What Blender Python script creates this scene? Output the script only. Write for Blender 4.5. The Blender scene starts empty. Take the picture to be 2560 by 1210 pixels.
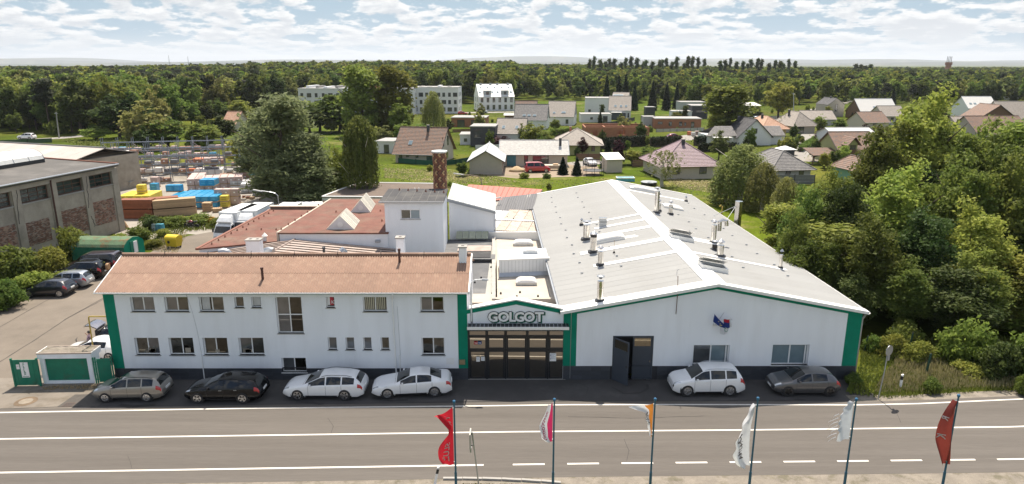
import bpy, math, random
import numpy as np
from mathutils import Vector, Matrix, noise
R=math.radians; SC=bpy.context.scene; C=SC.collection; rng=random.Random(7)

# ---------------------------------------------------------------- camera, sky, sun, exposure
CAMH=19.7; FPX=1707.0; PITCH=math.atan2(445,FPX)
cam=bpy.data.cameras.new('camera'); cam.sensor_width=36; cam.lens=36*FPX/2560; cam.clip_start=.5; cam.clip_end=60000
camo=bpy.data.objects.new('camera',cam); camo.location=(0,0,CAMH); camo.rotation_euler=(math.pi/2-PITCH,0,0); C.objects.link(camo); SC.camera=camo
SUN_EL,SUN_AZ=R(61.5),R(4.5)
w=bpy.data.worlds.new('World'); SC.world=w; w.use_nodes=True
def build_world():
    nt=w.node_tree; N=nt.nodes; L=nt.links; N.clear()
    out=N.new('ShaderNodeOutputWorld'); bg=N.new('ShaderNodeBackground'); L.new(bg.outputs[0],out.inputs[0]); bg.inputs[1].default_value=.10
    sky=N.new('ShaderNodeTexSky'); sky.sky_type='NISHITA'; sky.sun_disc=False; sky.sun_elevation=SUN_EL; sky.sun_rotation=SUN_AZ; sky.dust_density=2.0; sky.altitude=200
    tc=N.new('ShaderNodeTexCoord'); sep=N.new('ShaderNodeSeparateXYZ'); L.new(tc.outputs['Generated'],sep.inputs[0])
    def m(op,a,b=None,c=None):
        n=N.new('ShaderNodeMath'); n.operation=op
        for i,v in enumerate((a,b,c)):
            if v is None: continue
            if isinstance(v,(int,float)): n.inputs[i].default_value=v
            else: L.new(v,n.inputs[i])
        return n.outputs[0]
    def ss(v,a,b):
        n=N.new('ShaderNodeMapRange'); n.interpolation_type='SMOOTHSTEP'; n.inputs[1].default_value=a; n.inputs[2].default_value=b; L.new(v,n.inputs[0]); return n.outputs[0]
    x,y,z=sep.outputs
    r=m('SQRT',m('ADD',m('MULTIPLY',x,x),m('MULTIPLY',y,y)))
    r=m('MAXIMUM',r,.02); el=m('MAXIMUM',m('ARCTAN2',z,r),0.0)
    a=24.0
    cx=m('MULTIPLY',m('DIVIDE',x,r),a); cy=m('MULTIPLY',m('DIVIDE',y,r),a)
    v0=m('MULTIPLY',m('LOGARITHM',m('ADD',el,.03),math.e),7.2)
    def cloud(dv):
        cb=N.new('ShaderNodeCombineXYZ'); L.new(cx,cb.inputs[0]); L.new(cy,cb.inputs[1]); L.new(m('ADD',v0,dv),cb.inputs[2])
        n=N.new('ShaderNodeTexNoise'); n.inputs['Scale'].default_value=1.0; n.inputs['Detail'].default_value=8; n.inputs['Roughness'].default_value=.6; n.inputs['Distortion'].default_value=.12
        L.new(cb.outputs[0],n.inputs['Vector'])
        n2=N.new('ShaderNodeTexNoise'); n2.inputs['Scale'].default_value=.3; n2.inputs['Detail'].default_value=2
        L.new(cb.outputs[0],n2.inputs['Vector'])
        return m('ADD',m('MULTIPLY',n.outputs[0],.72),m('MULTIPLY',n2.outputs[0],.42))
    d0=cloud(3.3); d1=cloud(3.3+.5)
    bias=m('MULTIPLY',ss(el,.09,.0),.07)
    dd=m('ADD',d0,bias)
    mask=ss(dd,.55,.625)
    thick=ss(m('ADD',d1,bias),.54,.72)
    # cloud colour: sunlit tops, greyer where more cloud stands above
    mixc=N.new('ShaderNodeMix'); mixc.data_type='RGBA'; L.new(thick,mixc.inputs[0]); mixc.inputs[6].default_value=(5.8,5.75,5.65,1); mixc.inputs[7].default_value=(3.9,4.05,4.25,1)
    hz=N.new('ShaderNodeMix'); hz.data_type='RGBA'; L.new(ss(el,.5,.08),hz.inputs[0]); L.new(sky.outputs[0],hz.inputs[6]); hz.inputs[7].default_value=(2.1,3.0,3.7,1)
    mx=N.new('ShaderNodeMix'); mx.data_type='RGBA'; L.new(m('MULTIPLY',mask,.93),mx.inputs[0]); L.new(hz.outputs[2],mx.inputs[6]); L.new(mixc.outputs[2],mx.inputs[7])
    low=N.new('ShaderNodeMix'); low.data_type='RGBA'; L.new(m('MULTIPLY',ss(el,.042,.003),.7),low.inputs[0]); L.new(mx.outputs[2],low.inputs[6]); low.inputs[7].default_value=(3.9,4.25,4.4,1)
    L.new(low.outputs[2],bg.inputs[0])
build_world()
sun=bpy.data.lights.new('sun','SUN'); sun.energy=4.7; sun.angle=R(.53); sun.color=(1,.905,.775)
suno=bpy.data.objects.new('sun',sun); C.objects.link(suno)
sd=Vector((math.sin(SUN_AZ)*math.cos(SUN_EL),math.cos(SUN_AZ)*math.cos(SUN_EL),math.sin(SUN_EL)))
suno.rotation_euler=sd.to_track_quat('Z','Y').to_euler(); suno.location=(0,60,90)
SC.view_settings.view_transform='Standard'; SC.view_settings.look='None'; SC.view_settings.exposure=.85; SC.view_settings.gamma=1; SC.view_settings.use_curve_mapping=False
SC.render.engine='CYCLES'; SC.cycles.max_bounces=6; SC.cycles.diffuse_bounces=3; SC.cycles.glossy_bounces=3; SC.cycles.transparent_max_bounces=8; SC.cycles.volume_bounces=0

# ---------------------------------------------------------------- measuring: picture point -> place in the world
_s,_c=math.sin(PITCH),math.cos(PITCH)
def ray(px,py):
    u=(px-1280)/FPX; v=(605-py)/FPX
    return Vector((u,_c+v*_s,-_s+v*_c))
def G(px,py,z=0.0):
    d=ray(px,py); t=(z-CAMH)/d.z; return Vector((d.x*t,d.y*t,z))
def A(px,py,Y):
    d=ray(px,py); t=Y/d.y; return Vector((d.x*t,Y,CAMH+d.z*t))
def onplane(px,py,p,n):
    d=ray(px,py); o=Vector((0,0,CAMH)); t=(p-o).dot(n)/d.dot(n); return o+d*t

# ---------------------------------------------------------------- materials
def lin(h):
    h=h.lstrip('#'); f=lambda i:((int(h[i:i+2],16)/255+.055)/1.055)**2.4
    return (f(0),f(2),f(4))
MATS={}
def mat(name,col,rough=.6,metal=0.0,var=.12,scale=3.0,fine=0.0,bump=0.0,bscale=40.0,spec=.5,rnd=0.0,second=None,sscale=.6,slo=.5,shi=.62,coord='Object',stretch=None,coat=0.0,transl=0.0):
    """Principled with noise-varied colour; second = blotches of another colour"""
    if name in MATS: return MATS[name]
    M=bpy.data.materials.new(name); MATS[name]=M; M.use_nodes=True; nt=M.node_tree; N=nt.nodes; L=nt.links
    b=N['Principled BSDF']; b.inputs['Roughness'].default_value=rough; b.inputs['Metallic'].default_value=metal; b.inputs['Specular IOR Level'].default_value=spec
    if coat: b.inputs['Coat Weight'].default_value=coat; b.inputs['Coat Roughness'].default_value=.03
    if coord=='World':
        g=N.new('ShaderNodeNewGeometry'); vec=g.outputs['Position']
    else:
        t=N.new('ShaderNodeTexCoord'); vec=t.outputs['Object']
    if stretch:
        mp=N.new('ShaderNodeMapping'); mp.inputs['Scale'].default_value=stretch; L.new(vec,mp.inputs[0]); vec=mp.outputs[0]
    n=N.new('ShaderNodeTexNoise'); n.inputs['Scale'].default_value=scale; n.inputs['Detail'].default_value=6; n.inputs['Roughness'].default_value=.62; L.new(vec,n.inputs['Vector'])
    mr=N.new('ShaderNodeMapRange'); mr.inputs[1].default_value=.3; mr.inputs[2].default_value=.7; mr.inputs[3].default_value=1-var; mr.inputs[4].default_value=1+var; L.new(n.outputs[0],mr.inputs[0])
    val=mr.outputs[0]
    if fine:
        nf=N.new('ShaderNodeTexNoise'); nf.inputs['Scale'].default_value=bscale; nf.inputs['Detail'].default_value=3; L.new(vec,nf.inputs['Vector'])
        mf=N.new('ShaderNodeMapRange'); mf.inputs[1].default_value=.3; mf.inputs[2].default_value=.7; mf.inputs[3].default_value=1-fine; mf.inputs[4].default_value=1+fine; L.new(nf.outputs[0],mf.inputs[0])
        mm=N.new('ShaderNodeMath'); mm.operation='MULTIPLY'; L.new(val,mm.inputs[0]); L.new(mf.outputs[0],mm.inputs[1]); val=mm.outputs[0]
    if rnd:
        oi=N.new('ShaderNodeObjectInfo'); mo=N.new('ShaderNodeMapRange'); mo.inputs[3].default_value=1-rnd; mo.inputs[4].default_value=1+rnd; L.new(oi.outputs['Random'],mo.inputs[0])
        mm=N.new('ShaderNodeMath'); mm.operation='MULTIPLY'; L.new(val,mm.inputs[0]); L.new(mo.outputs[0],mm.inputs[1]); val=mm.outputs[0]
    base=N.new('ShaderNodeMix'); base.data_type='RGBA'; base.inputs[6].default_value=(*col,1); base.inputs[7].default_value=(*(second or col),1); base.inputs[0].default_value=0
    if second:
        n2=N.new('ShaderNodeTexNoise'); n2.inputs['Scale'].default_value=sscale; n2.inputs['Detail'].default_value=5; n2.inputs['Roughness'].default_value=.65; L.new(vec,n2.inputs['Vector'])
        m2=N.new('ShaderNodeMapRange'); m2.inputs[1].default_value=slo; m2.inputs[2].default_value=shi; L.new(n2.outputs[0],m2.inputs[0]); L.new(m2.outputs[0],base.inputs[0])
    mul=N.new('ShaderNodeVectorMath'); mul.operation='SCALE'; L.new(base.outputs[2],mul.inputs[0]); L.new(val,mul.inputs['Scale'])
    L.new(mul.outputs[0],b.inputs['Base Color'])
    if bump:
        nb=N.new('ShaderNodeTexNoise'); nb.inputs['Scale'].default_value=bscale; nb.inputs['Detail'].default_value=4; L.new(vec,nb.inputs['Vector'])
        bp=N.new('ShaderNodeBump'); bp.inputs['Strength'].default_value=bump; bp.inputs['Distance'].default_value=.02; L.new(nb.outputs[0],bp.inputs['Height']); L.new(bp.outputs[0],b.inputs['Normal'])
    if transl:
        tr=N.new('ShaderNodeBsdfTranslucent'); L.new(mul.outputs[0],tr.inputs[0]); ms=N.new('ShaderNodeMixShader'); ms.inputs[0].default_value=transl
        L.new(b.outputs[0],ms.inputs[1]); L.new(tr.outputs[0],ms.inputs[2]); L.new(ms.outputs[0],N['Material Output'].inputs[0])
    return M
def leafmat(name,c1,c2,transl=.3):
    if name in MATS: return MATS[name]
    M=bpy.data.materials.new(name); MATS[name]=M; M.use_nodes=True; nt=M.node_tree; N=nt.nodes; L=nt.links
    b=N['Principled BSDF']; b.inputs['Roughness'].default_value=.6; b.inputs['Specular IOR Level'].default_value=.12
    g=N.new('ShaderNodeNewGeometry'); oi=N.new('ShaderNodeObjectInfo'); tc=N.new('ShaderNodeTexCoord')
    n=N.new('ShaderNodeTexNoise'); n.inputs['Scale'].default_value=.55; n.inputs['Detail'].default_value=3; L.new(tc.outputs['Object'],n.inputs['Vector'])
    ad=N.new('ShaderNodeMath'); ad.operation='MULTIPLY_ADD'; L.new(g.outputs['Random Per Island'],ad.inputs[0]); ad.inputs[1].default_value=.55; 
    sb=N.new('ShaderNodeMath'); sb.operation='MULTIPLY_ADD'; L.new(n.outputs[0],sb.inputs[0]); sb.inputs[1].default_value=1.5; sb.inputs[2].default_value=-.55
    L.new(sb.outputs[0],ad.inputs[2])
    mx=N.new('ShaderNodeMix'); mx.data_type='RGBA'; mx.clamp_factor=True; mx.inputs[6].default_value=(*c1,1); mx.inputs[7].default_value=(*c2,1); L.new(ad.outputs[0],mx.inputs[0])
    hs=N.new('ShaderNodeHueSaturation'); L.new(mx.outputs[2],hs.inputs['Color']); hs.inputs['Saturation'].default_value=.87
    mr=N.new('ShaderNodeMapRange'); mr.inputs[3].default_value=.72; mr.inputs[4].default_value=1.5; L.new(oi.outputs['Random'],mr.inputs[0]); L.new(mr.outputs[0],hs.inputs['Value'])
    f=N.new('ShaderNodeMath'); f.operation='FRACT'; q=N.new('ShaderNodeMath'); q.operation='MULTIPLY'; q.inputs[1].default_value=7.31; L.new(oi.outputs['Random'],q.inputs[0]); L.new(q.outputs[0],f.inputs[0])
    mh=N.new('ShaderNodeMapRange'); mh.inputs[3].default_value=.47; mh.inputs[4].default_value=.525; L.new(f.outputs[0],mh.inputs[0]); L.new(mh.outputs[0],hs.inputs['Hue'])
    L.new(hs.outputs[0],b.inputs['Base Color'])
    tr=N.new('ShaderNodeBsdfTranslucent'); L.new(hs.outputs[0],tr.inputs[0]); ms=N.new('ShaderNodeMixShader'); ms.inputs[0].default_value=transl
    L.new(b.outputs[0],ms.inputs[1]); L.new(tr.outputs[0],ms.inputs[2]); L.new(ms.outputs[0],N['Material Output'].inputs[0])
    return M

# ---------------------------------------------------------------- meshes, things, parts
ORG={}
def thing(name,label,cat,loc=(0,0,0),rz=0.0,group=None,world=False):
    """an Empty at the thing's base that parents its parts; world=True: part meshes are given in world coordinates"""
    o=bpy.data.objects.new(name,None); o.empty_display_size=.3; C.objects.link(o); o.location=loc; o.rotation_euler=(0,0,rz)
    o['label']=label; o['category']=cat
    if group: o['group']=group
    if world: ORG[o.name]=Vector(loc)
    return o
def tag(o,label=None,cat=None,group=None,kind=None):
    for k,v in (('label',label),('category',cat),('group',group),('kind',kind)):
        if v: o[k]=v
    return o
def link(name,me,parent=None,loc=(0,0,0),rot=(0,0,0),scale=(1,1,1)):
    o=bpy.data.objects.new(name,me); C.objects.link(o); o.location=loc; o.rotation_euler=rot; o.scale=scale
    if parent: o.parent=parent
    return o
def dup(root,loc,rz=0.0,label=None,group=None,scale=None):
    r=root.copy(); C.objects.link(r); r.location=loc; r.rotation_euler=(0,0,rz)
    if scale: r.scale=scale if hasattr(scale,'__len__') else (scale,)*3
    if label: r['label']=label
    if group: r['group']=group
    for ch in list(root.children):
        c=ch.copy(); C.objects.link(c); c.parent=r
        for g in list(ch.children):
            d=g.copy(); C.objects.link(d); d.parent=c
    return r
class Fr:
    """a local frame: origin O, axes U (along), V (up), N (out)"""
    def __init__(s,O,U,V=None,N=None):
        s.O=Vector(O); s.U=Vector(U).normalized(); s.V=Vector(V or (0,0,1)).normalized(); s.N=Vector(N).normalized() if N else s.U.cross(s.V)
    def __call__(s,a,b,c=0.0): return s.O+s.U*a+s.V*b+s.N*c
class MB:
    def __init__(s): s.v=[]; s.f=[]
    def poly(s,*pts):
        k=len(s.v); s.v+= [tuple(p) for p in pts]; s.f.append(tuple(range(k,k+len(pts)))); return s
    def mesh(s,V,F):
        k=len(s.v); s.v+=[tuple(p) for p in V]; s.f+=[tuple(i+k for i in f) for f in F]; return s
    def hexa(s,p):
        return s.mesh(p,[(0,3,2,1),(4,5,6,7),(0,1,5,4),(1,2,6,5),(2,3,7,6),(3,0,4,7)])
    def box(s,x0,x1,y0,y1,z0,z1): return s.hexa([(x0,y0,z0),(x1,y0,z0),(x1,y1,z0),(x0,y1,z0),(x0,y0,z1),(x1,y0,z1),(x1,y1,z1),(x0,y1,z1)])
    def fbox(s,fr,a0,a1,b0,b1,c0,c1): return s.hexa([fr(a0,b0,c0),fr(a1,b0,c0),fr(a1,b0,c1),fr(a0,b0,c1),fr(a0,b1,c0),fr(a1,b1,c0),fr(a1,b1,c1),fr(a0,b1,c1)])
    def prism(s,base,top): 
        n=len(base); s.mesh(list(base)+list(top),[tuple(range(n-1,-1,-1)),tuple(range(n,2*n))]+[(i,(i+1)%n,n+(i+1)%n,n+i) for i in range(n)]); return s
    def tube(s,path,r,n=8,caps=True):
        path=[Vector(p) for p in path]; rr=r if hasattr(r,'__len__') else [r]*len(path); V=[];F=[]; m=len(path)
        up0=None
        for i,p in enumerate(path):
            d=(path[min(i+1,m-1)]-path[max(i-1,0)]).normalized()
            ref=Vector((0,0,1)) if abs(d.z)<.95 else Vector((1,0,0))
            if up0 is not None: ref=up0
            a=d.cross(ref)
            if a.length<1e-4: a=d.cross(Vector((0,1,0.3)))
            a.normalize(); b=a.cross(d).normalized(); up0=b
            for k in range(n):
                t=2*math.pi*k/n; V.append(p+(a*math.cos(t)+b*math.sin(t))*rr[i])
        for i in range(m-1):
            for k in range(n): F.append((i*n+k,i*n+(k+1)%n,(i+1)*n+(k+1)%n,(i+1)*n+k))
        if caps: F.append(tuple(range(n-1,-1,-1))); F.append(tuple((m-1)*n+k for k in range(n)))
        return s.mesh(V,F)
    def lathe(s,c,prof,n=16,axis='z'):
        V=[];F=[];m=len(prof)
        for r,h in prof:
            for k in range(n):
                t=2*math.pi*k/n; q=(r*math.cos(t),r*math.sin(t),h)
                if axis=='y': q=(q[0],h,q[1])
                if axis=='x': q=(h,q[0],q[1])
                V.append(Vector(c)+Vector(q))
        for i in range(m-1):
            for k in range(n): F.append((i*n+k,i*n+(k+1)%n,(i+1)*n+(k+1)%n,(i+1)*n+k))
        F.append(tuple(range(n-1,-1,-1))); F.append(tuple((m-1)*n+k for k in range(n)))
        return s.mesh(V,F)
    def grid(s,pts):
        nu=len(pts); nv=len(pts[0]); k=len(s.v); s.v+=[tuple(p) for r in pts for p in r]
        s.f+=[(k+i*nv+j,k+i*nv+j+1,k+(i+1)*nv+j+1,k+(i+1)*nv+j) for i in range(nu-1) for j in range(nv-1)]; return s
    def me(s,name,m=None,off=None,smooth=False,angle=None):
        V=s.v
        if off is not None: V=[(p[0]-off[0],p[1]-off[1],p[2]-off[2]) for p in V]
        me=bpy.data.meshes.new(name); me.from_pydata(V,[],s.f)
        if m: me.materials.append(m)
        if smooth: me.polygons.foreach_set('use_smooth',[True]*len(me.polygons))
        me.update()
        if angle is not None: me.polygons.foreach_set('use_smooth',[True]*len(me.polygons)); me.set_sharp_from_angle(angle=R(angle))
        return me
    def ob(s,name,m=None,parent=None,smooth=False,angle=None):
        off=ORG.get(parent.name) if parent else None
        o=link(name,s.me(name,m,off,smooth,angle),parent)
        if off is not None: ORG[o.name]=off
        return o
    def flat(s,name,m,z=None,**k):
        return tag(s.ob(name,m),**k)
def structure(o): o['kind']='structure'; return o
def np_mesh(name,V,F,m=None):
    """fast mesh from numpy: V (n,3), F (k,q)"""
    me=bpy.data.meshes.new(name); n=len(V); k,q=F.shape
    me.vertices.add(n); me.vertices.foreach_set('co',np.asarray(V,np.float32).ravel())
    me.loops.add(k*q); me.loops.foreach_set('vertex_index',F.astype(np.int32).ravel())
    me.polygons.add(k); me.polygons.foreach_set('loop_start',(np.arange(k)*q).astype(np.int32))
    try: me.polygons.foreach_set('loop_total',np.full(k,q,np.int32))
    except Exception: pass
    if m: me.materials.append(m)
    me.update(); me.validate(); return me
# ---------------------------------------------------------------- shared materials
white_wall=mat('white_render',(.80,.82,.85),.85,var=.035,scale=.8,fine=.02,bump=.12,bscale=60,second=(.735,.75,.77),sscale=1.2,slo=.5,shi=.8,stretch=(1,1,.14))
white_paint=mat('white_paint',(.78,.78,.77),.45,var=.03)
white_frame=mat('white_plastic_frame',(.8,.8,.8),.35,var=.02)
green_paint=mat('green_paint',(.001,.195,.118),.7,spec=.2,var=.1,scale=1.2,second=(.004,.22,.14),sscale=.7)
green_gate=mat('green_gate_paint',(.002,.165,.095),.55,var=.12,scale=2,second=(.03,.12,.07),sscale=1.3,slo=.55,shi=.7)
tile_dark=mat('dark_plinth_tile',(.045,.05,.06),.4,var=.12,rnd=.18)
grout=mat('dark_grout',(.025,.026,.03),.8)
eternit=mat('corrugated_red_sheet',(.27,.165,.115),.75,var=.1,scale=1.5,fine=.05,rnd=.09,second=(.33,.215,.15),sscale=.9)
hall_sheet=mat('pale_grey_sheet',(.31,.312,.305),.75,spec=.15,var=.05,scale=.5,rnd=.035,second=(.282,.282,.272),sscale=.25)
flash_white=mat('white_flashing',(.78,.77,.74),.5,var=.03,scale=.7)
steel=mat('stainless_steel',(.62,.60,.57),.22,metal=1.0,var=.05,scale=5)
galv=mat('galvanised_steel',(.42,.44,.46),.42,metal=.85,var=.08,scale=4)
grey_metal=mat('grey_painted_metal',(.30,.32,.34),.45,var=.06)
dark_metal=mat('dark_metal',(.028,.03,.034),.45,var=.1)
soot=mat('sooty_metal',(.03,.025,.022),.7,var=.2)
brown_felt=mat('brown_roof_felt',(.15,.060,.042),.9,var=.22,scale=1.2,fine=.12,bscale=25,bump=.25,second=(.15,.10,.07),sscale=.35,slo=.45,shi=.68)
grey_felt=mat('grey_roof_felt',(.105,.108,.112),.9,var=.12,scale=.9,fine=.06,bump=.2,second=(.15,.15,.15),sscale=.3)
black_felt=mat('black_roof_felt',(.035,.035,.038),.85,var=.15,scale=.8,second=(.06,.058,.055),sscale=.4)
cream_screed=mat('cream_roof_membrane',(.43,.385,.325),.85,var=.08,scale=.8,second=(.42,.36,.29),sscale=.7,slo=.55,shi=.75)
seam_beige=mat('beige_seam_sheet',(.34,.275,.24),.6,var=.1,scale=1.2,second=(.30,.22,.18),sscale=.8)
red_sheet=mat('red_roof_sheet',(.36,.10,.065),.6,var=.07,rnd=.05)
tile_pale=mat('pale_grey_roof_tile',(.41,.43,.43),.55,var=.06,scale=2,rnd=.03)
glass_dark=mat('dark_window_glass',(.07,.075,.08),.03,metal=.0,var=.3,scale=.9,spec=.9,coat=1.0)
glass_mirror=mat('mirror_door_glass',(.40,.37,.32),.02,metal=1.0,var=.02)
glass_office=mat('office_window_glass',(.068,.065,.056),.02,metal=1.0,var=.12,scale=1.3)
glass_blue=mat('bluish_blind_glass',(.16,.22,.25),.08,var=.1,scale=1.5,coat=.6)
anthracite=mat('anthracite_frame',(.012,.014,.018),.35,var=.1)
anth_panel=mat('anthracite_door_panel',(.045,.055,.072),.45,var=.06)
asphalt=mat('road_asphalt',(.094,.083,.072),.9,var=.09,scale=.35,fine=.10,bump=.25,bscale=34,coord='World',stretch=(.05,1.3,1),second=(.108,.096,.084),sscale=.9,slo=.42,shi=.6)
apron_m=mat('apron_asphalt',(.054,.050,.048),.92,var=.12,scale=.7,fine=.10,bump=.25,bscale=30,coord='World',second=(.068,.063,.06),sscale=.5)
yard_m=mat('yard_asphalt',(.155,.130,.103),.92,var=.12,scale=.35,fine=.08,bump=.2,bscale=26,coord='World',second=(.125,.105,.083),sscale=.22,slo=.48,shi=.66)
concrete_yard=mat('concrete_yard',(.27,.245,.21),.9,var=.14,scale=.3,fine=.06,coord='World',second=(.2,.175,.14),sscale=.12)
pale_road=mat('village_asphalt',(.24,.225,.205),.9,var=.08,scale=.2,coord='World')
dirt=mat('bare_earth',(.26,.20,.145),.95,var=.2,scale=.4,fine=.12,bscale=8,coord='World',second=(.18,.15,.09),sscale=.2)
gravel_m=mat('verge_gravel',(.20,.175,.142),.95,var=.2,scale=1.2,fine=.2,bump=.5,bscale=28,coord='World',second=(.13,.115,.08),sscale=1.1)
marking=mat('road_marking_white',(.62,.59,.53),.7,var=.08,scale=3,fine=.06,coord='World')
field=mat('ground_grass',(.055,.078,.007),.95,spec=.05,var=.4,scale=.06,fine=.25,bump=.4,bscale=1.6,coord='World',second=(.11,.105,.018),sscale=.025,slo=.48,shi=.66)
meadow_m=mat('meadow_grass',(.085,.115,.008),.95,spec=.05,var=.25,scale=.5,fine=.3,bump=.6,bscale=3.5,coord='World',second=(.19,.165,.065),sscale=.11,slo=.5,shi=.68)
lawn_m=mat('lawn_grass',(.06,.095,.006),.95,spec=.05,var=.2,scale=.3,fine=.2,coord='World',second=(.13,.13,.04),sscale=.1)
bark=mat('tree_bark',(.085,.065,.048),.95,var=.3,scale=6,bump=.4,bscale=14)
birch_bark=mat('pale_birch_bark',(.38,.35,.30),.9,var=.3,scale=4)
concrete=mat('grey_concrete',(.33,.315,.29),.9,var=.14,scale=1.2,fine=.06,bump=.2)
old_plaster=mat('old_stained_plaster',(.37,.325,.265),.92,var=.16,scale=.7,fine=.07,bump=.3,bscale=18,second=(.28,.245,.20),sscale=.3,slo=.45,shi=.62)
brick_red=mat('old_red_brick',(.23,.105,.07),.92,var=.3,scale=3,rnd=.25,second=(.30,.21,.15),sscale=1.2)
wood=mat('raw_timber',(.42,.29,.17),.8,var=.15,scale=2,rnd=.2,stretch=(1,1,8))
wood_red=mat('red_brown_timber',(.24,.085,.045),.8,var=.15,scale=2,rnd=.15)
rubber=mat('tyre_rubber',(.018,.018,.019),.8,var=.15)
rim_m=mat('alloy_rim',(.55,.55,.56),.25,metal=.9,var=.04)
rim_dark=mat('dark_alloy_rim',(.10,.10,.105),.3,metal=.9,var=.04)
car_glass=mat('tinted_car_glass',(.008,.010,.012),.03,spec=.5,coat=.25,var=.1)
lamp_red=mat('tail_lamp_red',(.42,.012,.015),.15,coat=.8)
lamp_clear=mat('headlamp_clear',(.62,.64,.66),.1,metal=.6,coat=.8)
black_plastic=mat('black_plastic',(.02,.02,.022),.5)
plate_m=mat('number_plate_white',(.75,.75,.73),.4)
yellow_p=mat('yellow_paint',(.62,.46,.02),.5,var=.08,rnd=.08)
steel_blue=mat('blue_pole_paint',(.045,.12,.19),.4,var=.08)

# ---------------------------------------------------------------- ground, road, yards
def sheet(name,pts,m,z,kind='structure'):
    mb=MB(); mb.poly(*[(p[0],p[1],z) for p in pts]); o=mb.ob(name,m); o['kind']=kind; return o
def strip(name,pa,pb,m,z):
    mb=MB(); mb.grid([[(*p,z) for p in pa],[(*p,z) for p in pb]]); o=mb.ob(name,m); o['kind']='structure'; return o
def ccw(pts):
    a=sum(pts[i][0]*pts[(i+1)%len(pts)][1]-pts[(i+1)%len(pts)][0]*pts[i][1] for i in range(len(pts)))
    return pts if a>0 else pts[::-1]
mb=MB(); mb.poly((-16000,-600,0),(16000,-600,0),(16000,26000,0),(-16000,26000,0)); structure(mb.ob('ground',field))
FAR=[(-120,33.9),(-60,35.3),(-30,36.05),(-15,36.58),(-3.3,36.82),(3.4,37.0),(9,37.02),(17,37.0),(20.5,36.97),(24.4,37.14),(31,37.72),(50,39.6),(90,44.5),(140,52)]
MID=[(-120,30.8),(-60,32.3),(-28,33.15),(-14,33.52),(0,33.9),(14,34.11),(28.6,34.45),(50,36.1),(90,41),(140,48.4)]
NEAR=[(-120,27.3),(-60,29.0),(-25.5,30.0),(-1.4,30.67),(4.5,30.81),(15,30.98),(26.3,31.2),(50,32.9),(90,37.8),(140,45.2)]
def ly(L,x):
    for (x0,y0),(x1,y1) in zip(L,L[1:]):
        if x0<=x<=x1: return y0+(y1-y0)*(x-x0)/(x1-x0)
    return L[-1][1]
XS=[-120,-90,-60,-45,-30,-22,-15,-9,-3.3,0,3.4,6,9,13,17,20.5,24.4,28,31,36,42,50,60,75,90,115,140]
strip('road',[(x,ly(NEAR,x)-1.15) for x in XS],[(x,ly(FAR,x)+.42) for x in XS],asphalt,.014)
mkr=MB()
def stripe(L,x0,x1,wd,name):
    xs=[x0]+[x for x in XS if x0<x<x1]+[x1]; mb=MB()
    mb.grid([[(x,ly(L,x)-wd/2,.018) for x in xs],[(x,ly(L,x)+wd/2,.018) for x in xs]]); return mb.ob(name,marking,road_marks)
road_marks=thing('road_marking','white painted edge, lane and dash lines on the asphalt road','road marking',(0,0,0),world=True); road_marks['kind']='structure'
stripe(FAR,-120,140,.13,'edge_line'); stripe(MID,-120,140,.13,'lane_line'); stripe(NEAR,-120,G(1209,1163).x,.13,'edge_line')
dx=G(1282,1161).x
while dx<60:
    stripe(NEAR,dx,dx+1.62,.13,'dash_line'); dx+=2.77
# paving between the road and the buildings, side yards
ap=[(x,ly(FAR,x)+.42) for x in XS if -31<=x<=20.5]
sheet('forecourt_pavement',ccw([(-31,36.46)]+ap[1:]+[(22.6,37.9),(22.0,38.9),(21.9,41),(-31,41)]),apron_m,.010)
conc=[(-60,35.75),(-31,36.46),(-25.0,36.6),(-24.6,40.6),(-60,40.6)]
sheet('concrete_apron',ccw(conc),mat('worn_concrete_apron',(.175,.152,.125),.92,var=.16,scale=.6,fine=.08,coord='World',second=(.125,.105,.08),sscale=.5),.012)
yard=[G(-260,1000),G(-200,800),G(0,775),G(70,748),G(170,690),G(245,650),G(360,640),G(395,620),G(470,590),G(640,560),(-24,66),(-24,40.6),(-60,40.6)]
sheet('yard_pavement',ccw([(p[0],p[1]) for p in yard]),yard_m,.008)
cy=[G(300,610),G(470,585),G(560,592),G(700,560),G(860,520),G(870,440),G(620,415),G(300,415),G(230,470)]
sheet('storage_yard_pavement',ccw([(p[0],p[1]) for p in cy]),concrete_yard,.006)
sheet('meadow',ccw([(p[0],p[1]) for p in [G(905,520),(-8,84),(4,82),(21,80),(24,60),(40,62),G(2100,520),G(1990,470),G(1820,458),G(1700,452),G(1560,438),G(1400,442),G(1180,428),G(1000,412),G(930,408),G(880,450)]]),meadow_m,.005)
sheet('building_site_ground',ccw([(p[0],p[1]) for p in [G(1195,436),G(1290,446),G(1430,442),G(1500,440),G(1495,415),G(1440,405),G(1200,420)]]),dirt,.009)
def lane(name,pix,wd,m=pale_road,z=.012):
    ps=[G(*p) for p in pix]; a=[];b=[]
    for i,p in enumerate(ps):
        d=(ps[min(i+1,len(ps)-1)]-ps[max(i-1,0)]); d=Vector((d.x,d.y,0)).normalized(); n=Vector((-d.y,d.x,0)); a.append((p+n*wd/2)[:2]); b.append((p-n*wd/2)[:2])
    strip(name,b,a,m,z)
lane('village_road',[(1640,352),(1700,347),(1770,336),(1850,322),(1930,306)],8)
lane('village_road',[(1930,306),(2000,284),(2090,262),(2130,250)],5.5)
lane('village_road',[(1985,402),(2005,380),(2030,352),(2048,335)],9)
lane('village_footpath',[(2028,402),(2045,375),(2058,350)],2.5,concrete_yard,.016)
lane('village_road',[(1170,330),(1240,322),(1330,318)],4)
lane('country_lane',[(-60,356),(60,350),(150,345),(205,340),(240,338)],5)
lane('apartment_street',[(960,287),(1140,282),(1290,280)],7)
lane('house_driveway',[(1430,412),(1480,406),(1510,405)],6)
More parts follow.
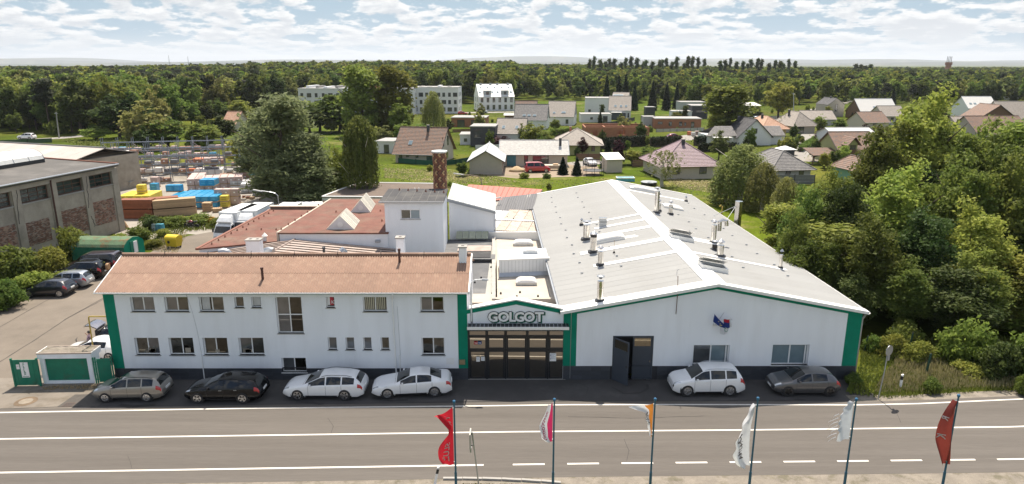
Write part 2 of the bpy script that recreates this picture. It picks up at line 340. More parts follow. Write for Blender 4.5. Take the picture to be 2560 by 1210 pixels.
for pix in ([(770,330),(860,330),(860,368),(760,372)],[(1380,445),(1560,436),(1610,440),(1620,420),(1460,422)],[(1290,262),(1480,280),(1700,290),(1900,262),(1880,245),(1500,250),(1300,247)]):
    sheet('lawn',ccw([G(*p)[:2] for p in pix]),lawn_m,.007)
# verge in front of the camera: worn shoulder, kerb stones, grass
strip('road_shoulder',[(x,ly(NEAR,x)-5.2) for x in XS],[(x,ly(NEAR,x)-1.15) for x in XS],gravel_m,.009)
strip('right_verge_gravel',[(x,ly(FAR,x)+.42) for x in XS if x>=20.5],[(x,ly(FAR,x)+1.3+.2*math.sin(x*2)) for x in XS if x>=20.5],gravel_m,.012)
kerb=MB().box(-.47,.47,-.07,.07,-.05,.11).me('kerb_stone',concrete)
kr=thing('kerb','pale concrete kerb stones edging the near grass verge','kerb',(0,29.2,0))
for i in range(6):
    link('kerb_stone',kerb,kr,(-2.9+i*.96,.25-.022*i*i*.5+rng.uniform(-.01,.01),rng.uniform(-.012,.012)),(0,0,-.03*i))
# cracks, patches and joints in the paving: thin tar sheets
tar=mat('tar_joint',(.03,.028,.026),.8,coord='World')
def crack(pix,wd,name='tar_joint_line',m=tar,z=.024):
    mb=MB(); ps=[G(*p) for p in pix]
    for a,b in zip(ps,ps[1:]):
        d=(b-a).normalized(); n=Vector((-d.y,d.x,0)); k=max(1,int((b-a).length/.5)); q=[]
        for i in range(k+1):
            p=a.lerp(b,i/k); q.append((p+n*rng.uniform(-.02,.02),wd*rng.uniform(.5,1.2)))
        mb.grid([[ (p-n*w_/2).to_tuple()[:2]+(z,) for p,w_ in q],[(p+n*w_/2).to_tuple()[:2]+(z,) for p,w_ in q]])
    o=mb.ob(name,m); o['kind']='structure'
crack([(0,905),(80,855),(170,795),(290,728)],.06); crack([(0,818),(60,783),(120,750),(190,712)],.05); crack([(160,800),(260,748),(330,705)],.05)
crack([(0,1023),(120,1019),(240,1016),(500,1014),(800,1010),(1100,1006),(1300,1003),(1640,1003),(1860,1002),(2060,1001)],.05)
crack([(1450,957),(1470,970),(1465,990)],.04); crack([(1530,968),(1560,985),(1600,983),(1620,972),(1618,962)],.16)
crack([(2040,960),(2075,978)],.04); crack([(930,995),(980,1003),(1020,1000)],.25); crack([(300,1012),(330,1018),(390,1012)],.3); crack([(740,1005),(800,1009)],.2)
for (x,y) in [(1790,991),(1830,992),(2000,1000),(800,1010)]:
    p=G(x,y); mb=MB(); mb.poly(*[(p.x+.4*math.cos(t)*rng.uniform(.6,1.1),p.y+.13*math.sin(t)*rng.uniform(.7,1.2),.023) for t in [i*math.pi/6 for i in range(12)]]); o=mb.ob('oil_stain',tar); o['kind']='structure'
for pts in ([(-27,36.7),(-24.6,36.75),(-24.7,38.4),(-26.9,38.3)],):
    sheet('asphalt_patch',ccw(pts),mat('patched_asphalt',(.074,.066,.058),.92,var=.1,fine=.1,bscale=30,coord='World'),.0165)
for pix in ([(1420,1042),(1580,1046),(1760,1041)],[(820,1046),(834,1066),(828,1084)],[(1560,1098),(1572,1128),(1566,1152)],[(2240,1030),(2252,1058)],[(320,1140),(330,1172)]): crack(pix,.022)
# ---------------------------------------------------------------- windows and openings
def wall_holes(mb,fr,a0,a1,b0,b1,holes,depth):
    """wall face with rectangular openings and their reveals; holes = (a0,a1,b0,b1)"""
    xs=sorted({a0,a1,*[h[0] for h in holes],*[h[1] for h in holes]}); xs=[x for x in xs if a0<=x<=a1]
    for x0,x1 in zip(xs,xs[1:]):
        xm=(x0+x1)/2; hs=sorted([(max(h[2],b0),min(h[3],b1)) for h in holes if h[0]<xm<h[1]]); z=b0
        for h0,h1 in hs:
            if h0>z+1e-4: mb.poly(fr(x0,z),fr(x1,z),fr(x1,h0),fr(x0,h0))
            z=h1
        if b1>z+1e-4: mb.poly(fr(x0,z),fr(x1,z),fr(x1,b1),fr(x0,b1))
    for h in holes:
        p=[(h[0],h[2]),(h[1],h[2]),(h[1],h[3]),(h[0],h[3])]
        for i in range(4):
            q,r=p[i],p[(i+1)%4]; mb.poly(fr(*r),fr(*q),fr(*q,-depth),fr(*r,-depth))
def window(parent,fr,a0,a1,b0,b1,cols=2,rows=1,depth=.12,fm=None,gm=None,ft=.07,sill=None,name='window',mull=None,gms=None):
    """frame part with pane sub-parts, set back by depth"""
    fm=fm or white_frame; gm=gm or glass_office; mb=MB(); c0,c1=-depth-.06,-depth; mt=mull or ft
    mb.fbox(fr,a0,a0+ft,b0,b1,c0,c1); mb.fbox(fr,a1-ft,a1,b0,b1,c0,c1); mb.fbox(fr,a0+ft,a1-ft,b0,b0+ft,c0,c1); mb.fbox(fr,a0+ft,a1-ft,b1-ft,b1,c0,c1)
    W=(a1-a0-2*ft); H=(b1-b0-2*ft)
    for i in range(1,cols): x=a0+ft+W*i/cols; mb.fbox(fr,x-mt/2,x+mt/2,b0+ft,b1-ft,c0+.004,c1-.004)
    for j in range(1,rows): z=b0+ft+H*j/rows; mb.fbox(fr,a0+ft,a1-ft,z-mt/2,z+mt/2,c0+.008,c1-.008)
    o=mb.ob(name,fm,parent)
    for i in range(cols):
        for j in range(rows):
            x0=a0+ft+W*i/cols+(mt/2 if i else 0); x1=a0+ft+W*(i+1)/cols-(mt/2 if i<cols-1 else 0)
            z0=b0+ft+H*j/rows+(mt/2 if j else 0); z1=b0+ft+H*(j+1)/rows-(mt/2 if j<rows-1 else 0)
            c=c0+.012; t=rng.uniform(-.004,.004); u=rng.uniform(-.004,.004)
            g=MB(); g.hexa([fr(x0,z0,c),fr(x1,z0,c+t),fr(x1,z0,c+.02+t),fr(x0,z0,c+.02),fr(x0,z1,c+u),fr(x1,z1,c+t+u),fr(x1,z1,c+.02+t+u),fr(x0,z1,c+.02+u)])
            g.ob('pane',(gms[i] if gms else gm),o)
    if sill: MB().fbox(fr,a0-.06,a1+.06,b0-.05,b0,-depth,.05).ob('sill',sill,o)
    return o
def font_mesh(txt,size,ext=.0,off=0.0,shear=0.0):
    cu=bpy.data.curves.new('t','FONT'); cu.body=txt; cu.size=size; cu.extrude=ext; cu.offset=off; cu.shear=shear; cu.resolution_u=3
    o=bpy.data.objects.new('t',cu); C.objects.link(o); dg=bpy.context.evaluated_depsgraph_get(); me=bpy.data.meshes.new_from_object(o.evaluated_get(dg))
    bpy.data.objects.remove(o); bpy.data.curves.remove(cu); return me
def lettering(name,txt,size,fr,m,parent,ext=.002,off=0.0,xform=None,shear=0.0):
    me=font_mesh(txt,size,ext,off,shear); V=[v.co.copy() for v in me.vertices]
    if not V: return None
    w_=max(v.x for v in V); n=len(me.vertices)
    fo=ORG.get(parent.name,Vector((0,0,0)))
    for v,c in zip(me.vertices,V):
        v.co=(xform(c) if xform else fr(c.x,c.y,c.z))-fo
    me.materials.clear(); me.materials.append(m); me.name=name; me.update(); return link(name,me,parent)
def corr_sheet(L,W,pitch,amp,seg,m,name='roof_sheet',prof='sine'):
    """one corrugated sheet: W across the waves (x), L along (y), lying in z=0"""
    n=int(round(W/pitch*seg)); top=[]
    for i in range(n+1):
        x=W*i/n; ph=(x/pitch)%1
        z=amp*(.5-.5*math.cos(2*math.pi*ph)) if prof=='sine' else (amp if .12<ph<.34 else 0)
        top.append((x,z))
    mb=MB(); mb.grid([[(x,0,z) for x,z in top],[(x,L,z) for x,z in top]]); mb.f=[tuple(reversed(f)) for f in mb.f]
    k=len(top)
    mb.poly((0,0,-.015),(0,L,-.015),(W,L,-.015),(W,0,-.015))
    mb.poly(*([(x,0,z) for x,z in top]+[(W,0,-.015),(0,0,-.015)]))
    return mb.me(name,m)
def put_sheet(me,parent,O,U,Vd,name='roof_sheet'):
    """place a sheet mesh: local x along U, y along Vd"""
    U=Vector(U).normalized(); Vd=Vector(Vd).normalized(); Nn=U.cross(Vd).normalized(); Vd=Nn.cross(U)
    o=bpy.data.objects.new(name,me); C.objects.link(o); o.parent=parent
    off=ORG.get(parent.name,Vector((0,0,0))); M=Matrix((U,Vd,Nn)).transposed().to_4x4(); M.translation=Vector(O)-off; o.matrix_local=M; return o

# ---------------------------------------------------------------- the two-storey office building
Y0=40.4
FF=Fr((0,Y0,0),(1,0,0),(0,0,1),(0,-1,0))         # street facade, a = world x, b = height
def fxz(x0,x1,y0,y1):
    p=A(x0,y1,Y0+.1); q=A(x1,y0,Y0+.1); p2=A(x0,y0,Y0+.1); q2=A(x1,y1,Y0+.1)
    return ((p.x+p2.x)/2,(q.x+q2.x)/2,(p.z+q2.z)/2,(p2.z+q.z)/2)
OX0,OX1=-25.55,-2.82; EAVE=6.05; RY,RZ=43.5,7.42; BACK=46.7
off=thing('office_building','long white two-storey office building with corrugated reddish roof and green corner bands','building',(OX0,Y0,0),world=True)
rows=[]
for x0,x1 in [(328,387),(413,472),(499,560),(908,968),(1051,1110)]: rows.append((x0,x1,731,778,2,1))
for x0,x1 in [(587,610),(629,653),(816,837)]: rows.append((x0,x1,731,768,1,1))
rows.append((692,757,731,832,2,2))
for x0,x1 in [(340,400),(425,486),(510,571),(599,661),(1055,1112)]: rows.append((x0,x1,843,886,2,1))
rows.append((706,767,893,929,2,1))
for x0,x1 in [(821,843),(865,887),(909,930),(953,974)]: rows.append((x0,x1,842,873,1,1))
PL=fxz(300,301,918,919)[2]
holes=[fxz(*r[:4]) for r in rows]
holes=[(h[0],h[1],h[2],min(h[3],5.62)) for h in holes]
mb=MB(); wall_holes(mb,FF,OX0,OX1,PL,EAVE,holes,.2)
zz=[(Y0,EAVE),(RY,RZ-.08),(BACK,EAVE)]
for x,s in ((OX0,1),(OX1,-1)):
    pts=[(x,Y0,0),(x,Y0,EAVE),(x,RY,RZ-.08),(x,BACK,EAVE),(x,BACK,0)]; mb.poly(*(pts if s>0 else pts[::-1]))
mb.poly((OX1,BACK,0),(OX0,BACK,0),(OX0,BACK,EAVE),(OX1,BACK,EAVE))
mb.ob('wall',white_wall,off)
cream_blind=mat('cream_blind',(.45,.42,.32),.7); curtain_m=mat('white_curtain',(.5,.5,.5),.8)
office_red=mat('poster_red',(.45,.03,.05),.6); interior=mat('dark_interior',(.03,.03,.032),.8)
glass_pale=mat('office_window_glass_pale',(.12,.115,.10),.04,metal=.7,var=.35,scale=1.8)  # paler reflective pane, mixed among the office windows at random
for k,(r,h) in enumerate(zip(rows,holes)):
    o=window(off,FF,*h,r[4],r[5],.16,sill=galv if r[0]!=706 else white_paint,gms=[rng.choice((glass_office,glass_office,glass_dark,glass_pale)) for _ in range(r[4])],ft=.065 if r[4]>1 else .055)
    if r[0]==908:   # upright blind slats behind this window, seen through it
        for i in range(11):
            a=h[0]+.16+(h[1]-h[0]-.34)*i/10
            if abs(a-(h[0]+h[1])/2)<.09: continue
            b=MB().fbox(FF,a-.035,a+.035,h[2]+.1,h[3]-.05,-.165,-.162); b.ob('blind_slat',cream_blind,off)
    if r[0]==816:
        MB().fbox(FF,h[0]+.2,h[1]-.1,h[2]+.12,h[3]-.05,-.165,-.162).ob('poster',office_red,off); lettering('letter','K',.34,Fr((h[0]+.27,Y0+.158,h[2]+.2),(1,0,0),(0,0,1),(0,-1,0)),white_paint,off,.001)
        MB().fbox(FF,h[0]+.07,h[0]+.2,h[2]+.12,h[3]-.05,-.165,-.162).ob('poster',white_paint,off)
    if r[0]==629: MB().fbox(FF,h[0]+.08,h[1]-.08,h[2]+.1,h[3]-.05,-.165,-.162).ob('window_blind',mat('grey_white_blind',(.5,.5,.5),.6),off)
    if r[0]==499: 
        mb=MB(); mb.grid([[FF(h[0]+.12+.5*i/12,z,-.163+.004*math.sin(i*2.1)) for z in (h[2]+.1,h[3]-.02)] for i in range(13)]); mb.ob('curtain',curtain_m,off)
    if r[0] in (510,425,340,599):   # boxes and papers stacked on the inner sills
        for i in range(rng.randint(1,3)):
            a=rng.uniform(h[0]+.15,h[1]-.6); b=rng.uniform(.14,.4); MB().fbox(FF,a,a+rng.uniform(.25,.4),h[2]+.1,h[2]+.1+b,-.165,-.162).ob('window_clutter',mat('faded_carton',(.24,.21,.17),.8,rnd=.5),off)
# dark plinth tiles with recessed joints
def plinth(parent,x0,x1,ztop,skip,tw=.60,th=.3):
    MB().fbox(FF,x0,x1,0,ztop-.005,-.2,.012).ob('plinth',grout,parent) if not skip else None
    if skip:
        mb=MB(); hs=[(s[0]-.0,s[1]+.0,max(0,s[2]),min(ztop,s[3])) for s in skip]; f2=Fr((0,Y0-.012,0),(1,0,0),(0,0,1),(0,-1,0))
        wall_holes(mb,f2,x0,x1,0,ztop-.005,hs,.25); mb.poly(f2(x0,ztop-.005),f2(x1,ztop-.005),f2(x1,ztop-.005,-.012),f2(x0,ztop-.005,-.012)); mb.ob('plinth',grout,parent)
    meshes={}
    nr=max(1,int(round(ztop/th))); th=ztop/nr; n=int(round((x1-x0)/tw)); tw=(x1-x0)/n
    me=MB().box(.004,tw-.004,-.012,0,.004,th-.004).me('plinth_tile',tile_dark)
    for j in range(nr):
        for i in range(n):
            x=x0+i*tw; z=j*th
            if any(s[0]<x+tw-.02 and s[1]>x+.02 and s[2]<z+th-.02 and s[3]>z+.02 for s in skip): continue
            link('plinth_tile',me,parent,Vector((x,Y0-.012-.001*rng.random(),z))-ORG[parent.name])
bw=[h for h,r in zip(holes,rows) if r[0]==706][0]
plinth(off,OX0,OX1,PL,[bw])
# green bands, gutter, roof
for a0,a1 in ((OX0,A(284,738,Y0).x),(A(1143,738,Y0).x,OX1)): MB().fbox(FF,a0,a1,PL,5.78,-.01,.006).ob('green_band',green_paint,off)
MB().fbox(FF,OX0,OX1,5.78,EAVE,-.01,.009).ob('green_band',green_paint,off)
EY=Y0-.42; ez=EAVE-.02; slope=(RZ-ez)/(RY-EY)
nW=20; SW=(OX1-OX0+.35)/nW; sl=math.hypot(RY-EY,RZ-ez); SL=sl/2+.06
sh=corr_sheet(SL,SW,SW/7,.05,6,eternit)
ang=Vector((0,RY-EY,RZ-ez)).normalized(); angb=Vector((0,-(RY-EY),RZ-ez)).normalized()
for i in range(nW):
    for j in range(2):
        O=Vector((OX0-.22+i*SW,EY,ez+.03))+ang*(sl/2-.03)*j+Vector((0,0,.014*j)); put_sheet(sh,off,O,(1,0,0.0),ang)
        O=Vector((OX0-.22+(i+1)*SW,2*RY-EY,ez+.03))+angb*(sl/2-.03)*j+Vector((0,0,.014*j)); put_sheet(sh,off,O,(-1,0,0),angb)
mb=MB(); mb.tube([(OX0-.22,RY,RZ+.09),(OX1+.13,RY,RZ+.09)],.13,8); mb.ob('ridge_cap',eternit,off)
for i in range(9):
    x=OX0-.2+i*2.85; MB().tube([(x,RY-.15,RZ+.06),(x,RY-.12,RZ+.3),(x,RY,RZ+.33)],.018,5).ob('ridge_clip',dark_metal,off)
def gutter(parent,x0,x1,y,z,m=white_paint,r=.075):
    mb=MB(); n=7; prof=[(r*math.cos(math.pi+math.pi*k/n),r*math.sin(math.pi+math.pi*k/n)) for k in range(n+1)]
    mb.grid([[(x,y+p,z+q) for p,q in prof] for x in (x0,x1)]); mb.grid([[(x,y+p*.88,z+q*.88) for p,q in prof[::-1]] for x in (x0,x1)])
    mb.poly(*[(x0,y+p,z+q) for p,q in prof]); mb.poly(*[(x1,y+p,z+q) for p,q in prof][::-1]); return mb.ob('gutter',m,parent)
gutter(off,OX0-.25,OX1+.12,EY-.06,ez+.02)
MB().box(OX0-.02,OX1+.02,EY+.03,Y0-.01,ez-.1,ez-.04).ob('soffit_board',white_paint,off)
MB().hexa([(OX0-.26,EY,ez-.08),(OX0-.2,EY,ez-.08),(OX0-.2,RY,RZ-.08),(OX0-.26,RY,RZ-.08),(OX0-.26,EY,ez+.07),(OX0-.2,EY,ez+.07),(OX0-.2,RY,RZ+.1),(OX0-.26,RY,RZ+.1)]).ob('verge_board',white_paint,off)
MB().hexa([(OX1+.12,EY,ez-.08),(OX1+.2,EY,ez-.08),(OX1+.2,RY,RZ-.08),(OX1+.12,RY,RZ-.08),(OX1+.12,EY,ez+.1),(OX1+.2,EY,ez+.1),(OX1+.2,RY,RZ+.16),(OX1+.12,RY,RZ+.16)]).ob('verge_board',white_paint,off)
x=A(985,745,Y0).x
MB().tube([(x,EY-.05,ez-.02),(x,EY-.05,ez-.12),(x-.1,Y0-.12,ez-.5),(x-.1,Y0-.1,ez-.8),(x-.05,Y0-.1,.1)],.05,8).ob('downpipe',white_paint,off)
x=A(1000,900,Y0).x; MB().tube([(x,Y0-.03,.15),(x,Y0-.03,1.7)],.035,6).ob('cable_conduit',white_paint,off)
x=A(506,900,Y0).x; MB().tube([(x,Y0-.04,.05),(x,Y0-.04,1.75)],.03,6).ob('cable_conduit',white_paint,off)
MB().tube([(x,Y0-.012,1.75),(x-.1,Y0-.012,3.4),(x-.25,Y0-.012,4.6),(x-.5,Y0-.012,5.8)],.008,4).ob('lightning_cable',grey_metal,off)
x=A(997,800,Y0).x; MB().tube([(x,Y0-.012,1.7),(x-.03,Y0-.012,3.6),(x-.06,Y0-.012,5.0)],.008,4).ob('lightning_cable',grey_metal,off)
h=fxz(1116,1136,893,909); MB().fbox(FF,*h,-.01,.01).ob('meter_cover',white_paint,off)
h=fxz(1149,1163,897,908); MB().fbox(FF,*h,0,.12).ob('letter_box',mat('brass_box',(.42,.33,.2),.35,metal=.6),off)
# vents and chimney on this roof
def roofp(px,py,dy=0):  # point on the front slope
    n=Vector((0,-(RZ-ez),RY-EY)).normalized(); return onplane(px,py,Vector((0,EY,ez+.06)),n)
for (px,py,h_) in ((657,698,.78),(999,655,.9)):
    p=roofp(px,py); MB().lathe(p,[(.08,-.1),(.08,h_-.12),(.1,h_-.12),(.1,h_),(.05,h_)],10).ob('vent_pipe',mat('brown_vent_pipe',(.09,.04,.03),.7),off)
p=roofp(1157,655); q=MB().box(p.x-.24,p.x+.24,p.y-.1,p.y+.42,p.z-.3,p.z+.98); ch=q.ob('chimney',white_wall,off)
MB().box(p.x-.3,p.x+.3,p.y-.16,p.y+.48,p.z+.98,p.z+1.06).ob('chimney_cap',concrete,ch); MB().box(p.x-.1,p.x+.1,p.y+.06,p.y+.26,p.z+1.06,p.z+1.066).ob('flue_hole',soot,ch)
# ---------------------------------------------------------------- glazed entrance building between office and hall
EX0,EX1=-2.82,3.24; AP=A(1292,752,Y0); 
ent=thing('entrance_building','low white entrance link with green gable band and GOLGOT lettering over a dark glass front','building',(0.2,Y0,0),world=True)
gx0,gx1=A(1170,824,Y0).x,A(1416,824,Y0).x; gz=3.38
sh_z=4.80; apz=5.42; axm=(EX0+EX1)/2+.05
mb=MB(); mb.poly(FF(EX0,gz,0),FF(EX1,gz,0),FF(EX1,sh_z,0),FF(axm,apz,0),FF(EX0,sh_z,0)); mb.poly((EX1,Y0+.3,gz),(EX0,Y0+.3,gz),(EX0,Y0+.3,sh_z),(axm,Y0+.3,apz),(EX1,Y0+.3,sh_z)); mb.ob('gable_wall',white_wall,ent)
bd=.30
for (xa,za,xb,zb) in ((EX0,sh_z,axm,apz),(axm,apz,EX1,sh_z)):
    MB().hexa([(xa,Y0-.008,za-bd),(xb,Y0-.008,zb-bd),(xb,Y0-.001,zb-bd),(xa,Y0-.001,za-bd),(xa,Y0-.008,za),(xb,Y0-.008,zb),(xb,Y0-.001,zb),(xa,Y0-.001,za)]).ob('green_band',green_paint,ent)
    MB().hexa([(xa,Y0-.1,za+.0),(xb,Y0-.1,zb+.0),(xb,Y0+.4,zb),(xa,Y0+.4,za),(xa,Y0-.1,za+.08),(xb,Y0-.1,zb+.08),(xb,Y0+.4,zb+.08),(xa,Y0+.4,za+.08)]).ob('gable_coping',flash_white,ent)
# canopy
cb=[]
MB().box(EX0+.02,gx1+.12,Y0-.62,Y0-.55,3.66,3.84).ob('canopy_fascia',flash_white,ent)
MB().hexa([(EX0+.02,Y0-.55,3.72),(gx1+.12,Y0-.55,3.72),(gx1+.12,Y0,3.82),(EX0+.02,Y0,3.82),(EX0+.02,Y0-.55,3.76),(gx1+.12,Y0-.55,3.76),(gx1+.12,Y0,3.86),(EX0+.02,Y0,3.86)]).ob('canopy_roof',dark_metal,ent)
rib=MB().hexa([(-.02,0,0),(.02,0,0),(.02,.54,.1),(-.02,.54,.1),(-.02,0,.06),(.02,0,.06),(.02,.54,.16),(-.02,.54,.16)]).me('canopy_rib',galv)
for i in range(25): link('canopy_rib',rib,ent,Vector((EX0+.05+i*.2565,Y0-.55,3.745))-ORG[ent.name])
# glass front: frame grid with panes as parts, measured from the photograph
ef=Fr((0,Y0+.02,0),(1,0,0),(0,0,1),(0,-1,0))
def ex(px): return A(px,870,Y0).x
def ez_(py): return A(1292,py,Y0).z
cols=[1171,1217,1264,1318,1370,1413]
cx=[ex(c) for c in cols]
dz=[0.06,ez_(948),ez_(912),ez_(877),ez_(873),ez_(845),ez_(839),ez_(824)]
zmid=ez_(875); ztr=ez_(841); ztop=gz
fr_=MB()
for i,x in enumerate(cx): 
    wdt=.11 if i in(0,5) else (.16 if i==1 else .10)
    fr_.fbox(ef,x-wdt/2,x+wdt/2,0.02,ztop,-.1,.02+.0*i)
fr_.ob('door_post_frame',anthracite,ent).name='glazing_frame'
for i in range(5):
    x0,x1=cx[i]+.06,cx[i+1]-.055
    for nm,z0,z1,bord in (('glazing_panel',ztr+.04,ztop-.02,.03),('glazing_panel',zmid+.05,ztr-.04,.10 if i else .04),('door_leaf' ,.05,zmid-.04,.10)):
        f=MB(); b=bord; nm='window' if nm!='door_leaf' else 'door'
        f.fbox(ef,x0,x0+b,z0,z1,-.07,.0); f.fbox(ef,x1-b,x1,z0,z1,-.07,.0); f.fbox(ef,x0+b,x1-b,z0,z0+b,-.07,.0); f.fbox(ef,x0+b,x1-b,z1-b,z1,-.07,.0)
        fo=f.ob(nm,anthracite,ent); t=rng.uniform(-.006,.006)
        g=MB(); g.hexa([ef(x0+b,z0+b,-.05),ef(x1-b,z0+b,-.05+t),ef(x1-b,z0+b,-.03+t),ef(x0+b,z0+b,-.03),ef(x0+b,z1-b,-.05),ef(x1-b,z1-b,-.05+t),ef(x1-b,z1-b,-.03+t),ef(x0+b,z1-b,-.03)]); g.ob('pane',glass_mirror,fo)
        if nm=='door' and i==0: MB().tube([ef(x1-.04,.75,.08),ef(x1-.04,1.55,.08)],.018,8).ob('door_handle',steel,fo)
for z in (ztr,zmid): MB().fbox(ef,cx[0],cx[5],z-.05,z+.05,-.09,.008).ob('transom',anthracite,ent)
MB().fbox(ef,cx[0]-.05,cx[5]+.05,-.02,.03,-.15,.06).ob('threshold',concrete,ent)
for (x0,x1) in ((EX0,cx[0]-.05),(cx[5]+.05,EX1)): MB().fbox(FF,x0,x1,0,gz,-.2,-.0015).ob('pier',green_paint if x0<0 else tile_dark,ent)
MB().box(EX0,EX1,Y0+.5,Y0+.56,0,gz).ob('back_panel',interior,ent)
MB().box(EX0,EX1,Y0-.0,Y0+.02,gz,3.62).ob('lintel',anthracite,ent)
# number plates and notices on the glass
def plate(px0,px1,py0,py1,m,txt=None,sz=.1,tm=None,par=ent,Y=Y0-.02):
    h=fxz(px0,px1,py0,py1); f=Fr((0,Y,0),(1,0,0),(0,0,1),(0,-1,0)); o=MB().fbox(f,*h,-.004,.004).ob('number_sign' if txt else 'paper_notice',m,par)
    if txt: lettering('lettering',txt,sz,Fr((h[0]+.03,Y-.006,h[2]+.045),(1,0,0),(0,0,1),(0,-1,0)),tm or white_paint,o,.001,.002)
    return o,h
plate(1185,1194,852,859,mat('sign_red',(.42,.02,.03),.5),'735',.13); plate(1195,1204,852,859,mat('sign_blue',(.01,.045,.2),.5),'14',.15)
ink=mat('grey_blue_ink',(.18,.22,.34),.6)
for a in ((1191,1200,890,902),(1203,1212,890,900)):
    o,h=plate(*a,white_paint)
    for k in range(6): MB().fbox(Fr((0,Y0-.025,0),(1,0,0),(0,0,1),(0,-1,0)),h[0]+.03,h[1]-.03-.05*(k%2),h[3]-.06-k*.035,h[3]-.05-k*.035,0,.001).ob('print_line',ink,o)
o,h=plate(1374,1390,881,901,white_paint)
for k,z in enumerate((.06,.1,.16,.22,.27,.33,.38)):
    MB().fbox(Fr((0,Y0-.025,0),(1,0,0),(0,0,1),(0,-1,0)),h[0]+.03,h[1]-.03-.06*(k%3),h[3]-z,h[3]-z+.015,0,.001).ob('print_line',ink,o)
for z in (.17,.42): MB().fbox(Fr((0,Y0-.025,0),(1,0,0),(0,0,1),(0,-1,0)),h[0]+.03,h[0]+.09,h[3]-z,h[3]-z+.05,0,.001).ob('print_mark',mat('sign_blue',(.01,.045,.2)),o)
# GOLGOT letters: white faces with dark outline and green depth
lx=A(1220,800,Y0).x; lx1=A(1359,800,Y0).x; lz=A(1290,806,Y0).z+.10; sz=.86
outl=mat('letter_outline',(.015,.02,.02),.5); gdark=mat('letter_green_side',(.005,.12,.075),.6)
xs_=[1220,1245,1272,1286,1309,1338]; 
for ch_,px in zip('GOLGOT',xs_):
    x=A(px,800,Y0).x
    for nm,dx_,dz_,cy_,m_,of in (('letter_shade',.06,-.06,-.02,gdark,.075),('letter_edge',0,0,-.05,outl,.068),('letter',0,0,-.065,white_paint,.032)):
        lettering(nm,ch_,sz,Fr((x+dx_,Y0+cy_,lz+dz_),(1,0,0),(0,0,1),(0,-1,0)),m_,ent,.012,of)
# street lamp arm on the office corner
MB().tube([(-2.55,Y0-.02,4.0),(-2.55,Y0-.02,6.55),(-2.3,Y0-.05,6.75),(-1.8,Y0-.1,6.8)],.045,8).ob('lamp_bracket',white_paint,ent)
MB().hexa([(-1.85,Y0-.2,6.76),(-1.45,Y0-.2,6.76),(-1.45,Y0,6.76),(-1.85,Y0,6.76),(-1.85,Y0-.17,6.84),(-1.5,Y0-.17,6.82),(-1.5,Y0-.03,6.82),(-1.85,Y0-.03,6.84)]).ob('lamp_head',grey_metal,ent)
MB().box(-2.62,-2.48,Y0+.0,Y0+.1,3.9,4.8).ob('bracket_plate',white_paint,ent)
# flat roofs behind the entrance
def fr_roof(name,pts,z,m,parent,zb=0.0):
    p=ccw([(q[0],q[1]) for q in pts]); return MB().prism([(x,y,zb) for x,y in p],[(x,y,z) for x,y in p]).ob(name,m,parent)
link_b=thing('flat_roof_building','flat-roofed link with cream membrane roof, skylights and a white raised monitor box','building',(1,55,0),world=True)
fr_roof('roof',[(-1.05,45.8),(3.12,45.8),(2.62,63.4),(-1.5,63.4)],3.48,cream_screed,link_b)
MB().box(-1.15,3.15,45.45,45.8,0,3.72).ob('parapet',cream_screed,link_b)
MB().hexa([(-1.42,45.5,0),(-1.15,45.5,0),(-1.6,63.4,0),(-1.9,63.4,0),(-1.42,45.5,3.72),(-1.15,45.5,3.72),(-1.6,63.4,3.72),(-1.9,63.4,3.72)]).ob('parapet',mat('grey_beige_parapet',(.36,.34,.31),.85,var=.15),link_b)
fr_roof('lower_roof',[(EX0,40.75),(EX1,40.75),(EX1,45.4),(EX0,45.4)],3.3,seam_beige,link_b)
for i in range(24):
    x=EX0+.12+i*.26; MB().box(x,x+.03,40.8,45.4,3.3,3.36).ob('roof_seam',flash_white,link_b)
def barrel(parent,c,lx_,ly_,h,m,base=.22,bm=None,name='skylight',rz=0.0):
    """box curb and rounded dome, long axis x"""
    cx_,cy_,cz=c; o=MB().box(cx_-lx_/2,cx_+lx_/2,cy_-ly_/2,cy_+ly_/2,cz-.05,cz+base).ob(name,bm or galv,parent); P=[]
    for i in range(9):
        u=i/8; e=min(1,math.sin(math.pi*u)*2.2+.05) if True else 1
        P.append([(cx_-lx_/2*1.04+lx_*1.04*u,cy_+ly_*.53*math.cos(math.pi*k/8),cz+base+h*e*math.sin(math.pi*k/8)) for k in range(9)])
    MB().grid(P).ob('dome',m,o,smooth=True); return o
dome_m=mat('white_acrylic_dome',(.72,.70,.66),.25,var=.04,coat=.3)
for (px,py) in ((1316,709),(1308,612)):
    p=G(px,py,3.48); barrel(link_b,p,1.55 if py>650 else 1.8,1.0,.32,dome_m)
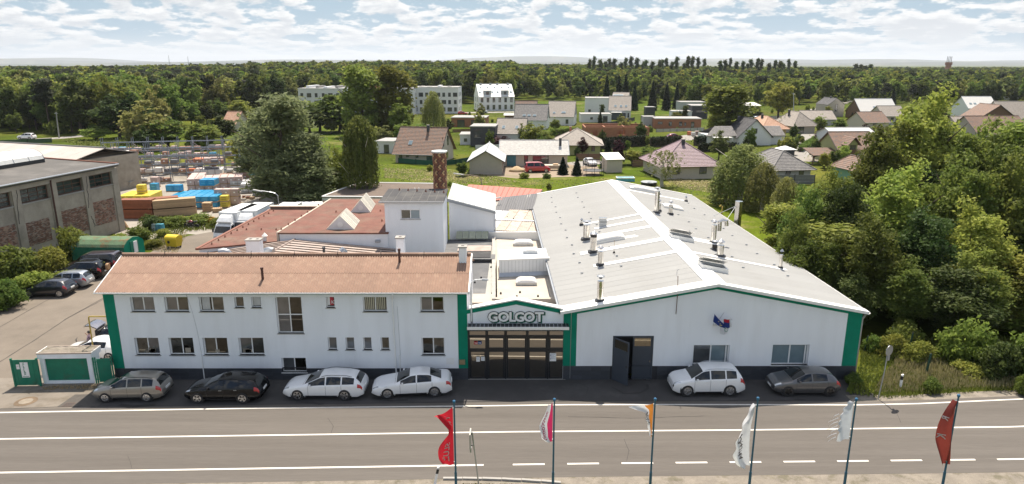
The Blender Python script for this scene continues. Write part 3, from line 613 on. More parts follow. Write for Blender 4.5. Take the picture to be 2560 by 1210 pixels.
# monitor
mz0,mz1=3.48,4.85
p0=G(1249,690,3.55); p1=G(1371,685,3.55)
mon=MB(); mon.prism([(p0.x,p0.y,0),(p1.x,p1.y,0),(p1.x-.1,p1.y+3.0,0),(p0.x-.1,p0.y+3.0,0)],[(p0.x,p0.y,mz1),(p1.x,p1.y,mz1),(p1.x-.1,p1.y+3,mz1+.02),(p0.x-.1,p0.y+3.0,mz1+.02)]); mo=mon.ob('monitor_box',mat('white_sandwich_panel',(.66,.68,.69),.4,var=.03),link_b)
for i in range(14):
    x=p0.x+(p1.x-p0.x)*(i+.5)/14; y=p0.y+(p1.y-p0.y)*(i+.5)/14; MB().box(x-.012,x+.012,y-.014,y+.01,3.75,mz1-.1).ob('panel_joint',galv,mo)
MB().hexa([(p0.x-.06,p0.y-.1,mz1),(p1.x+.06,p1.y-.1,mz1),(p1.x+.06,p1.y+.25,mz1),(p0.x-.06,p0.y+.25,mz1),(p0.x-.06,p0.y-.1,mz1+.07),(p1.x+.06,p1.y-.1,mz1+.07),(p1.x+.06,p1.y+.25,mz1+.07),(p0.x-.06,p0.y+.25,mz1+.07)]).ob('coping',flash_white,mo)
MB().hexa([(p0.x-.05,p0.y-.25,3.44),(p1.x+.05,p1.y-.25,3.44),(p1.x+.05,p1.y+.0,3.44),(p0.x-.05,p0.y+.0,3.44),(p0.x-.05,p0.y-.25,3.55),(p1.x+.05,p1.y-.25,3.55),(p1.x+.05,p1.y-.02,3.8),(p0.x-.05,p0.y-.02,3.8)]).ob('flashing',galv,mo)
p=G(1326,630,mz1+.02); barrel(link_b,p,1.15,.95,.2,dome_m,base=.2,name='roof_hatch')
for (px,py) in ((1252,735),(1300,732),(1292,743),(1345,742)):
    p=G(px,py,3.48); MB().lathe(p,[(.09,0),(.06,.06),(.06,.14)],8).ob('roof_vent',rubber,link_b)
# dark roof terrace next to it with open roof lights
dk=thing('dark_roof_extension','flat dark-felted roof strip with rusty roof lights beside the office gable','building',(-3.5,52,0),world=True)
fr_roof('roof',[(-2.82,46.9),(-1.42,46.9),(-1.9,63.4),(-6.2,63.4),(-6.2,58.2),(-6.0,46.9)],3.42,grey_felt,dk)
MB().box(-2.82,-1.3,45.0,46.9,0,3.6).ob('front_parapet',cream_screed,dk)
q=[G(1213,738,3.43),G(1231,738,3.43),G(1247,600,3.43),G(1232,600,3.43)]; MB().poly(*[(a.x,a.y,3.428) for a in q]).ob('pale_felt_strip',mat('pale_roof_felt',(.34,.34,.31),.9,var=.12),dk)
for k in range(12):
    p=G(1234+rng.uniform(-6,10)-k*.6,735-k*11,3.43); MB().lathe(p,[(.08,0),(.06,.05),(.06,.11)],8).ob('roof_vent',rubber,dk)
for (x,y) in ((1187,707),(1203,695)): p=G(x,y,3.43); MB().lathe(p,[(.08,0),(.06,.05),(.06,.11)],8).ob('roof_vent',rubber,dk)
def roof_box(x0,y0,x1,y1,h,lid,m=dark_metal,nm='roof_light'):
    a=G(x0,y1,3.43); b=G(x1,y1,3.43); d=max(.8,(G(x0,y0,3.43)-a).length)
    o=MB().box(a.x,b.x,a.y,a.y+d,3.4,3.4+h).ob(nm,m,dk)
    MB().hexa([(a.x-.05,a.y-.05,3.4+h),(b.x+.05,a.y-.05,3.4+h),(b.x+.05,a.y+d,3.45+h),(a.x-.05,a.y+d,3.45+h),(a.x-.05,a.y-.05,3.46+h),(b.x+.05,a.y-.05,3.46+h),(b.x+.05,a.y+d,3.52+h),(a.x-.05,a.y+d,3.52+h)]).ob('cover',lid,o); return o
roof_box(1145,628,1226,640,.45,seam_beige); roof_box(1152,640,1225,653,.35,black_felt,mat('rust_metal',(.12,.05,.03),.8,var=.3))
roof_box(1172,646,1236,656,.28,grey_felt)
p=G(1140,602,3.43)
for i in range(5): MB().hexa([(p.x+.62*i,p.y,3.6),(p.x+.58+.62*i,p.y,3.6),(p.x+.58+.62*i,p.y+.9,4.1),(p.x+.62*i,p.y+.9,4.1),(p.x+.62*i,p.y-.03,3.66),(p.x+.58+.62*i,p.y-.03,3.66),(p.x+.58+.62*i,p.y+.87,4.16),(p.x+.62*i,p.y+.87,4.16)]).ob('glazed_panel',mat('greenish_wired_glass',(.34,.36,.27),.25,rnd=.1),dk)

# ---------------------------------------------------------------- the white hall
HX0,HX1,HXR=3.26,22.05,12.75; HE,HR=4.72,6.50; HB=79.3; SK=-.026
hall=thing('workshop_hall','large white hall with low pale metal roof, green gable band and many roof chimneys','building',(HXR,Y0,0),world=True)
KX=lambda x,y: x+SK*(y-Y0)
hd=fxz(1530,1631,841,946); hd=(hd[0],hd[1],0.02,hd[3])
hw=[fxz(1731,1822,861,911),fxz(1928,2020,860,911)]
PH=fxz(1500,1501,912,913)[2]
def gz_at(x): return HE+(HR-HE)*(1-abs(x-HXR)/(HXR-HX0 if x<HXR else HX1-HXR))
mb=MB(); hs=[hd]+hw; wall_holes(mb,FF,HX0,HX1,0.0,HE-.3,hs,.22)
mb.poly(FF(HX0,HE-.3),FF(HX1,HE-.3),FF(HX1,HE-.05),FF(HXR,HR-.05),FF(HX0,HE-.05))
for x in (HX0,HX1):
    q=[(x,Y0,0),(x,Y0,HE-.05),(KX(x,HB),HB,HE-.05),(KX(x,HB),HB,0)]; mb.poly(*(q if x==HX0 else q[::-1]))
mb.poly((KX(HX1,HB),HB,0),(KX(HX0,HB),HB,0),(KX(HX0,HB),HB,HE-.05),(KX(HXR,HB),HB,HR-.05),(KX(HX1,HB),HB,HE-.05))
mb.ob('wall',white_wall,hall)
plinth(hall,HX0+.012,HX1+.01,PH,[hd]+hw)
for a0,a1 in ((HX0,A(1443,780,Y0).x),(A(2121,780,Y0).x,HX1)): MB().fbox(FF,a0,a1,PH,HE-.02,-.01,.006).ob('green_band',green_paint,hall)
for xa,xb in ((HX0,HXR),(HXR,HX1)):
    za,zb=gz_at(xa)-.04,gz_at(xb)-.04; b=.33
    MB().hexa([(xa,Y0-.009,za-b),(xb,Y0-.009,zb-b),(xb,Y0-.001,zb-b),(xa,Y0-.001,za-b),(xa,Y0-.009,za),(xb,Y0-.009,zb),(xb,Y0-.001,zb),(xa,Y0-.001,za)]).ob('green_band',green_paint,hall)
for k,h in enumerate(hw):
    window(hall,FF,*h,2,1,.16,sill=white_paint,gms=[glass_dark if k==0 else glass_blue,glass_blue],ft=.08)
    MB().fbox(FF,h[1]-.24,h[1]-.17,h[2]+.08,h[3]-.08,-.16,-.1).ob('window_frame_bar',white_frame,hall)
# grey steel double door, one leaf open
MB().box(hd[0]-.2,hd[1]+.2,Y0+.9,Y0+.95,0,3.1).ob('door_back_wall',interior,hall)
for a in (hd[0],hd[1]-.08): MB().fbox(FF,a,a+.08,0,hd[3],-.2,.012).ob('door_frame',anth_panel,hall)
MB().fbox(FF,hd[0],hd[1],hd[3],hd[3]+.08,-.2,.012).ob('door_frame',anth_panel,hall)
def leaf(fr,W,H,nm='door'):
    f=MB().fbox(fr,0,W,0.03,H*.78,-.03,.03); f.fbox(fr,0,.09,H*.78,H,-.03,.03); f.fbox(fr,W-.09,W,H*.78,H,-.03,.03); f.fbox(fr,.09,W-.09,H-.08,H,-.03,.03)
    o=f.ob(nm,anth_panel,hall); MB().fbox(fr,.09,W-.09,H*.78,H-.08,-.01,.01).ob('pane',mat('brown_door_glass',(.30,.26,.19),.05,metal=.9,var=.08),o)
    MB().fbox(fr,W-.14,W-.08,H*.42,H*.46,.03,.09).ob('door_handle',steel,o)
W=(hd[1]-hd[0])/2
leaf(Fr((hd[0]+W,Y0+.05,0),(1,0,0),(0,0,1),(0,-1,0)),W-.08,hd[3])
leaf(Fr((hd[0]+.06,Y0-.03,0),(.66,-.75,0),(0,0,1),(-.75,-.66,0)),W-.06,hd[3])
# roof sheets down both slopes
nS=39; dyS=(HB-Y0+.3)/nS
Ulen=math.hypot(HXR-HX0,HR-HE); shL=corr_sheet(math.hypot(HXR-HX0+.2,(HR-HE)*1.02),dyS-.012,.2,.016,5,hall_sheet,prof='trap'); shR=corr_sheet(math.hypot(HX1-HXR+.2,(HR-HE)*1.02),dyS-.012,.2,.016,5,hall_sheet,prof='trap')
for m_ in (shL,shR):
    k=len(m_.vertices)
for i in range(nS):
    y=Y0-.2+i*dyS
    put_sheet(shL,hall,(KX(HX0,y)-.2,y+dyS,HE-.03),(0,-1,0),(HXR-HX0,0,HR-HE))
    put_sheet(shR,hall,(KX(HX1,y)+.2,y,HE-.03),(0,1,0),(HXR-HX1,0,HR-HE))
nl=Vector((-(HR-HE),0,HXR-HX0)).normalized(); nr_=Vector((HR-HE,0,HX1-HXR)).normalized(); pk=Vector((HXR,Y0,HR+.04))
def nplane(n): # planes run back along the skewed axis
    d=Vector((SK,1,0)); a=Vector((n.z,0,-n.x)); return d.cross(a).normalized()*(-1 if d.cross(a).z<0 else 1)
NL,NR=nplane(nl),nplane(nr_)
def onl(px,py): return onplane(px,py,pk,NL)
def onr(px,py): return onplane(px,py,pk,NR)
def roofz(x,y):
    xr=x-SK*(y-Y0); return gz_at(xr)+.04
def cap(pts,name,m=flash_white,t=.045,lift=.006):
    MB().prism([(x,y,roofz(x,y)-.05) for x,y in pts],[(x,y,roofz(x,y)+lift) for x,y in pts]).ob(name,m,hall)
rw=.62
for s in (-1,1):
    pts=[(KX(HXR,Y0-.25),Y0-.25),(KX(HXR,HB+.1),HB+.1),(KX(HXR,HB+.1)+s*rw,HB+.1),(KX(HXR,Y0-.25)+s*rw,Y0-.25)]; cap(ccw(pts),'ridge_flashing',lift=.035)
for xa,xb in ((HX0-.25,HXR),(HXR,HX1+.25)):
    n=6
    for (y0,y1,nm) in ((Y0-.3,Y0+(.72 if xa<HXR-1 else .28),'verge_flashing'),(HB-.1,HB+.2,'verge_flashing')):
        mb=MB()
        P=[[(KX(x,y),y,roofz(KX(x,y),y)+.03) for x in (xa,xb)] for y in (y0,y1)]; mb.grid(P); mb.f=[tuple(reversed(f)) for f in mb.f]
        mb.poly((KX(xa,y0),y0,roofz(KX(xa,y0),y0)-.16),(KX(xb,y0),y0,roofz(KX(xb,y0),y0)-.16),(KX(xb,y0),y0,roofz(KX(xb,y0),y0)+.03),(KX(xa,y0),y0,roofz(KX(xa,y0),y0)+.03)); mb.ob(nm,flash_white,hall)
# white flashing strips from the ridge down to each flue
for (x0,y0,x1,y1,wd) in ((1450,562,1605,532,.45),(1486,571,1618,541,.5),(1452,597,1635,557,.62),(1540,597,1660,567,.62),(1451,634,1650,588,.8),(1484,665,1690,621,.6)):
    a=onl(x0,y0); b=onl(x1,y1); cap(ccw([(a.x,a.y-wd/2),(b.x,a.y-wd/2),(b.x,a.y+wd/2),(a.x,a.y+wd/2)]),'flue_flashing')
a=onl(1484,757); cap(ccw([(a.x,a.y-.1),(a.x+1.3,a.y-.1),(a.x+1.3,a.y+.55),(a.x,a.y+.55)]),'flue_flashing')
for (x0,y0,x1,y1,wd) in ((1715,627,1966,674,.5),(1723,598,1800,612,.6),(1560,470,1720,503,.5),(1702,592,1790,606,.5)):
    a=onr(x0,y0); b=onr(x1,y1); cap(ccw([(a.x,b.y-wd/2),(b.x,b.y-wd/2),(b.x,b.y+wd/2),(a.x,b.y+wd/2)]),'flue_flashing')
# soot stain: thin dark sheet of dust where flues discharge
MB().tube([(HX1+.14,Y0-.18,HE-.12),(HX1+.14,Y0-.05,HE-.3),(HX1+.06,Y0+.06,HE-.6),(HX1+.06,Y0+.06,.1)],.06,8).ob('downpipe',galv,hall)
gutter_pts=MB()
for (x,nm) in ((HX0-.27,'gutter'),(HX1+.27,'gutter')):
    mb=MB(); mb.grid([[(KX(x,y)+.08*math.cos(math.pi+math.pi*k/6),y,HE-.06+.08*math.sin(math.pi+math.pi*k/6)) for k in range(7)] for y in (Y0-.25,HB+.1)]); mb.ob(nm,galv if x<10 else flash_white,hall)
x=A(1428,800,Y0).x; MB().tube([(x,Y0-.02,.1),(x,Y0-.02,4.6)],.018,5).ob('cable_conduit',galv,hall)
MB().tube([A(1690,785,Y0-.03),A(1694,735,Y0-.03),A(1695,690,Y0-.1)],.022,5).ob('lightning_rod',mat('rusty_rod',(.2,.12,.08),.7,metal=.5),hall)
# flues, cowls and roof lights of the hall
def flue(px,pyb,pyt,wpx,side,cowl='cone',m=steel,curb=True):
    p=(onl if side<0 else onr)(px,pyb); t=A(px,pyt,p.y); h=t.z-p.z; r=wpx/2/FPX*math.hypot(p.y,CAMH-p.z)*.97
    o=MB().lathe(p-Vector((0,0,.15)),[(r*1.12,.0),(r*1.12,.22),(r,.24),(r,.5*h+.15),(r*1.03,.5*h+.16),(r*1.03,.5*h+.2),(r,.5*h+.21),(r,h*.86),(r*1.03,h*.86+.01),(r*1.03,h*.9),(r*.8,h*.9+.01)],20).ob('chimney',m,hall,angle=30)
    if curb: MB().lathe(p-Vector((0,0,.1)),[(r*1.7,.0),(r*1.7,.16),(r*1.15,.24)],16).ob('curb',dark_metal if curb==1 else flash_white,o)
    if cowl=='cone':
        MB().lathe(p+Vector((0,0,h*.9)),[(r*.55,0),(r*.55,.12)],10).ob('cowl_stem',dark_metal,o)
        MB().lathe(p+Vector((0,0,h*.9+.1)),[(r*1.25,0),(r*.2,.13+r*.3),(.01,.14+r*.3)],18).ob('cowl',steel if m!=soot else galv,o,angle=30)
    if cowl=='flat':
        MB().lathe(p+Vector((0,0,h*.9)),[(r*.5,0),(r*.5,.14)],10).ob('cowl_stem',dark_metal,o)
        MB().lathe(p+Vector((0,0,h*.9+.14)),[(r*1.3,0),(r*1.2,.05),(.02,.11)],18).ob('cowl',steel,o,angle=30)
    return o,p,h,r
for a in ((1500,752,690,16,-1,'flat'),(1501,662,619,14,-1,'cone'),(1483,629,583,17,-1,'dark'),(1466,597,553,17,-1,'flat'),(1454,562,551,7,-1,'cone'),
          (1641,531,467,12,1,'flat'),(1647,527,502,9,1,'cone'),(1676,535,505,10,1,'cone'),(1783,606,552,13,1,'cone'),(1800,640,604,17,1,'cone'),(1951,670,627,8,1,'cone'),(1715,503,494,6,1,'cone')):
    cw=a[5]; o,p,h,r=flue(*a[:5],cowl='cone' if cw=='dark' else cw)
    if cw=='dark': MB().lathe(p+Vector((0,0,h*.78)),[(r*1.02,0),(r*1.02,.32),(r*.8,.34)],16).ob('soot_band',soot,o)
o,p,h,r=flue(1787,624,606,14,1,'flat',soot)
p=onl(1507,565); o=MB().box(p.x-.3,p.x+.3,p.y-.25,p.y+.25,p.z-.1,p.z+.72).ob('vent_cowl',galv,hall); MB().box(p.x-.33,p.x+.33,p.y-.28,p.y+.28,p.z+.4,p.z+.44).ob('louvre',dark_metal,o); MB().box(p.x-.35,p.x+.35,p.y-.3,p.y+.3,p.z+.72,p.z+.76).ob('cover',steel,o)
# bent duct beside the paired flues
p=onr(1787,606); MB().tube([p+Vector((.25,-.1,1.0)),p+Vector((.25,-.1,1.75)),p+Vector((.45,-.1,1.85)),p+Vector((.75,-.1,1.8)),p+Vector((.8,-.1,1.4))],.16,10).ob('bent_duct',steel,hall)
# tall stack at the right eave with stays
b=Vector((KX(HX1,66)+.5,66.0,0)); bt=A(1848,503,66.0); b.x=bt.x
o=MB().lathe(Vector((b.x,66,0)),[(.34,0),(.34,bt.z-.5),(.36,bt.z-.48),(.36,bt.z),(.3,bt.z)],20).ob('tall_chimney',steel,hall,angle=30)
for (px,py) in ((1783,540),(1811,558)): q=onr(px,py); MB().tube([Vector((b.x-.3,66,bt.z-.5)),q],.025,5).ob('stay_rod',galv,o)
for (px,py) in ((1650,470),(1632,541),(1700,600),(1775,687),(1692,688)):
    q=onr(px,py) if px>1700 else onl(px,py); MB().tube([q,q+Vector((0,0,.3)),q+Vector((.1,0,.42))],.014,4).ob('lightning_clamp',grey_metal,hall)
q=onl(1535,632); MB().tube([q,q+Vector((0,0,1.0))],.012,4).ob('antenna_rod',mat('brass_rod',(.4,.27,.1),.4,metal=.8),hall); MB().lathe(q,[(.1,0),(.05,.12)],8).ob('antenna_base',soot,hall)
# snow clips in rows
clip=MB().box(-.09,.09,-.03,.03,0,.07).me('snow_clip',grey_metal)
for (xr,n) in ((5.2,12),(8.0,12)):
    for i in range(n): y=47+i*2.6; x=KX(xr+.15*(i%2),y); link('snow_clip',clip,hall,Vector((x,y,roofz(x,y)))-ORG[hall.name])
for (xr,n) in ((16.4,11),(19.6,10)):
    for i in range(n): y=46+i*2.9; x=KX(xr+.2*(i%2),y); link('snow_clip',clip,hall,Vector((x,y,roofz(x,y)))-ORG[hall.name])
# skylights: barrel domes and two tilted open hatches
def skydome(px,py,L_,W_,side,hh=.35):
    p=(onl if side<0 else onr)(px,py); P=[]; sl_=(HR-HE)/(HXR-HX0)*(1 if side<0 else -1)
    for i in range(9):
        u=i/8-.5; e=min(1,(1-abs(u)*2)*3+.1)
        P.append([(p.x+u*L_,p.y+W_/2*math.cos(math.pi*k/8),p.z+.03+u*L_*sl_+.12+hh*e*math.sin(math.pi*k/8)) for k in range(9)])
    o=MB().grid(P).ob('skylight',dome_m,hall,smooth=True); c=[(p.x+sx*L_/2*1.02,p.y+sy*W_/2*1.04) for sx,sy in ((-1,-1),(1,-1),(1,1),(-1,1))]
    MB().prism([(x,y,p.z+(x-p.x)*sl_-.05) for x,y in c],[(x,y,p.z+(x-p.x)*sl_+.14) for x,y in c]).ob('curb',flash_white,o)
skydome(1519,600,2.6,1.15,-1); skydome(1612,477,3.4,1.0,1,.3); skydome(1681,519,1.9,1.5,1,.18)
def hatch(px,py):
    p=onr(px,py); L_,W_=1.75,1.15; sl_=-(HR-HE)/(HX1-HXR)
    def q(a,b,h): return (p.x+a*L_,p.y+b*W_,p.z+a*L_*sl_+h)
    o=MB(); t=.09
    for (a0,a1,b0,b1) in ((-.5,.5,-.5,-.42),(-.5,.5,.42,.5),(-.5,-.44,-.42,.42),(.44,.5,-.42,.42)):
        o.prism([q(a0,b0,-.05),q(a1,b0,-.05),q(a1,b1,-.05),q(a0,b1,-.05)],[q(a0,b0,.3),q(a1,b0,.3),q(a1,b1,.3),q(a0,b1,.3)])
    o=o.ob('skylight',flash_white,hall); MB().poly(q(-.44,-.42,.1),q(.44,-.42,.1),q(.44,.42,.1),q(-.44,.42,.1)).ob('shaft',mat('dark_shaft',(.05,.045,.04),.6),o)
    for k in (-.15,.15): MB().prism([q(-.44,k-.03,.12),q(.44,k-.03,.12),q(.44,k+.03,.12),q(-.44,k+.03,.12)],[q(-.44,k-.03,.18),q(.44,k-.03,.18),q(.44,k+.03,.18),q(-.44,k+.03,.18)]).ob('glazing_bar',dark_metal,o)
    P=[]
    for i in range(7):
        a=-.52+1.04*i/6; P.append([(q(a,.5,.32)[0],q(a,.5,.32)[1]-W_*1.05*(1-k/6)*.75,q(a,.5,.32)[2]+W_*1.05*(1-k/6)*.36+.16*math.sin(math.pi*k/6)*math.sin(math.pi*(i+.3)/6.6)) for k in range(7)])
    MB().grid(P).ob('lid',dome_m,o,smooth=True)
    MB().tube([q(.3,-.4,.3),Vector(q(.3,-.3,.9))],.018,5).ob('lid_stay',grey_metal,o)
hatch(1703,597); hatch(1782,672)
# ---------------------------------------------------------------- rear buildings of the works
ann=thing('rear_annex','low annex behind the office with hipped beige seam-metal roof and tin ventilators','building',(-19,52,0),world=True)
Pk=Vector((-19.0,57.9,4.85)); Pf=Vector((-20.6,47.2,4.85)); LB,LF=Vector((-26.6,56.3,4.05)),Vector((-26.9,47.2,4.05)); RB,RF=Vector((-10.2,57.9,4.0)),Vector((-10.2,47.2,4.0))
mb=MB(); mb.poly(LF,Pf,Pk,LB); mb.poly(Pf,RF,RB,Pk); mb.poly((-26.6,47.2,0),(-10.2,47.2,0),RF,Pf,LF); mb.poly((-26.6,56.3,0),(-26.6,47.2,0),LF,LB); mb.poly((-10.2,47.2,0),(-10.2,57.9,0),RB,RF); mb.poly(RB,(-10.2,57.9,0),(-26.6,56.3,0),LB,Pk)
mb.ob('roof',seam_beige,ann)
for (e0,e1,h0,h1,n) in ((LF,LB,Pf,Pk,16),(RF,RB,Pf,Pk,16)):
    for i in range(1,n):
        a=e0.lerp(e1,i/n); b=h0.lerp(h1,i/n); d=Vector((0,.022,0)); MB().hexa([a-d,a+d,b+d,b-d]+[q+Vector((0,0,.06)) for q in (a-d,a+d,b+d,b-d)]).ob('roof_seam',mat('dark_seam',(.10,.075,.06),.7),ann)
MB().tube([Pf+Vector((0,0,.03)),Pk+Vector((0,0,.03))],.07,6).ob('ridge_cap',seam_beige,ann)
def pitch_z(x,y):
    f=(y-Pf.y)/(Pk.y-Pf.y); rx=Pf.x+(Pk.x-Pf.x)*f; lx_=LF.x+(LB.x-LF.x)*f
    return 4.85-(rx-x)/(rx-lx_)*.8 if x<rx else 4.85-(x-rx)/(-10.2-rx)*.85
def elbow(px,py,flip=1,h=.75,r=.27):
    Y=52.0; p=A(px,py,Y); z=pitch_z(p.x,Y); o=MB().box(p.x-r*.95,p.x+r*.95,Y-r,Y+r,z-.1,z+h*.55).ob('ventilator',mat('brown_tin',(.16,.10,.08),.6,metal=.3),ann)
    path=[Vector((p.x,Y,z+h*.5)),Vector((p.x,Y,z+h*.8)),Vector((p.x-.1*flip,Y-.05,z+h)),Vector((p.x-.35*flip,Y-.1,z+h*1.12)),Vector((p.x-.7*flip,Y-.15,z+h*1.02))]
    MB().tube(path,[r,r,r*1.05,r*1.05,r*1.05],12).ob('cowl',galv,o,angle=40)
elbow(572,628); elbow(860,612,.3,1.1); elbow(663,630,-1,.6); elbow(833,632,.6,.6)
def stackbox(parent,px0,px1,pyt,Y,zb,m=white_wall,capm=concrete,holes_=2,name='chimney'):
    a=A(px0,pyt,Y); b=A(px1,pyt,Y); d=min(.7,(b.x-a.x)); o=MB().box(a.x,b.x,Y,Y+d,zb,a.z-.09).ob(name,m,parent)
    MB().box(a.x-.06,b.x+.06,Y-.06,Y+d+.06,a.z-.09,a.z).ob('chimney_cap',capm,o)
    for i in range(holes_):
        x=a.x+(b.x-a.x)*(i+.5)/holes_; MB().box(x-.1,x+.1,Y+d*.3,Y+d*.7,a.z,a.z+.006).ob('flue_hole',soot,o)
    return o
stackbox(ann,613,648,600,50.5,3.8); stackbox(ann,989,1009,594,49.8,3.2,holes_=1)
for (px,pyt,pyb,Y) in ((809,618,640,50.5),(650,616,640,51.0)):
    t=A(px,pyt,Y); MB().lathe((t.x,Y,3.9),[(.1,0),(.1,t.z-3.9-.1),(.13,t.z-3.9-.09),(.13,t.z-3.9)],8).ob('vent_pipe',dark_metal,ann)
# long brown felt-roofed building
brn=thing('brown_roof_building','long low building with rust-brown felt roof in two levels behind the annex','building',(-20,64,0),world=True)
lo=[(-26.6,56.0),(-20.6,58.6),(-20.6,72.4),(-25.9,72.0)]; zl=4.45
MB().prism([(x,y,0) for x,y in lo],[(x,y,zl) for x,y in lo]).ob('lower_wall',white_wall,brn)
def slab(name,pts,z0,z1,m,parent,grow=.15):
    c=Vector((sum(p[0] for p in pts)/len(pts),sum(p[1] for p in pts)/len(pts))); q=[]
    for p in pts: d=(Vector(p)-c); q.append(Vector(p)+d.normalized()*grow)
    q=ccw([(a.x,a.y) for a in q]); return MB().prism([(x,y,z0) for x,y in q],[(x,y,z1) for x,y in q]).ob(name,m,parent)
slab('lower_roof',lo,zl,zl+.12,brown_felt,brn,.2)
hi=[(-20.4,58.1),(-10.9,58.1),(-11.6,73.4),(-19.7,73.4)]; zh=5.3
MB().prism([(x,y,0) for x,y in hi],[(x,y,zh) for x,y in hi]).ob('wall',white_wall,brn)
slab('roof',hi,zh,zh+.12,brown_felt,brn,.16)
MB().hexa([(-20.62,58.0,zl+.1),(-20.45,58.0,zl+.1),(-19.75,73.5,zl+.1),(-19.92,73.5,zl+.1),(-20.62,58.0,zh+.16),(-20.45,58.0,zh+.16),(-19.75,73.5,zh+.16),(-19.92,73.5,zh+.16)]).ob('roof_upstand',mat('cream_edge',(.5,.42,.34),.7),brn)
MB().box(-26.0,-20.6,72.0,72.5,zl+.1,zl+.42).ob('rear_parapet',mat('timber_parapet',(.2,.14,.1),.85,var=.3),brn)
MB().box(-26.1,-20.5,71.9,72.6,zl+.42,zl+.47).ob('parapet_coping',mat('cream_edge',(.5,.42,.34)),brn)
MB().hexa([(-26.8,55.75,zl),(-26.55,55.75,zl),(-25.8,72.2,zl),(-26.1,72.2,zl),(-26.8,55.75,zl+.17),(-26.55,55.75,zl+.17),(-25.8,72.2,zl+.17),(-26.1,72.2,zl+.17)]).ob('roof_edge_trim',mat('rust_brown_trim',(.2,.075,.045),.7),brn)
pin=MB(); pin.lathe((0,0,0),[(.11,0),(.05,.1),(.04,.2)],6); pin=pin.me('roof_clip',mat('rust_brown_trim',(.2,.075,.045)))
for i in range(12): link('roof_clip',pin,brn,Vector((-26.0+i*.062,57.2+i*1.25,zl+.12))-ORG[brn.name])
for i in range(8): link('roof_clip',pin,brn,Vector((-20.5+i*.06,59+i*1.8,zh+.15))-ORG[brn.name])
for i in range(4): link('roof_clip',pin,brn,Vector((-25+i*1.4,62.5,zl+.12))-ORG[brn.name])
for (x,y) in ((-17.5,66.5),(-15.4,66.6),(-13.2,67),(-12.2,62.5),(-16,71.5)): link('roof_clip',pin,brn,Vector((x,y,zh+.12))-ORG[brn.name])
t=A(661,582,58.5); MB().lathe((t.x,58.5,zl),[(.16,0),(.16,t.z-zl-.3),(.26,t.z-zl-.28),(.03,t.z-zl)],14).ob('vent_pipe',flash_white,brn,angle=30)
def rooflight(L0,R0,apex,back,z):
    """triangular roof light: white gable to the front, ribbed glazed sides"""
    o=MB(); l=Vector(L0); r=Vector(R0); a=Vector(apex); d=Vector(back)
    o.prism([l,r,a],[l+d,r+d,a+d]); o=o.ob('roof_light',mat('white_ribbed_gable',(.68,.67,.66),.6,var=.06),brn)
    for (e,s) in ((r,1),(l,-1)):
        nrm=(a-e).cross(d)*(-s if False else 1); nrm=nrm.normalized(); nrm=nrm if nrm.z>0 else -nrm
        for k in range(9):
            p=e+d*(k/9); q=e+d*((k+.72)/9); h=nrm*.035; MB().hexa([p,q,a+d*((k+.72)/9),a+d*(k/9)]+[v+h for v in (p,q,a+d*((k+.72)/9),a+d*(k/9))]).ob('glazing_strip',mat('pale_glazing_strip',(.55,.52,.44),.3,rnd=.15),o)
    c=l.lerp(r,.5)+(a-l.lerp(r,.5))*.38; MB().lathe(c+Vector((0,-.06,0)),[(.23,.0),(.23,.05)],14,'y').ob('vent_disc',flash_white,o)
    return o
zz_=zh+.12
l=G(816,574,zz_); r=G(884,575,zz_); ap_=A(850,541,l.y); bk=A(876,520,l.y+3.6); rooflight((l.x,l.y,zz_),(r.x,l.y,zz_),(ap_.x,l.y,ap_.z),(-.25,3.6,0),zz_)
l=G(876,531,zz_); r=G(926,531,zz_); ap_=A(902,501,l.y); rooflight((l.x,l.y,zz_),(r.x,l.y,zz_),(ap_.x,l.y,ap_.z),(-.3,4.2,0),zz_)
# low grey building at the back, and white tower block with chimney
gar=thing('felt_roof_garage','small flat-roofed building with white fascia behind the willow','building',(-17,84,0),world=True)
a=G(805,490,3.6); q=[(a.x,a.y),(a.x+13.5,a.y-.6),(a.x+13.8,a.y+9.5),(a.x+2.4,a.y+10.5)]
MB().prism([(x,y,0) for x,y in q],[(x,y,3.4) for x,y in q]).ob('wall',mat('pale_green_wall',(.42,.45,.40),.8),gar); slab('roof',q,3.42,3.5,mat('brown_grey_felt',(.12,.09,.07),.9,var=.25),gar,.1)
for i in range(4):
    p0,p1=q[i],q[(i+1)%4]; MB().tube([(p0[0],p0[1],3.55),(p1[0],p1[1],3.55)],.1,4).ob('fascia',flash_white,gar)
tow=thing('white_tower_block','tall white stair block with dark felt roof and one small window','building',(-8.5,58.3,0),world=True)
TX0,TX1,TY0,TY1,TZ=-11.1,-6.02,58.3,63.3,8.05
wn=[A(1002,548,TY0),A(1050,524,TY0)]; TF=Fr((0,TY0,0),(1,0,0),(0,0,1),(0,-1,0)); wh=(wn[0].x,wn[1].x,wn[0].z,wn[1].z)
mb=MB(); wall_holes(mb,TF,TX0,TX1,0,TZ,[wh],.15); mb.poly((TX1,TY0,0),(TX1-.12,TY1,0),(TX1-.12,TY1,TZ),(TX1,TY0,TZ)); mb.poly((TX0-.12,TY1,0),(TX0,TY0,0),(TX0,TY0,TZ),(TX0-.12,TY1,TZ)); mb.poly((TX1-.12,TY1,0),(TX0-.12,TY1,0),(TX0-.12,TY1,TZ),(TX1-.12,TY1,TZ)); mb.ob('wall',white_wall,tow)
window(tow,TF,*wh,2,1,.1,gms=[glass_office,glass_blue],sill=galv)
MB().prism([(TX0-.42,TY0-.3,TZ),(TX1+.1,TY0-.3,TZ),(TX1-.0,TY1+.3,TZ+.1),(TX0-.55,TY1+.3,TZ+.1)],[(TX0-.42,TY0-.3,TZ+.14),(TX1+.1,TY0-.3,TZ+.14),(TX1-.0,TY1+.3,TZ+.26),(TX0-.55,TY1+.3,TZ+.26)]).ob('roof',black_felt,tow)
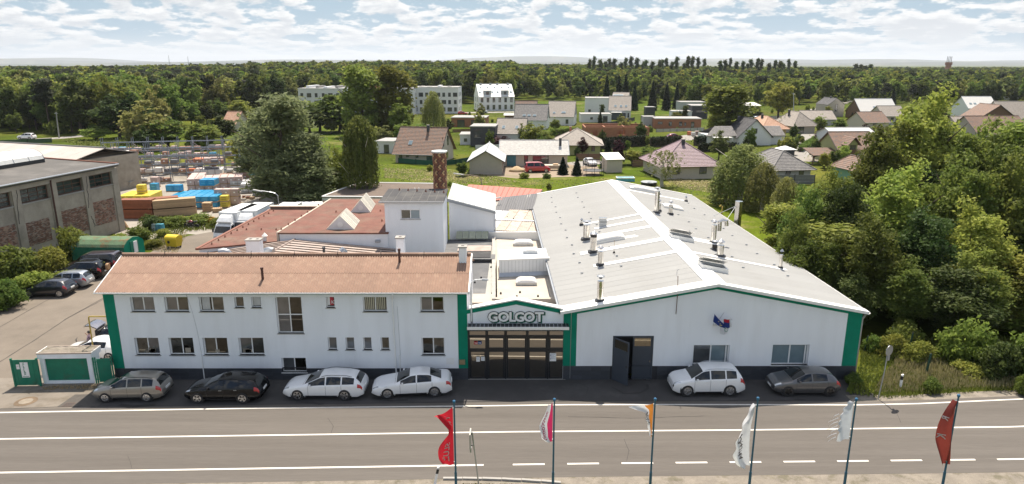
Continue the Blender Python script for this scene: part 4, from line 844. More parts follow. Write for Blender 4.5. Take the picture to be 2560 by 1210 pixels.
MB().box(TX0-.45,TX1+.12,TY0-.34,TY0-.28,TZ+.02,TZ+.16).ob('roof_edge_trim',galv,tow)
for i in range(7):
    x=TX0+.1+i*.72; MB().prism([(x,TY0-.25,TZ+.14),(x+.03,TY0-.25,TZ+.14),(x-.1,TY1+.2,TZ+.25),(x-.13,TY1+.2,TZ+.25)],[(x,TY0-.25,TZ+.155),(x+.03,TY0-.25,TZ+.155),(x-.1,TY1+.2,TZ+.27),(x-.13,TY1+.2,TZ+.27)]).ob('felt_joint',mat('felt_joint',(.12,.118,.11),.8),tow)
for i in range(6): link('roof_clip',pin,tow,Vector((TX0+.6+i*.85,TY1-.4-.25*i,TZ+.26))-ORG[tow.name])
for (px,dz_) in ((1037,.9),(1047,.85)): t=A(px,470,66); MB().tube([(t.x,66,5),(t.x,66,t.z)],.06,6).ob('white_pipe',flash_white,tow)
MB().hexa([(TX0-.9,TY0-.45,4.55),(TX0-.45,TY0-.45,4.55),(TX0-.45,TY0-.1,4.6),(TX0-.9,TY0-.1,4.6),(TX0-.9,TY0-.45,4.7),(TX0-.45,TY0-.45,4.7),(TX0-.45,TY0-.1,4.8),(TX0-.9,TY0-.1,4.8)]).ob('flood_lamp',grey_metal,tow)
# round chimney: courses of glazed bricks in spiralling colours, each laid as a raised block
chm=thing('brick_chimney','round chimney of spiral red, brown and yellow bricks with a pale cap','chimney',(-6.95,65.2,0),world=True)
cz=A(1098,378,65.2).z; rad=.66; cxx,cyy=-6.93,65.2
bm_=[mat('chimney_brick_red',(.20,.07,.035),.5,var=.15),mat('chimney_brick_brown',(.10,.04,.025),.5,var=.2),mat('chimney_brick_yellow',(.50,.33,.16),.5,var=.12)]
MB().lathe((cxx,cyy,0),[(rad-.03,0),(rad-.03,cz)],24).ob('shaft',mat('mortar_dark',(.11,.07,.05),.9),chm)
nb=22; ch_h=.145; groups=[MB(),MB(),MB()]; z=2.6; row=0
while z<cz-.2:
    for i in range(nb):
        k=(i*2+row*1)%8; g=groups[0 if k in(0,1,4,7) else (1 if k in (2,6) else 2)] if (i+row)%2 else groups[0 if k<3 else (2 if k==4 else 1)]
        t0=2*math.pi*(i+.5*(row%2)+.05)/nb; t1=t0+2*math.pi*.9/nb; r0,r1=rad-.05,rad+rng.uniform(-.006,.012)
        P=[(cxx+r*math.cos(t),cyy+r*math.sin(t)) for r,t in ((r0,t0),(r1,t0),(r1,t1),(r0,t1))]; P=[P[0],P[1],P[2],P[3]]
        g.hexa([(x,y,z+.008) for x,y in P]+[(x,y,z+ch_h-.008) for x,y in P])
    z+=ch_h; row+=1
for g,m_,nm in zip(groups,bm_,('red_brick','brown_brick','yellow_brick')): o=g.ob(nm,m_,chm); o['kind']='stuff'
MB().lathe((cxx,cyy,cz-.12),[(rad+.02,0),(rad+.1,.05),(rad+.1,.16),(rad-.1,.2)],24).ob('chimney_cap',mat('pale_cap',(.6,.62,.62),.5),chm)
MB().lathe((cxx,cyy,cz+.07),[(rad-.16,0),(rad-.16,.02)],16).ob('flue_hole',mat('bluish_cap',(.33,.4,.42),.5),chm)
# white shed right of the chimney
shd=thing('white_shed_building','white rear block with sloping pale tiled roof beside the brick chimney','building',(-4,66,0),world=True)
SX0,SX1,SY0,SY1=-6.05,-1.72,64.1,72.6
mb=MB(); mb.prism([(SX0,SY0,0),(SX1,SY0,0),(SX1-.2,SY1,0),(SX0-.2,SY1,0)],[(SX0,SY0,7.15),(SX1,SY0,6.02),(SX1-.2,SY1,6.02),(SX0-.2,SY1,7.15)]); mb.ob('wall',white_wall,shd)
sl_=(7.15-6.02)/(SX1-SX0); 
MB().prism([(SX0-.1,SY0-.22,7.18),(SX1+.16,SY0-.22,5.98),(SX1-.05,SY1+.2,5.98),(SX0-.35,SY1+.2,7.18)],[(SX0-.1,SY0-.22,7.32),(SX1+.16,SY0-.22,6.1),(SX1-.05,SY1+.2,6.1),(SX0-.35,SY1+.2,7.32)]).ob('roof',tile_pale,shd)
for i in range(1,9):
    f=i/9; x=SX0-.1+f*(SX1-SX0+.26); z=7.32-f*1.22
    MB().prism([(x,SY0-.22,z),(x+.04,SY0-.22,z-.01),(x-.2,SY1+.2,z-.01),(x-.24,SY1+.2,z)],[(x,SY0-.22,z+.05),(x+.04,SY0-.22,z+.04),(x-.2,SY1+.2,z+.04),(x-.24,SY1+.2,z+.05)]).ob('roof_batten',tile_pale,shd)
for k in range(1,14):
    y=SY0+k*.62; MB().prism([(SX0-.1-.02*k,y,7.322),(SX1+.15-.02*k,y,6.102),(SX1+.15-.02*k,y+.03,6.102),(SX0-.1-.02*k,y+.03,7.322)],[(SX0-.1-.02*k,y,7.345),(SX1+.15-.02*k,y,6.125),(SX1+.15-.02*k,y+.03,6.125),(SX0-.1-.02*k,y+.03,7.345)]).ob('tile_course',tile_pale,shd)
MB().prism([(SX0-.12,SY0-.28,7.02),(SX1+.18,SY0-.28,5.84),(SX1+.18,SY0-.23,5.84),(SX0-.12,SY0-.23,7.02)],[(SX0-.12,SY0-.28,7.25),(SX1+.18,SY0-.28,6.04),(SX1+.18,SY0-.23,6.04),(SX0-.12,SY0-.23,7.25)]).ob('verge_board',grey_metal,shd)
MB().tube([(SX1+.1,SY0-.1,5.9),(SX1+.12,SY0-.05,3.6)],.06,6).ob('downpipe',galv,shd)
# corrugated lean-to, grey-tiled and red-roofed sheds by the hall's left eave
lean=thing('corrugated_lean_to','low annex with weathered cream corrugated roof and white front parapet','building',(.4,66,0),world=True)
MB().prism([(-1.7,64.0,0),(2.6,63.2,0),(2.35,71.5,0),(-1.9,72,0)],[(-1.7,64.0,4.1),(2.6,63.2,4.0),(2.35,71.5,4.35),(-1.9,72,4.45)]).ob('wall',white_wall,lean)
cs=corr_sheet(8.2,1.05,.21,.04,6,mat('cream_corrugated',(.45,.38,.32),.7,var=.15,rnd=.1,second=(.33,.26,.2),sscale=.8),)
for i in range(4): put_sheet(cs,lean,(-1.72+i*1.07,64.1-.2*i,4.16+.0*i),(1,-.18,0),(-.03,1,.04))
MB().hexa([(-2.3,63.75,3.2),(2.62,62.95,3.2),(2.62,63.15,3.2),(-2.3,63.95,3.2),(-2.3,63.75,4.05),(2.62,62.95,4.28),(2.62,63.15,4.28),(-2.3,63.95,4.05)]).ob('parapet',flash_white,lean)
MB().hexa([(-1.8,67.8,4.32),(2.5,67.0,4.30),(2.5,67.25,4.31),(-1.8,68.05,4.33),(-1.8,67.8,4.42),(2.5,67.0,4.40),(2.5,67.25,4.41),(-1.8,68.05,4.43)]).ob('sheet_lap',flash_white,lean)
for (px,py) in ((1256,530),(1270,537),(1268,544),(1284,548)): p=G(px,py,4.3); MB().lathe(p,[(.07,0),(.06,.14)],8).ob('roof_vent',rubber,lean)
gsh=thing('grey_tiled_shed','small shed with dark grey tiled roof between the red roof and the hall','building',(.5,76,0),world=True)
MB().prism([(-1.95,72.2,0),(2.35,71.8,0),(2.2,79,0),(-2.1,79.4,0)],[(-1.95,72.2,4.0),(2.35,71.8,4.6),(2.2,79,4.9),(-2.1,79.4,4.2)]).ob('wall',concrete,gsh)
cs=corr_sheet(7.4,1.08,.27,.04,6,mat('dark_grey_tile',(.10,.10,.105),.7,var=.12,rnd=.06))
for i in range(4): put_sheet(cs,gsh,(-2.0+i*1.09,72.1-.1*i,4.08+.145*i),(1,-.09,.135),(-.02,1,.03))
red=thing('red_metal_roof_building','low building with standing-seam red metal roof behind the works','building',(-1,82,0),world=True)
a=G(1170,467,4.4); b=G(1357,479,4.4); c_=G(1335,503,4.4); d_=G(1244,503,4.4)
Q=[(-5.7,78.2,4.3),(2.6,78.0,4.3),(3.8,84.0,4.5),(-5.6,86.5,4.7)]
MB().prism([(x,y,0) for x,y,z in Q],[(x,y,z) for x,y,z in Q]).ob('wall',concrete,red)
for i in range(14):
    f0,f1=i/14,(i+.97)/14; p=[Vector(Q[0]).lerp(Vector(Q[1]),f0),Vector(Q[0]).lerp(Vector(Q[1]),f1),Vector(Q[3]).lerp(Vector(Q[2]),f1),Vector(Q[3]).lerp(Vector(Q[2]),f0)]
    MB().prism([v+Vector((0,0,.03)) for v in p],[v+Vector((0,0,.09)) for v in p]).ob('roof_panel',red_sheet,red)
    if i: MB().tube([p[0]+Vector((0,0,.1)),p[3]+Vector((0,0,.1))],.035,4).ob('roof_seam',red_sheet,red)
def street_lamp(x,y,H,arm,label,m=galv):
    t=thing('street_lamp',label,'street lamp',(x,y,0)); MB().tube([(0,0,0),(0,0,H*.93),(arm*.12,0,H*.975),(arm*.4,-.0,H*1.0),(arm*.8,0,H*1.02)],[.07,.06,.05,.045,.045],8).ob('pole',m,t)
    MB().hexa([(arm*.75,-.12,H*1.0),(arm*1.25,-.12,H*1.03),(arm*1.25,.12,H*1.03),(arm*.75,.12,H*1.0),(arm*.75,-.1,H*1.0+.1),(arm*1.2,-.1,H*1.03+.12),(arm*1.2,.1,H*1.03+.12),(arm*.75,.1,H*1.0+.1)]).ob('lamp_head',mat('lamp_head_grey',(.5,.5,.48),.5),t); return t
t=A(694,480,73.5); street_lamp(t.x,73.5,t.z,-2.2,'silver street lamp rising behind the brown felt roof, arm bent over')
t=A(1203,438,87); street_lamp(t.x,87,t.z,-2.9,'rusty grey street lamp at the meadow edge behind the red roof',mat('rusty_lamp_pole',(.2,.16,.13),.7))
t=A(1230,480,76); street_lamp(t.x-1.9,76,4.9,2.4,'short bracket lamp standing over the red metal roof',flash_white)

# ---------------------------------------------------------------- old factory on the left and the long shed behind it
K=Vector((-47.6,81.0,0)); d1=Vector((-.19,-1,0)).normalized(); d2=Vector((-1,.19,0)).normalized()
old=thing('old_factory','decaying grey-plastered factory hall with bare brick panels and rusty windows','building',K,world=True)
OH=8.15; WL=34.0; WD=26
f=Fr(K+d1*WL,-d1,(0,0,1)); f.N=Vector((-d1.y,d1.x,0))*-1 if (Vector((-d1.y,d1.x,0)).x<0) else Vector((-d1.y,d1.x,0))
def wa(px,py): # picture point -> (along, height) on that wall
    q=onplane(px,py,K,f.N); return (q-f.O).dot(f.U),q.z
wins=[]
for (x0,x1,y0l,y0r,y1l,y1r) in ((50,122,474,461,512,494),(140,206,455,442,490,475),(219,279,436,428,470,459),(-60,28,492,481,530,518)):
    a0=wa(x0,(y0l+y1l)/2)[0]; a1=wa(x1,(y0r+y1r)/2)[0]; wins.append((a0,a1))
zt,zb=wa(86,467)[1],wa(86,503)[1]
oh=[(a0,a1,zb,zt) for a0,a1 in wins]
extra=wins[-1][0]-5
while extra>1: oh.append((extra-3.2,extra,zb,zt)); extra-=5.2
mb=MB(); wall_holes(mb,f,0,WL,0,OH-.3,oh,.25)
C4=[f.O,K,K+d2*WD,f.O+d2*WD]
for i in (1,2,3): p,q=C4[i],C4[(i+1)%4]; mb.poly(p,q,q+Vector((0,0,OH-.3)),p+Vector((0,0,OH-.3)))
mb.ob('wall',old_plaster,old)
rustf=mat('rusty_window_frame',(.10,.05,.03),.8,var=.3); pane_old=mat('dusty_green_glass',(.035,.05,.045),.15,var=.4,scale=1.5,rnd=.4,spec=.6)
for h in oh: window(old,f,*h,3,3,.2,fm=rustf,gm=pane_old,ft=.12,mull=.07); 
for h in oh[:4]: MB().fbox(f,h[0]-.15,h[1]+.15,h[2]-.14,h[2],-.1,.1).ob('window_sill',concrete,old)
xs=sorted(oh); 
for (h0,h1) in zip(xs,xs[1:]+[(WL+.4,)]):   # piers between the bays
    a=(h0[1]+h1[0])/2; MB().fbox(f,a-.45,a+.45,0,OH-.45,.0,.16).ob('pier',old_plaster,old)
MB().fbox(f,0,WL,OH-.75,OH-.3,.0,.2).ob('cornice',old_plaster,old)
# exposed brick panels: brick courses laid one by one, joined per panel
def brick_panel(a0,a1,b0,b1,name='brick_panel'):
    MB().fbox(f,a0,a1,b0,b1,-.05,.02).ob('mortar_bed',mat('grey_mortar',(.27,.235,.2),.95,var=.2),old)
    g=[MB(),MB(),MB()]; z=b0; r=0
    while z<b1-.06:
        a=a0-(.13 if r%2 else 0)
        while a<a1-.06:
            x0,x1=max(a,a0),min(a+.25,a1)
            if rng.random()>.13 and x1-x0>.05: g[rng.choice((0,0,1,2))].fbox(f,x0+.008,x1-.008,z+.008,z+.068,.015,.03+rng.uniform(0,.02))
            a+=.262
        z+=.077; r+=1
    for q,m_ in zip(g,(brick_red,mat('pale_brick',(.33,.22,.16),.9,var=.2),mat('dark_brick',(.13,.07,.05),.9,var=.3))): o=q.ob('brick',m_,old); o['kind']='stuff'
for (x0,x1,yt,yb) in ((230,288,500,560),(150,222,520,585),(62,128,550,610),(-20,44,565,625)):
    a0=wa(x0,(yt+yb)/2)[0]; a1=wa(x1,(yt+yb)/2)[0]; b1=wa((x0+x1)/2,yt)[1]; b0=max(.3,wa((x0+x1)/2,yb)[1]); brick_panel(a0,a1,b0,b1)
# cracks and stains: thin plaster losses
for (x,y0,y1) in ((211,430,520),(36,465,560),(226,540,566)):
    P=[]; 
    for i in range(9):
        q=wa(x+rng.uniform(-2,2)+i*1.1,y0+(y1-y0)*i/8); P.append(f(q[0],q[1],.165))
    MB().tube(P,.035,4).ob('plaster_crack',soot,old)
a=wa(121,460); MB().tube([f(a[0],OH-.4,.35),f(a[0],OH-.9,.3),f(a[0]+.05,.8,.25)],.08,6).ob('downpipe',mat('brown_vent_pipe',(.09,.04,.03)),old)
rf=[f.O-f.N*-.5-d1*-.6,K+f.N*.5-d1*.35,K+d2*(WD+.4)-d1*.35,f.O+d2*(WD+.4)]
rf=[f.O+f.N*.5,K+f.N*.5-d1*.35,K+d2*(WD+.4)-d1*.35,f.O+d2*(WD+.4)]
lift=Vector((0,0,.9)); zr=Vector((0,0,OH)); mid0=f.O+d2*WD/2; mid1=K+d2*WD/2-d1*.35
mb=MB(); mb.prism([rf[0]+zr-Vector((0,0,.25)),rf[1]+zr-Vector((0,0,.25)),mid1+zr+lift*.6-Vector((0,0,.25)),mid0+zr+lift*.6-Vector((0,0,.25))],[rf[0]+zr,rf[1]+zr,mid1+zr+lift*.6,mid0+zr+lift*.6]); mb.prism([mid0+zr+lift*.6-Vector((0,0,.25)),mid1+zr+lift*.6-Vector((0,0,.25)),rf[2]+zr-Vector((0,0,.25)),rf[3]+zr-Vector((0,0,.25))],[mid0+zr+lift*.6,mid1+zr+lift*.6,rf[2]+zr,rf[3]+zr]); mb.ob('roof',mat('grey_roof_felt_old',(.088,.083,.077),.9,var=.14,scale=.4,fine=.05,second=(.115,.108,.10),sscale=.2),old)
MB().tube([rf[0]+zr+f.N*.05,rf[1]+zr+f.N*.05],.1,6).ob('gutter',galv,old)
MB().tube([rf[1]+zr+Vector((0,0,.06)),mid1+zr+lift*.6+Vector((0,0,.06)),rf[2]+zr+Vector((0,0,.06))],.1,5).ob('verge_trim',mat('rust_brown_trim',(.2,.075,.045)),old)
p=onplane(0,440,K+Vector((0,0,OH+.3)),Vector((0,0,1))); e=onplane(112,404,K+Vector((0,0,OH+.4)),Vector((0,0,1)))
dd=(d1); q0=e; P=[]; Lr=26.0; Wr=4.0
nrm=-f.N
for i in range(27):
    o_=q0+d1*(i); P.append([o_+nrm*(Wr/2-Wr/2*math.cos(math.pi*k/8))+Vector((0,0,.35+1.15*math.sin(math.pi*k/8))) for k in range(9)])
sk=MB().grid(P).ob('barrel_skylight',mat('white_grp_skylight',(.66,.66,.63),.4,var=.08),old)
MB().grid([[P[0][0],P[0][0]-Vector((0,0,.7))],[P[-1][0],P[-1][0]-Vector((0,0,.7))]]).ob('curb',dark_metal,sk); MB().poly(*P[0],).ob('end_cap',grey_metal,sk); MB().hexa([P[0][0]-Vector((0,0,.7)),P[0][8]-Vector((0,0,.7)),P[0][8]-Vector((0,0,.7))-d1*.05,P[0][0]-Vector((0,0,.7))-d1*.05,P[0][0],P[0][8],P[0][8]-d1*.05,P[0][0]-d1*.05]).ob('curb',dark_metal,sk)
for i in range(0,27,2): MB().tube([v+Vector((0,0,.01)) for v in P[i]],.035,4,caps=False).ob('rib',grey_metal,sk)
# pale long shed
A0=G(-160,420); 
lsh=thing('long_shed','very long low shed with pale corrugated roof behind the old factory','building',(-80,118,0),world=True)
SZ=5.6; RZ_=7.0
e1=Vector((-65.5,101.4,SZ)); e0=e1-Vector((.94,-.345,0))*35
u=(e1-e0).normalized(); nn=Vector((-u.y,u.x,0)); wd=5.8; e0=e0-u*30
r0,r1=e0+nn*wd+Vector((0,0,1.3)),e1+nn*wd+Vector((0,0,1.3)); b0,b1=e0+nn*wd*2,e1+nn*wd*2
def gnd(v): return Vector((v.x,v.y,0))
MB().prism([gnd(e0+nn*.3),gnd(e1+nn*.3),gnd(b1),gnd(b0)],[e0+nn*.3,e1+nn*.3,b1,b0]).ob('wall',old_plaster,lsh)
shed_m=mat('pale_fibre_sheet',(.40,.37,.335),.8,var=.1,scale=.4,rnd=.07,second=(.40,.36,.32),sscale=.3)
n=24; L_=(e1-e0).length
for i in range(n):
    for (a,b,c,d) in ((e0,e1,r0,r1),(r0,r1,b0,b1)):
        p=[a.lerp(b,i/n),a.lerp(b,(i+.985)/n),c.lerp(d,(i+.985)/n),c.lerp(d,i/n)]; MB().prism([v for v in p],[v+Vector((0,0,.1)) for v in p]).ob('roof_sheet',shed_m,lsh)
MB().tube([r0+Vector((0,0,.12)),r1+Vector((0,0,.12))],.16,6).ob('ridge_cap',mat('ridge_grey',(.22,.21,.2),.8),lsh)
for i in range(8):
    p=e1-u*(3+i*4.5); q=Fr(gnd(p)+nn*.28,u,(0,0,1),-nn); window(lsh,q,0,2.2,1.6,4.4,2,1,-.02,fm=galv,gm=glass_dark)
# green hut with rounded roof
hut=thing('green_hut','weathered green corrugated hut with rounded mossy roof beside the yard','hut',(-47,62,0),world=True)
a=G(183,655); b=G(318,655); hL=(b-a).length; u=Vector((1,-.04,0)).normalized(); v=Vector((.16,1,0)).normalized(); H0=A(183,612,a.y).z; H1=A(183,597,a.y+1.2).z
a=Vector((a.x,a.y,0)); prof=[(0,0),(0,H0*.86),(.18,H0),(.7,H1*1.02),(1.5,H1*1.1),(2.3,H1*1.02),(2.85,H0),(3.0,H0*.86),(3.0,0)]
gm=mat('weathered_green_sheet',(.012,.135,.08),.75,var=.2,scale=1,second=(.05,.15,.09),sscale=.8); gr=mat('mossy_green_roof',(.10,.165,.09),.9,var=.2,scale=1,second=(.16,.11,.05),sscale=.9,slo=.5,shi=.62)
n=30
for (i0,i1,m_,nm) in ((0,1,gm,'wall'),(1,7,gr,'roof'),(7,8,gm,'wall')):
    mb=MB(); P=[]
    for i in range(n*2+1):
        s=hL*i/(2*n); w_=.02*(i%2); P.append([a+u*s+v*(prof[k][0]+(w_ if prof[k][0]>1.5 else -w_))+Vector((0,0,prof[k][1]+w_)) for k in range(i0,i1+1)])
    mb.grid(P); mb.ob(nm,m_,hut)
end=[a+u*hL+v*p[0]+Vector((0,0,p[1])) for p in prof]; MB().poly(*end).ob('end_wall',green_paint,hut); MB().poly(*[q-u*hL for q in end][::-1]).ob('end_wall',gm,hut)
ff=Fr(a+u*(hL+.02),v,(0,0,1),u); MB().fbox(ff,.9,2.1,0,2.0,0,.06).ob('door',green_gate,hut); MB().fbox(ff,1.3,1.8,.7,1.9,.06,.14).ob('leaning_panel',white_paint,hut)
# ---------------------------------------------------------------- cars
def paint(name,col,metal=.0,rough=.28): return mat(name,col,rough,metal=metal,var=.015,coat=1.0)
CARS={ # from the front: (x, roof/hood height, belt height, top half-width)
'wagon':dict(L=4.24,W=.82,fw=.83,wb=2.46,r=.30,prof=[(0,.55,.50,.50),(.05,.70,.62,.58),(.25,.83,.72,.66),(.95,.99,.88,.70),(1.85,1.44,.93,.55),(2.5,1.50,.95,.57),(3.5,1.46,.98,.55),(3.82,1.40,1.0,.54),(4.12,1.0,.93,.62),(4.2,.78,.74,.66),(4.24,.45,.42,.6)],ws=(1.02,1.80),rw=(3.86,4.09),sw=[(1.22,2.12),(2.2,2.98),(3.06,3.68)],rails=(1.95,3.6)),
'golfwagon':dict(L=4.63,W=.895,fw=.86,wb=2.69,r=.33,prof=[(0,.55,.50,.55),(.06,.70,.64,.66),(.3,.82,.74,.72),(1.15,.98,.90,.76),(2.1,1.42,.95,.58),(2.7,1.48,.97,.60),(3.8,1.43,1.0,.57),(4.2,1.34,1.02,.56),(4.5,.99,.95,.66),(4.6,.76,.72,.72),(4.63,.45,.42,.66)],ws=(1.22,2.05),rw=(4.22,4.48),sw=[(1.45,2.4),(2.48,3.3),(3.38,4.12)],rails=(2.15,4.0)),
'passat':dict(L=4.92,W=.925,fw=.93,wb=2.84,r=.335,prof=[(0,.52,.48,.56),(.06,.68,.62,.68),(.35,.82,.74,.75),(1.3,.99,.90,.78),(2.3,1.43,.95,.60),(2.9,1.50,.97,.61),(4.0,1.45,1.0,.58),(4.42,1.36,1.02,.57),(4.78,1.0,.96,.68),(4.89,.76,.72,.74),(4.92,.45,.42,.68)],ws=(1.36,2.24),rw=(4.45,4.74),sw=[(1.6,2.6),(2.68,3.55),(3.63,4.35)],rails=(2.35,4.2)),
'sedan':dict(L=4.87,W=.92,fw=.96,wb=2.83,r=.34,prof=[(0,.50,.46,.50),(.06,.66,.60,.64),(.35,.80,.73,.74),(1.45,.97,.90,.76),(2.35,1.38,.95,.57),(2.85,1.45,.97,.58),(3.5,1.39,1.0,.55),(4.25,1.08,1.01,.62),(4.7,1.01,.97,.70),(4.83,.82,.78,.70),(4.87,.45,.42,.62)],ws=(1.52,2.3),rw=(3.55,4.22),sw=[(1.75,2.68),(2.76,3.62)],rails=None),
'suv':dict(L=4.43,W=.905,fw=.86,wb=2.60,r=.36,prof=[(0,.60,.55,.55),(.05,.82,.74,.66),(.3,.98,.88,.74),(1.05,1.10,1.02,.76),(1.85,1.60,1.07,.60),(2.4,1.69,1.09,.62),(3.6,1.65,1.12,.60),(4.0,1.57,1.14,.58),(4.28,1.12,1.06,.70),(4.40,.80,.78,.72),(4.43,.48,.45,.66)],ws=(1.1,1.8),rw=(4.02,4.25),sw=[(1.3,2.2),(2.28,3.15),(3.23,3.85)],rails=(1.95,3.75)),
'hatch':dict(L=4.10,W=.89,fw=.84,wb=2.56,r=.33,prof=[(0,.52,.48,.52),(.05,.70,.62,.64),(.28,.84,.75,.72),(1.05,.98,.90,.75),(1.95,1.40,.95,.57),(2.45,1.46,.97,.58),(3.25,1.40,1.0,.55),(3.62,1.30,1.03,.54),(3.95,.98,.93,.66),(4.06,.76,.72,.70),(4.10,.45,.42,.64)],ws=(1.12,1.9),rw=(3.64,3.92),sw=[(1.35,2.25),(2.33,3.2)],rails=None),
'van':dict(L=4.85,W=.95,fw=.88,wb=3.0,r=.34,prof=[(0,.6,.55,.6),(.05,.85,.78,.72),(.3,1.0,.92,.78),(.8,1.12,1.06,.80),(1.55,1.80,1.12,.70),(2.1,1.93,1.15,.72),(3.9,1.92,1.18,.72),(4.6,1.88,1.18,.70),(4.78,1.15,1.1,.80),(4.84,.8,.78,.8),(4.85,.45,.42,.74)],ws=(.86,1.5),rw=(4.62,4.76),sw=[(1.15,1.95),(2.05,3.1),(3.2,4.4)],rails=(1.9,4.3))}
def smooth_prof(P,x):
    xs=np.array([p[0] for p in P]); out=[]
    for k in (1,2,3):
        ys=np.array([p[k] for p in P]); d=0.09
        acc=sum(np.interp(np.clip(x+o*d,0,xs[-1]),xs,ys)*w_ for o,w_ in ((-1,.25),(-.5,.25),(0,0.0),(.5,.25),(1,.25)))
        e=min(1,min(x,xs[-1]-x)/.15); out.append(float(acc*e+np.interp(x,xs,ys)*(1-e)))
    return out
def car(kind,label,pm,loc,rz,rim=rim_m,group=None,detail=True,name='parked_car',cat='car',sill=None,glass=None,tail=True,roofm=None,group_=None):
    c=CARS[kind]; L=c['L']; W=c['W']; P=c['prof']; glass=glass or car_glass
    t=thing(name,label,cat,loc,rz,group)
    def sec(x):
        zt,zb,wt=smooth_prof(P,x); e=0.0
        fx_=min(1,x/.75); rx=min(1,(L-x)/.55); pl=(1-.20*(1-fx_)**2)*(1-.13*(1-rx)**2); w_=W*pl; wt=min(wt,w_-.05)
        cr=.05 if zt-zb>.25 else .035
        zb=min(zb,zt-cr-.01); zl=.20+.12*(1-min(1,x/.35))+.14*(1-min(1,(L-x)/.4)); wb_=w_-.035
        g=zt-cr
        pts=[(0,zt),(wt*.5,zt-cr*.18),(wt*.82,zt-cr*.5),(wt,g),(wt+(wb_-wt)*.36,g+(zb-g)*.32),(wt+(wb_-wt)*.7,g+(zb-g)*.68),(wb_,zb),(w_,zb-.1*(1 if zb>.7 else .4)),(w_,(zb+zl)/2),(w_-.015,zl+.12),(w_-.07,zl)]
        return pts
    def S(x,v,s=1,o=0.0):
        p=sec(min(max(x,0),L)); i=min(int(v),len(p)-2); f=v-i; y=p[i][0]*(1-f)+p[i+1][0]*f; z=p[i][1]*(1-f)+p[i+1][1]*f
        if o:
            dy=p[i+1][0]-p[i][0]; dz=p[i+1][1]-p[i][1]; n=math.hypot(dy,dz) or 1; y+=-dz/n*o; z+=dy/n*o
        return (L/2-x,y*s,z)
    xs=sorted(set([0,.02,.05,.1,.17,.25,.4]+[round(.55+i*.17,3) for i in range(int((L-1.0)/.17)+1)]+[L-.4,L-.28,L-.18,L-.1,L-.05,L-.02,L]+[p[0] for p in P]))
    nv=11; mb=MB(); ring=[]
    for x in xs:
        p=sec(x); row=[(L/2-x,-y,z) for y,z in p[::-1]]+[(L/2-x,y,z) for y,z in p[1:]]; ring.append(row)
    mb.grid(ring); mb.poly(*ring[0][::-1]); mb.poly(*ring[-1])
    mb.ob('body',pm,t,angle=38)
    def patch(nm,x0,x1,v0,v1,m,par=t,o=.008,both=True,sides=(1,),nx=8,nvv=4,inset=None):
        g=MB()
        for s in sides:
            rows=[]
            for i in range(nx+1):
                x=x0+(x1-x0)*i/nx; vs=[v0+(v1-v0)*j/nvv for j in range(nvv+1)]
                if both: vs2=[-v for v in vs[::-1]]+vs[1:] if v0==0 else vs
                else: vs2=vs
                row=[S(x,abs(v),(s if v>=0 else -s),o) for v in vs2]; rows.append(row if s>0 else row[::-1])
            g.grid(rows)
        g.f=[tuple(reversed(f)) for f in g.f]
        return g.ob(nm,m,par,smooth=True)
    patch('windscreen',*c['ws'],0,2.9,glass,nvv=5); patch('rear_window',*c['rw'],0,2.8,glass,nvv=5,nx=4)
    for (x0,x1) in c['sw']:
        for s in (1,-1): patch('side_window',x0,x1,3.25,5.85,glass,both=False,sides=(s,),o=.007)
    if roofm: patch('roof_panel',c['ws'][1]+.1,c['rw'][0]-.15,0,2.7,roofm,nvv=4)
    xf=c['fw']; xr=xf+c['wb']; r=c['r']*1.06
    for xw in (xf,xr):
        for s in (1,-1):
            yw=W*(.985 if xw>1 else .975)
            MB().lathe((L/2-xw,s*(yw-.05),r+.02),[(r+.075,-.02),(r+.075,.045),(0.01,.046)] if s>0 else [(0.01,-.046),(r+.075,-.045),(r+.075,.02)],20,'y').ob('wheel_arch',black_plastic,t)
            wh=MB().lathe((L/2-xw,s*(yw-.10),r),[(r*.7,-.08),(r*.93,-.1),(r,-.06),(r,.10),(r*.93,.15),(r*.66,.155),(r*.64,.12),(.01,.11)] if s>0 else [(.01,-.11),(r*.64,-.12),(r*.66,-.155),(r*.93,-.15),(r,-.10),(r,.06),(r*.93,.1),(r*.7,.08)],22,'y').ob('wheel',rubber,t,angle=35)
            g=MB(); cy_=s*(yw+.055); 
            g.lathe((L/2-xw,cy_,r),[(r*.66,-.02),(r*.67,.01*1),(r*.58,.012),(r*.57,-.02)],20,'y')
            for k in range(5 if detail else 5):
                a=2*math.pi*k/5+.3; 
                for d in (-.16,.16):
                    ca,sa=math.cos(a+d*.4),math.sin(a+d*.4); cb,sb=math.cos(a+d),math.sin(a+d); q=.035
                    g.hexa([(L/2-xw+ca*r*.1-sa*q*.6,cy_-.012,r+sa*r*.1+ca*q*.6),(L/2-xw+ca*r*.1+sa*q*.6,cy_-.012,r+sa*r*.1-ca*q*.6),(L/2-xw+cb*r*.62+sb*q*.6,cy_-.012,r+sb*r*.62-cb*q*.6),(L/2-xw+cb*r*.62-sb*q*.6,cy_-.012,r+sb*r*.62+cb*q*.6)]+[(L/2-xw+ca*r*.1-sa*q*.6,cy_+.012,r+sa*r*.1+ca*q*.6),(L/2-xw+ca*r*.1+sa*q*.6,cy_+.012,r+sa*r*.1-ca*q*.6),(L/2-xw+cb*r*.62+sb*q*.6,cy_+.012,r+sb*r*.62-cb*q*.6),(L/2-xw+cb*r*.62-sb*q*.6,cy_+.012,r+sb*r*.62+cb*q*.6)])
            g.lathe((L/2-xw,cy_,r),[(.06,-.012),(.05,.016),(.01,.016)] if s>0 else [(.01,-.016),(.05,-.016),(.06,.012)],12,'y'); g.ob('rim',rim,wh)
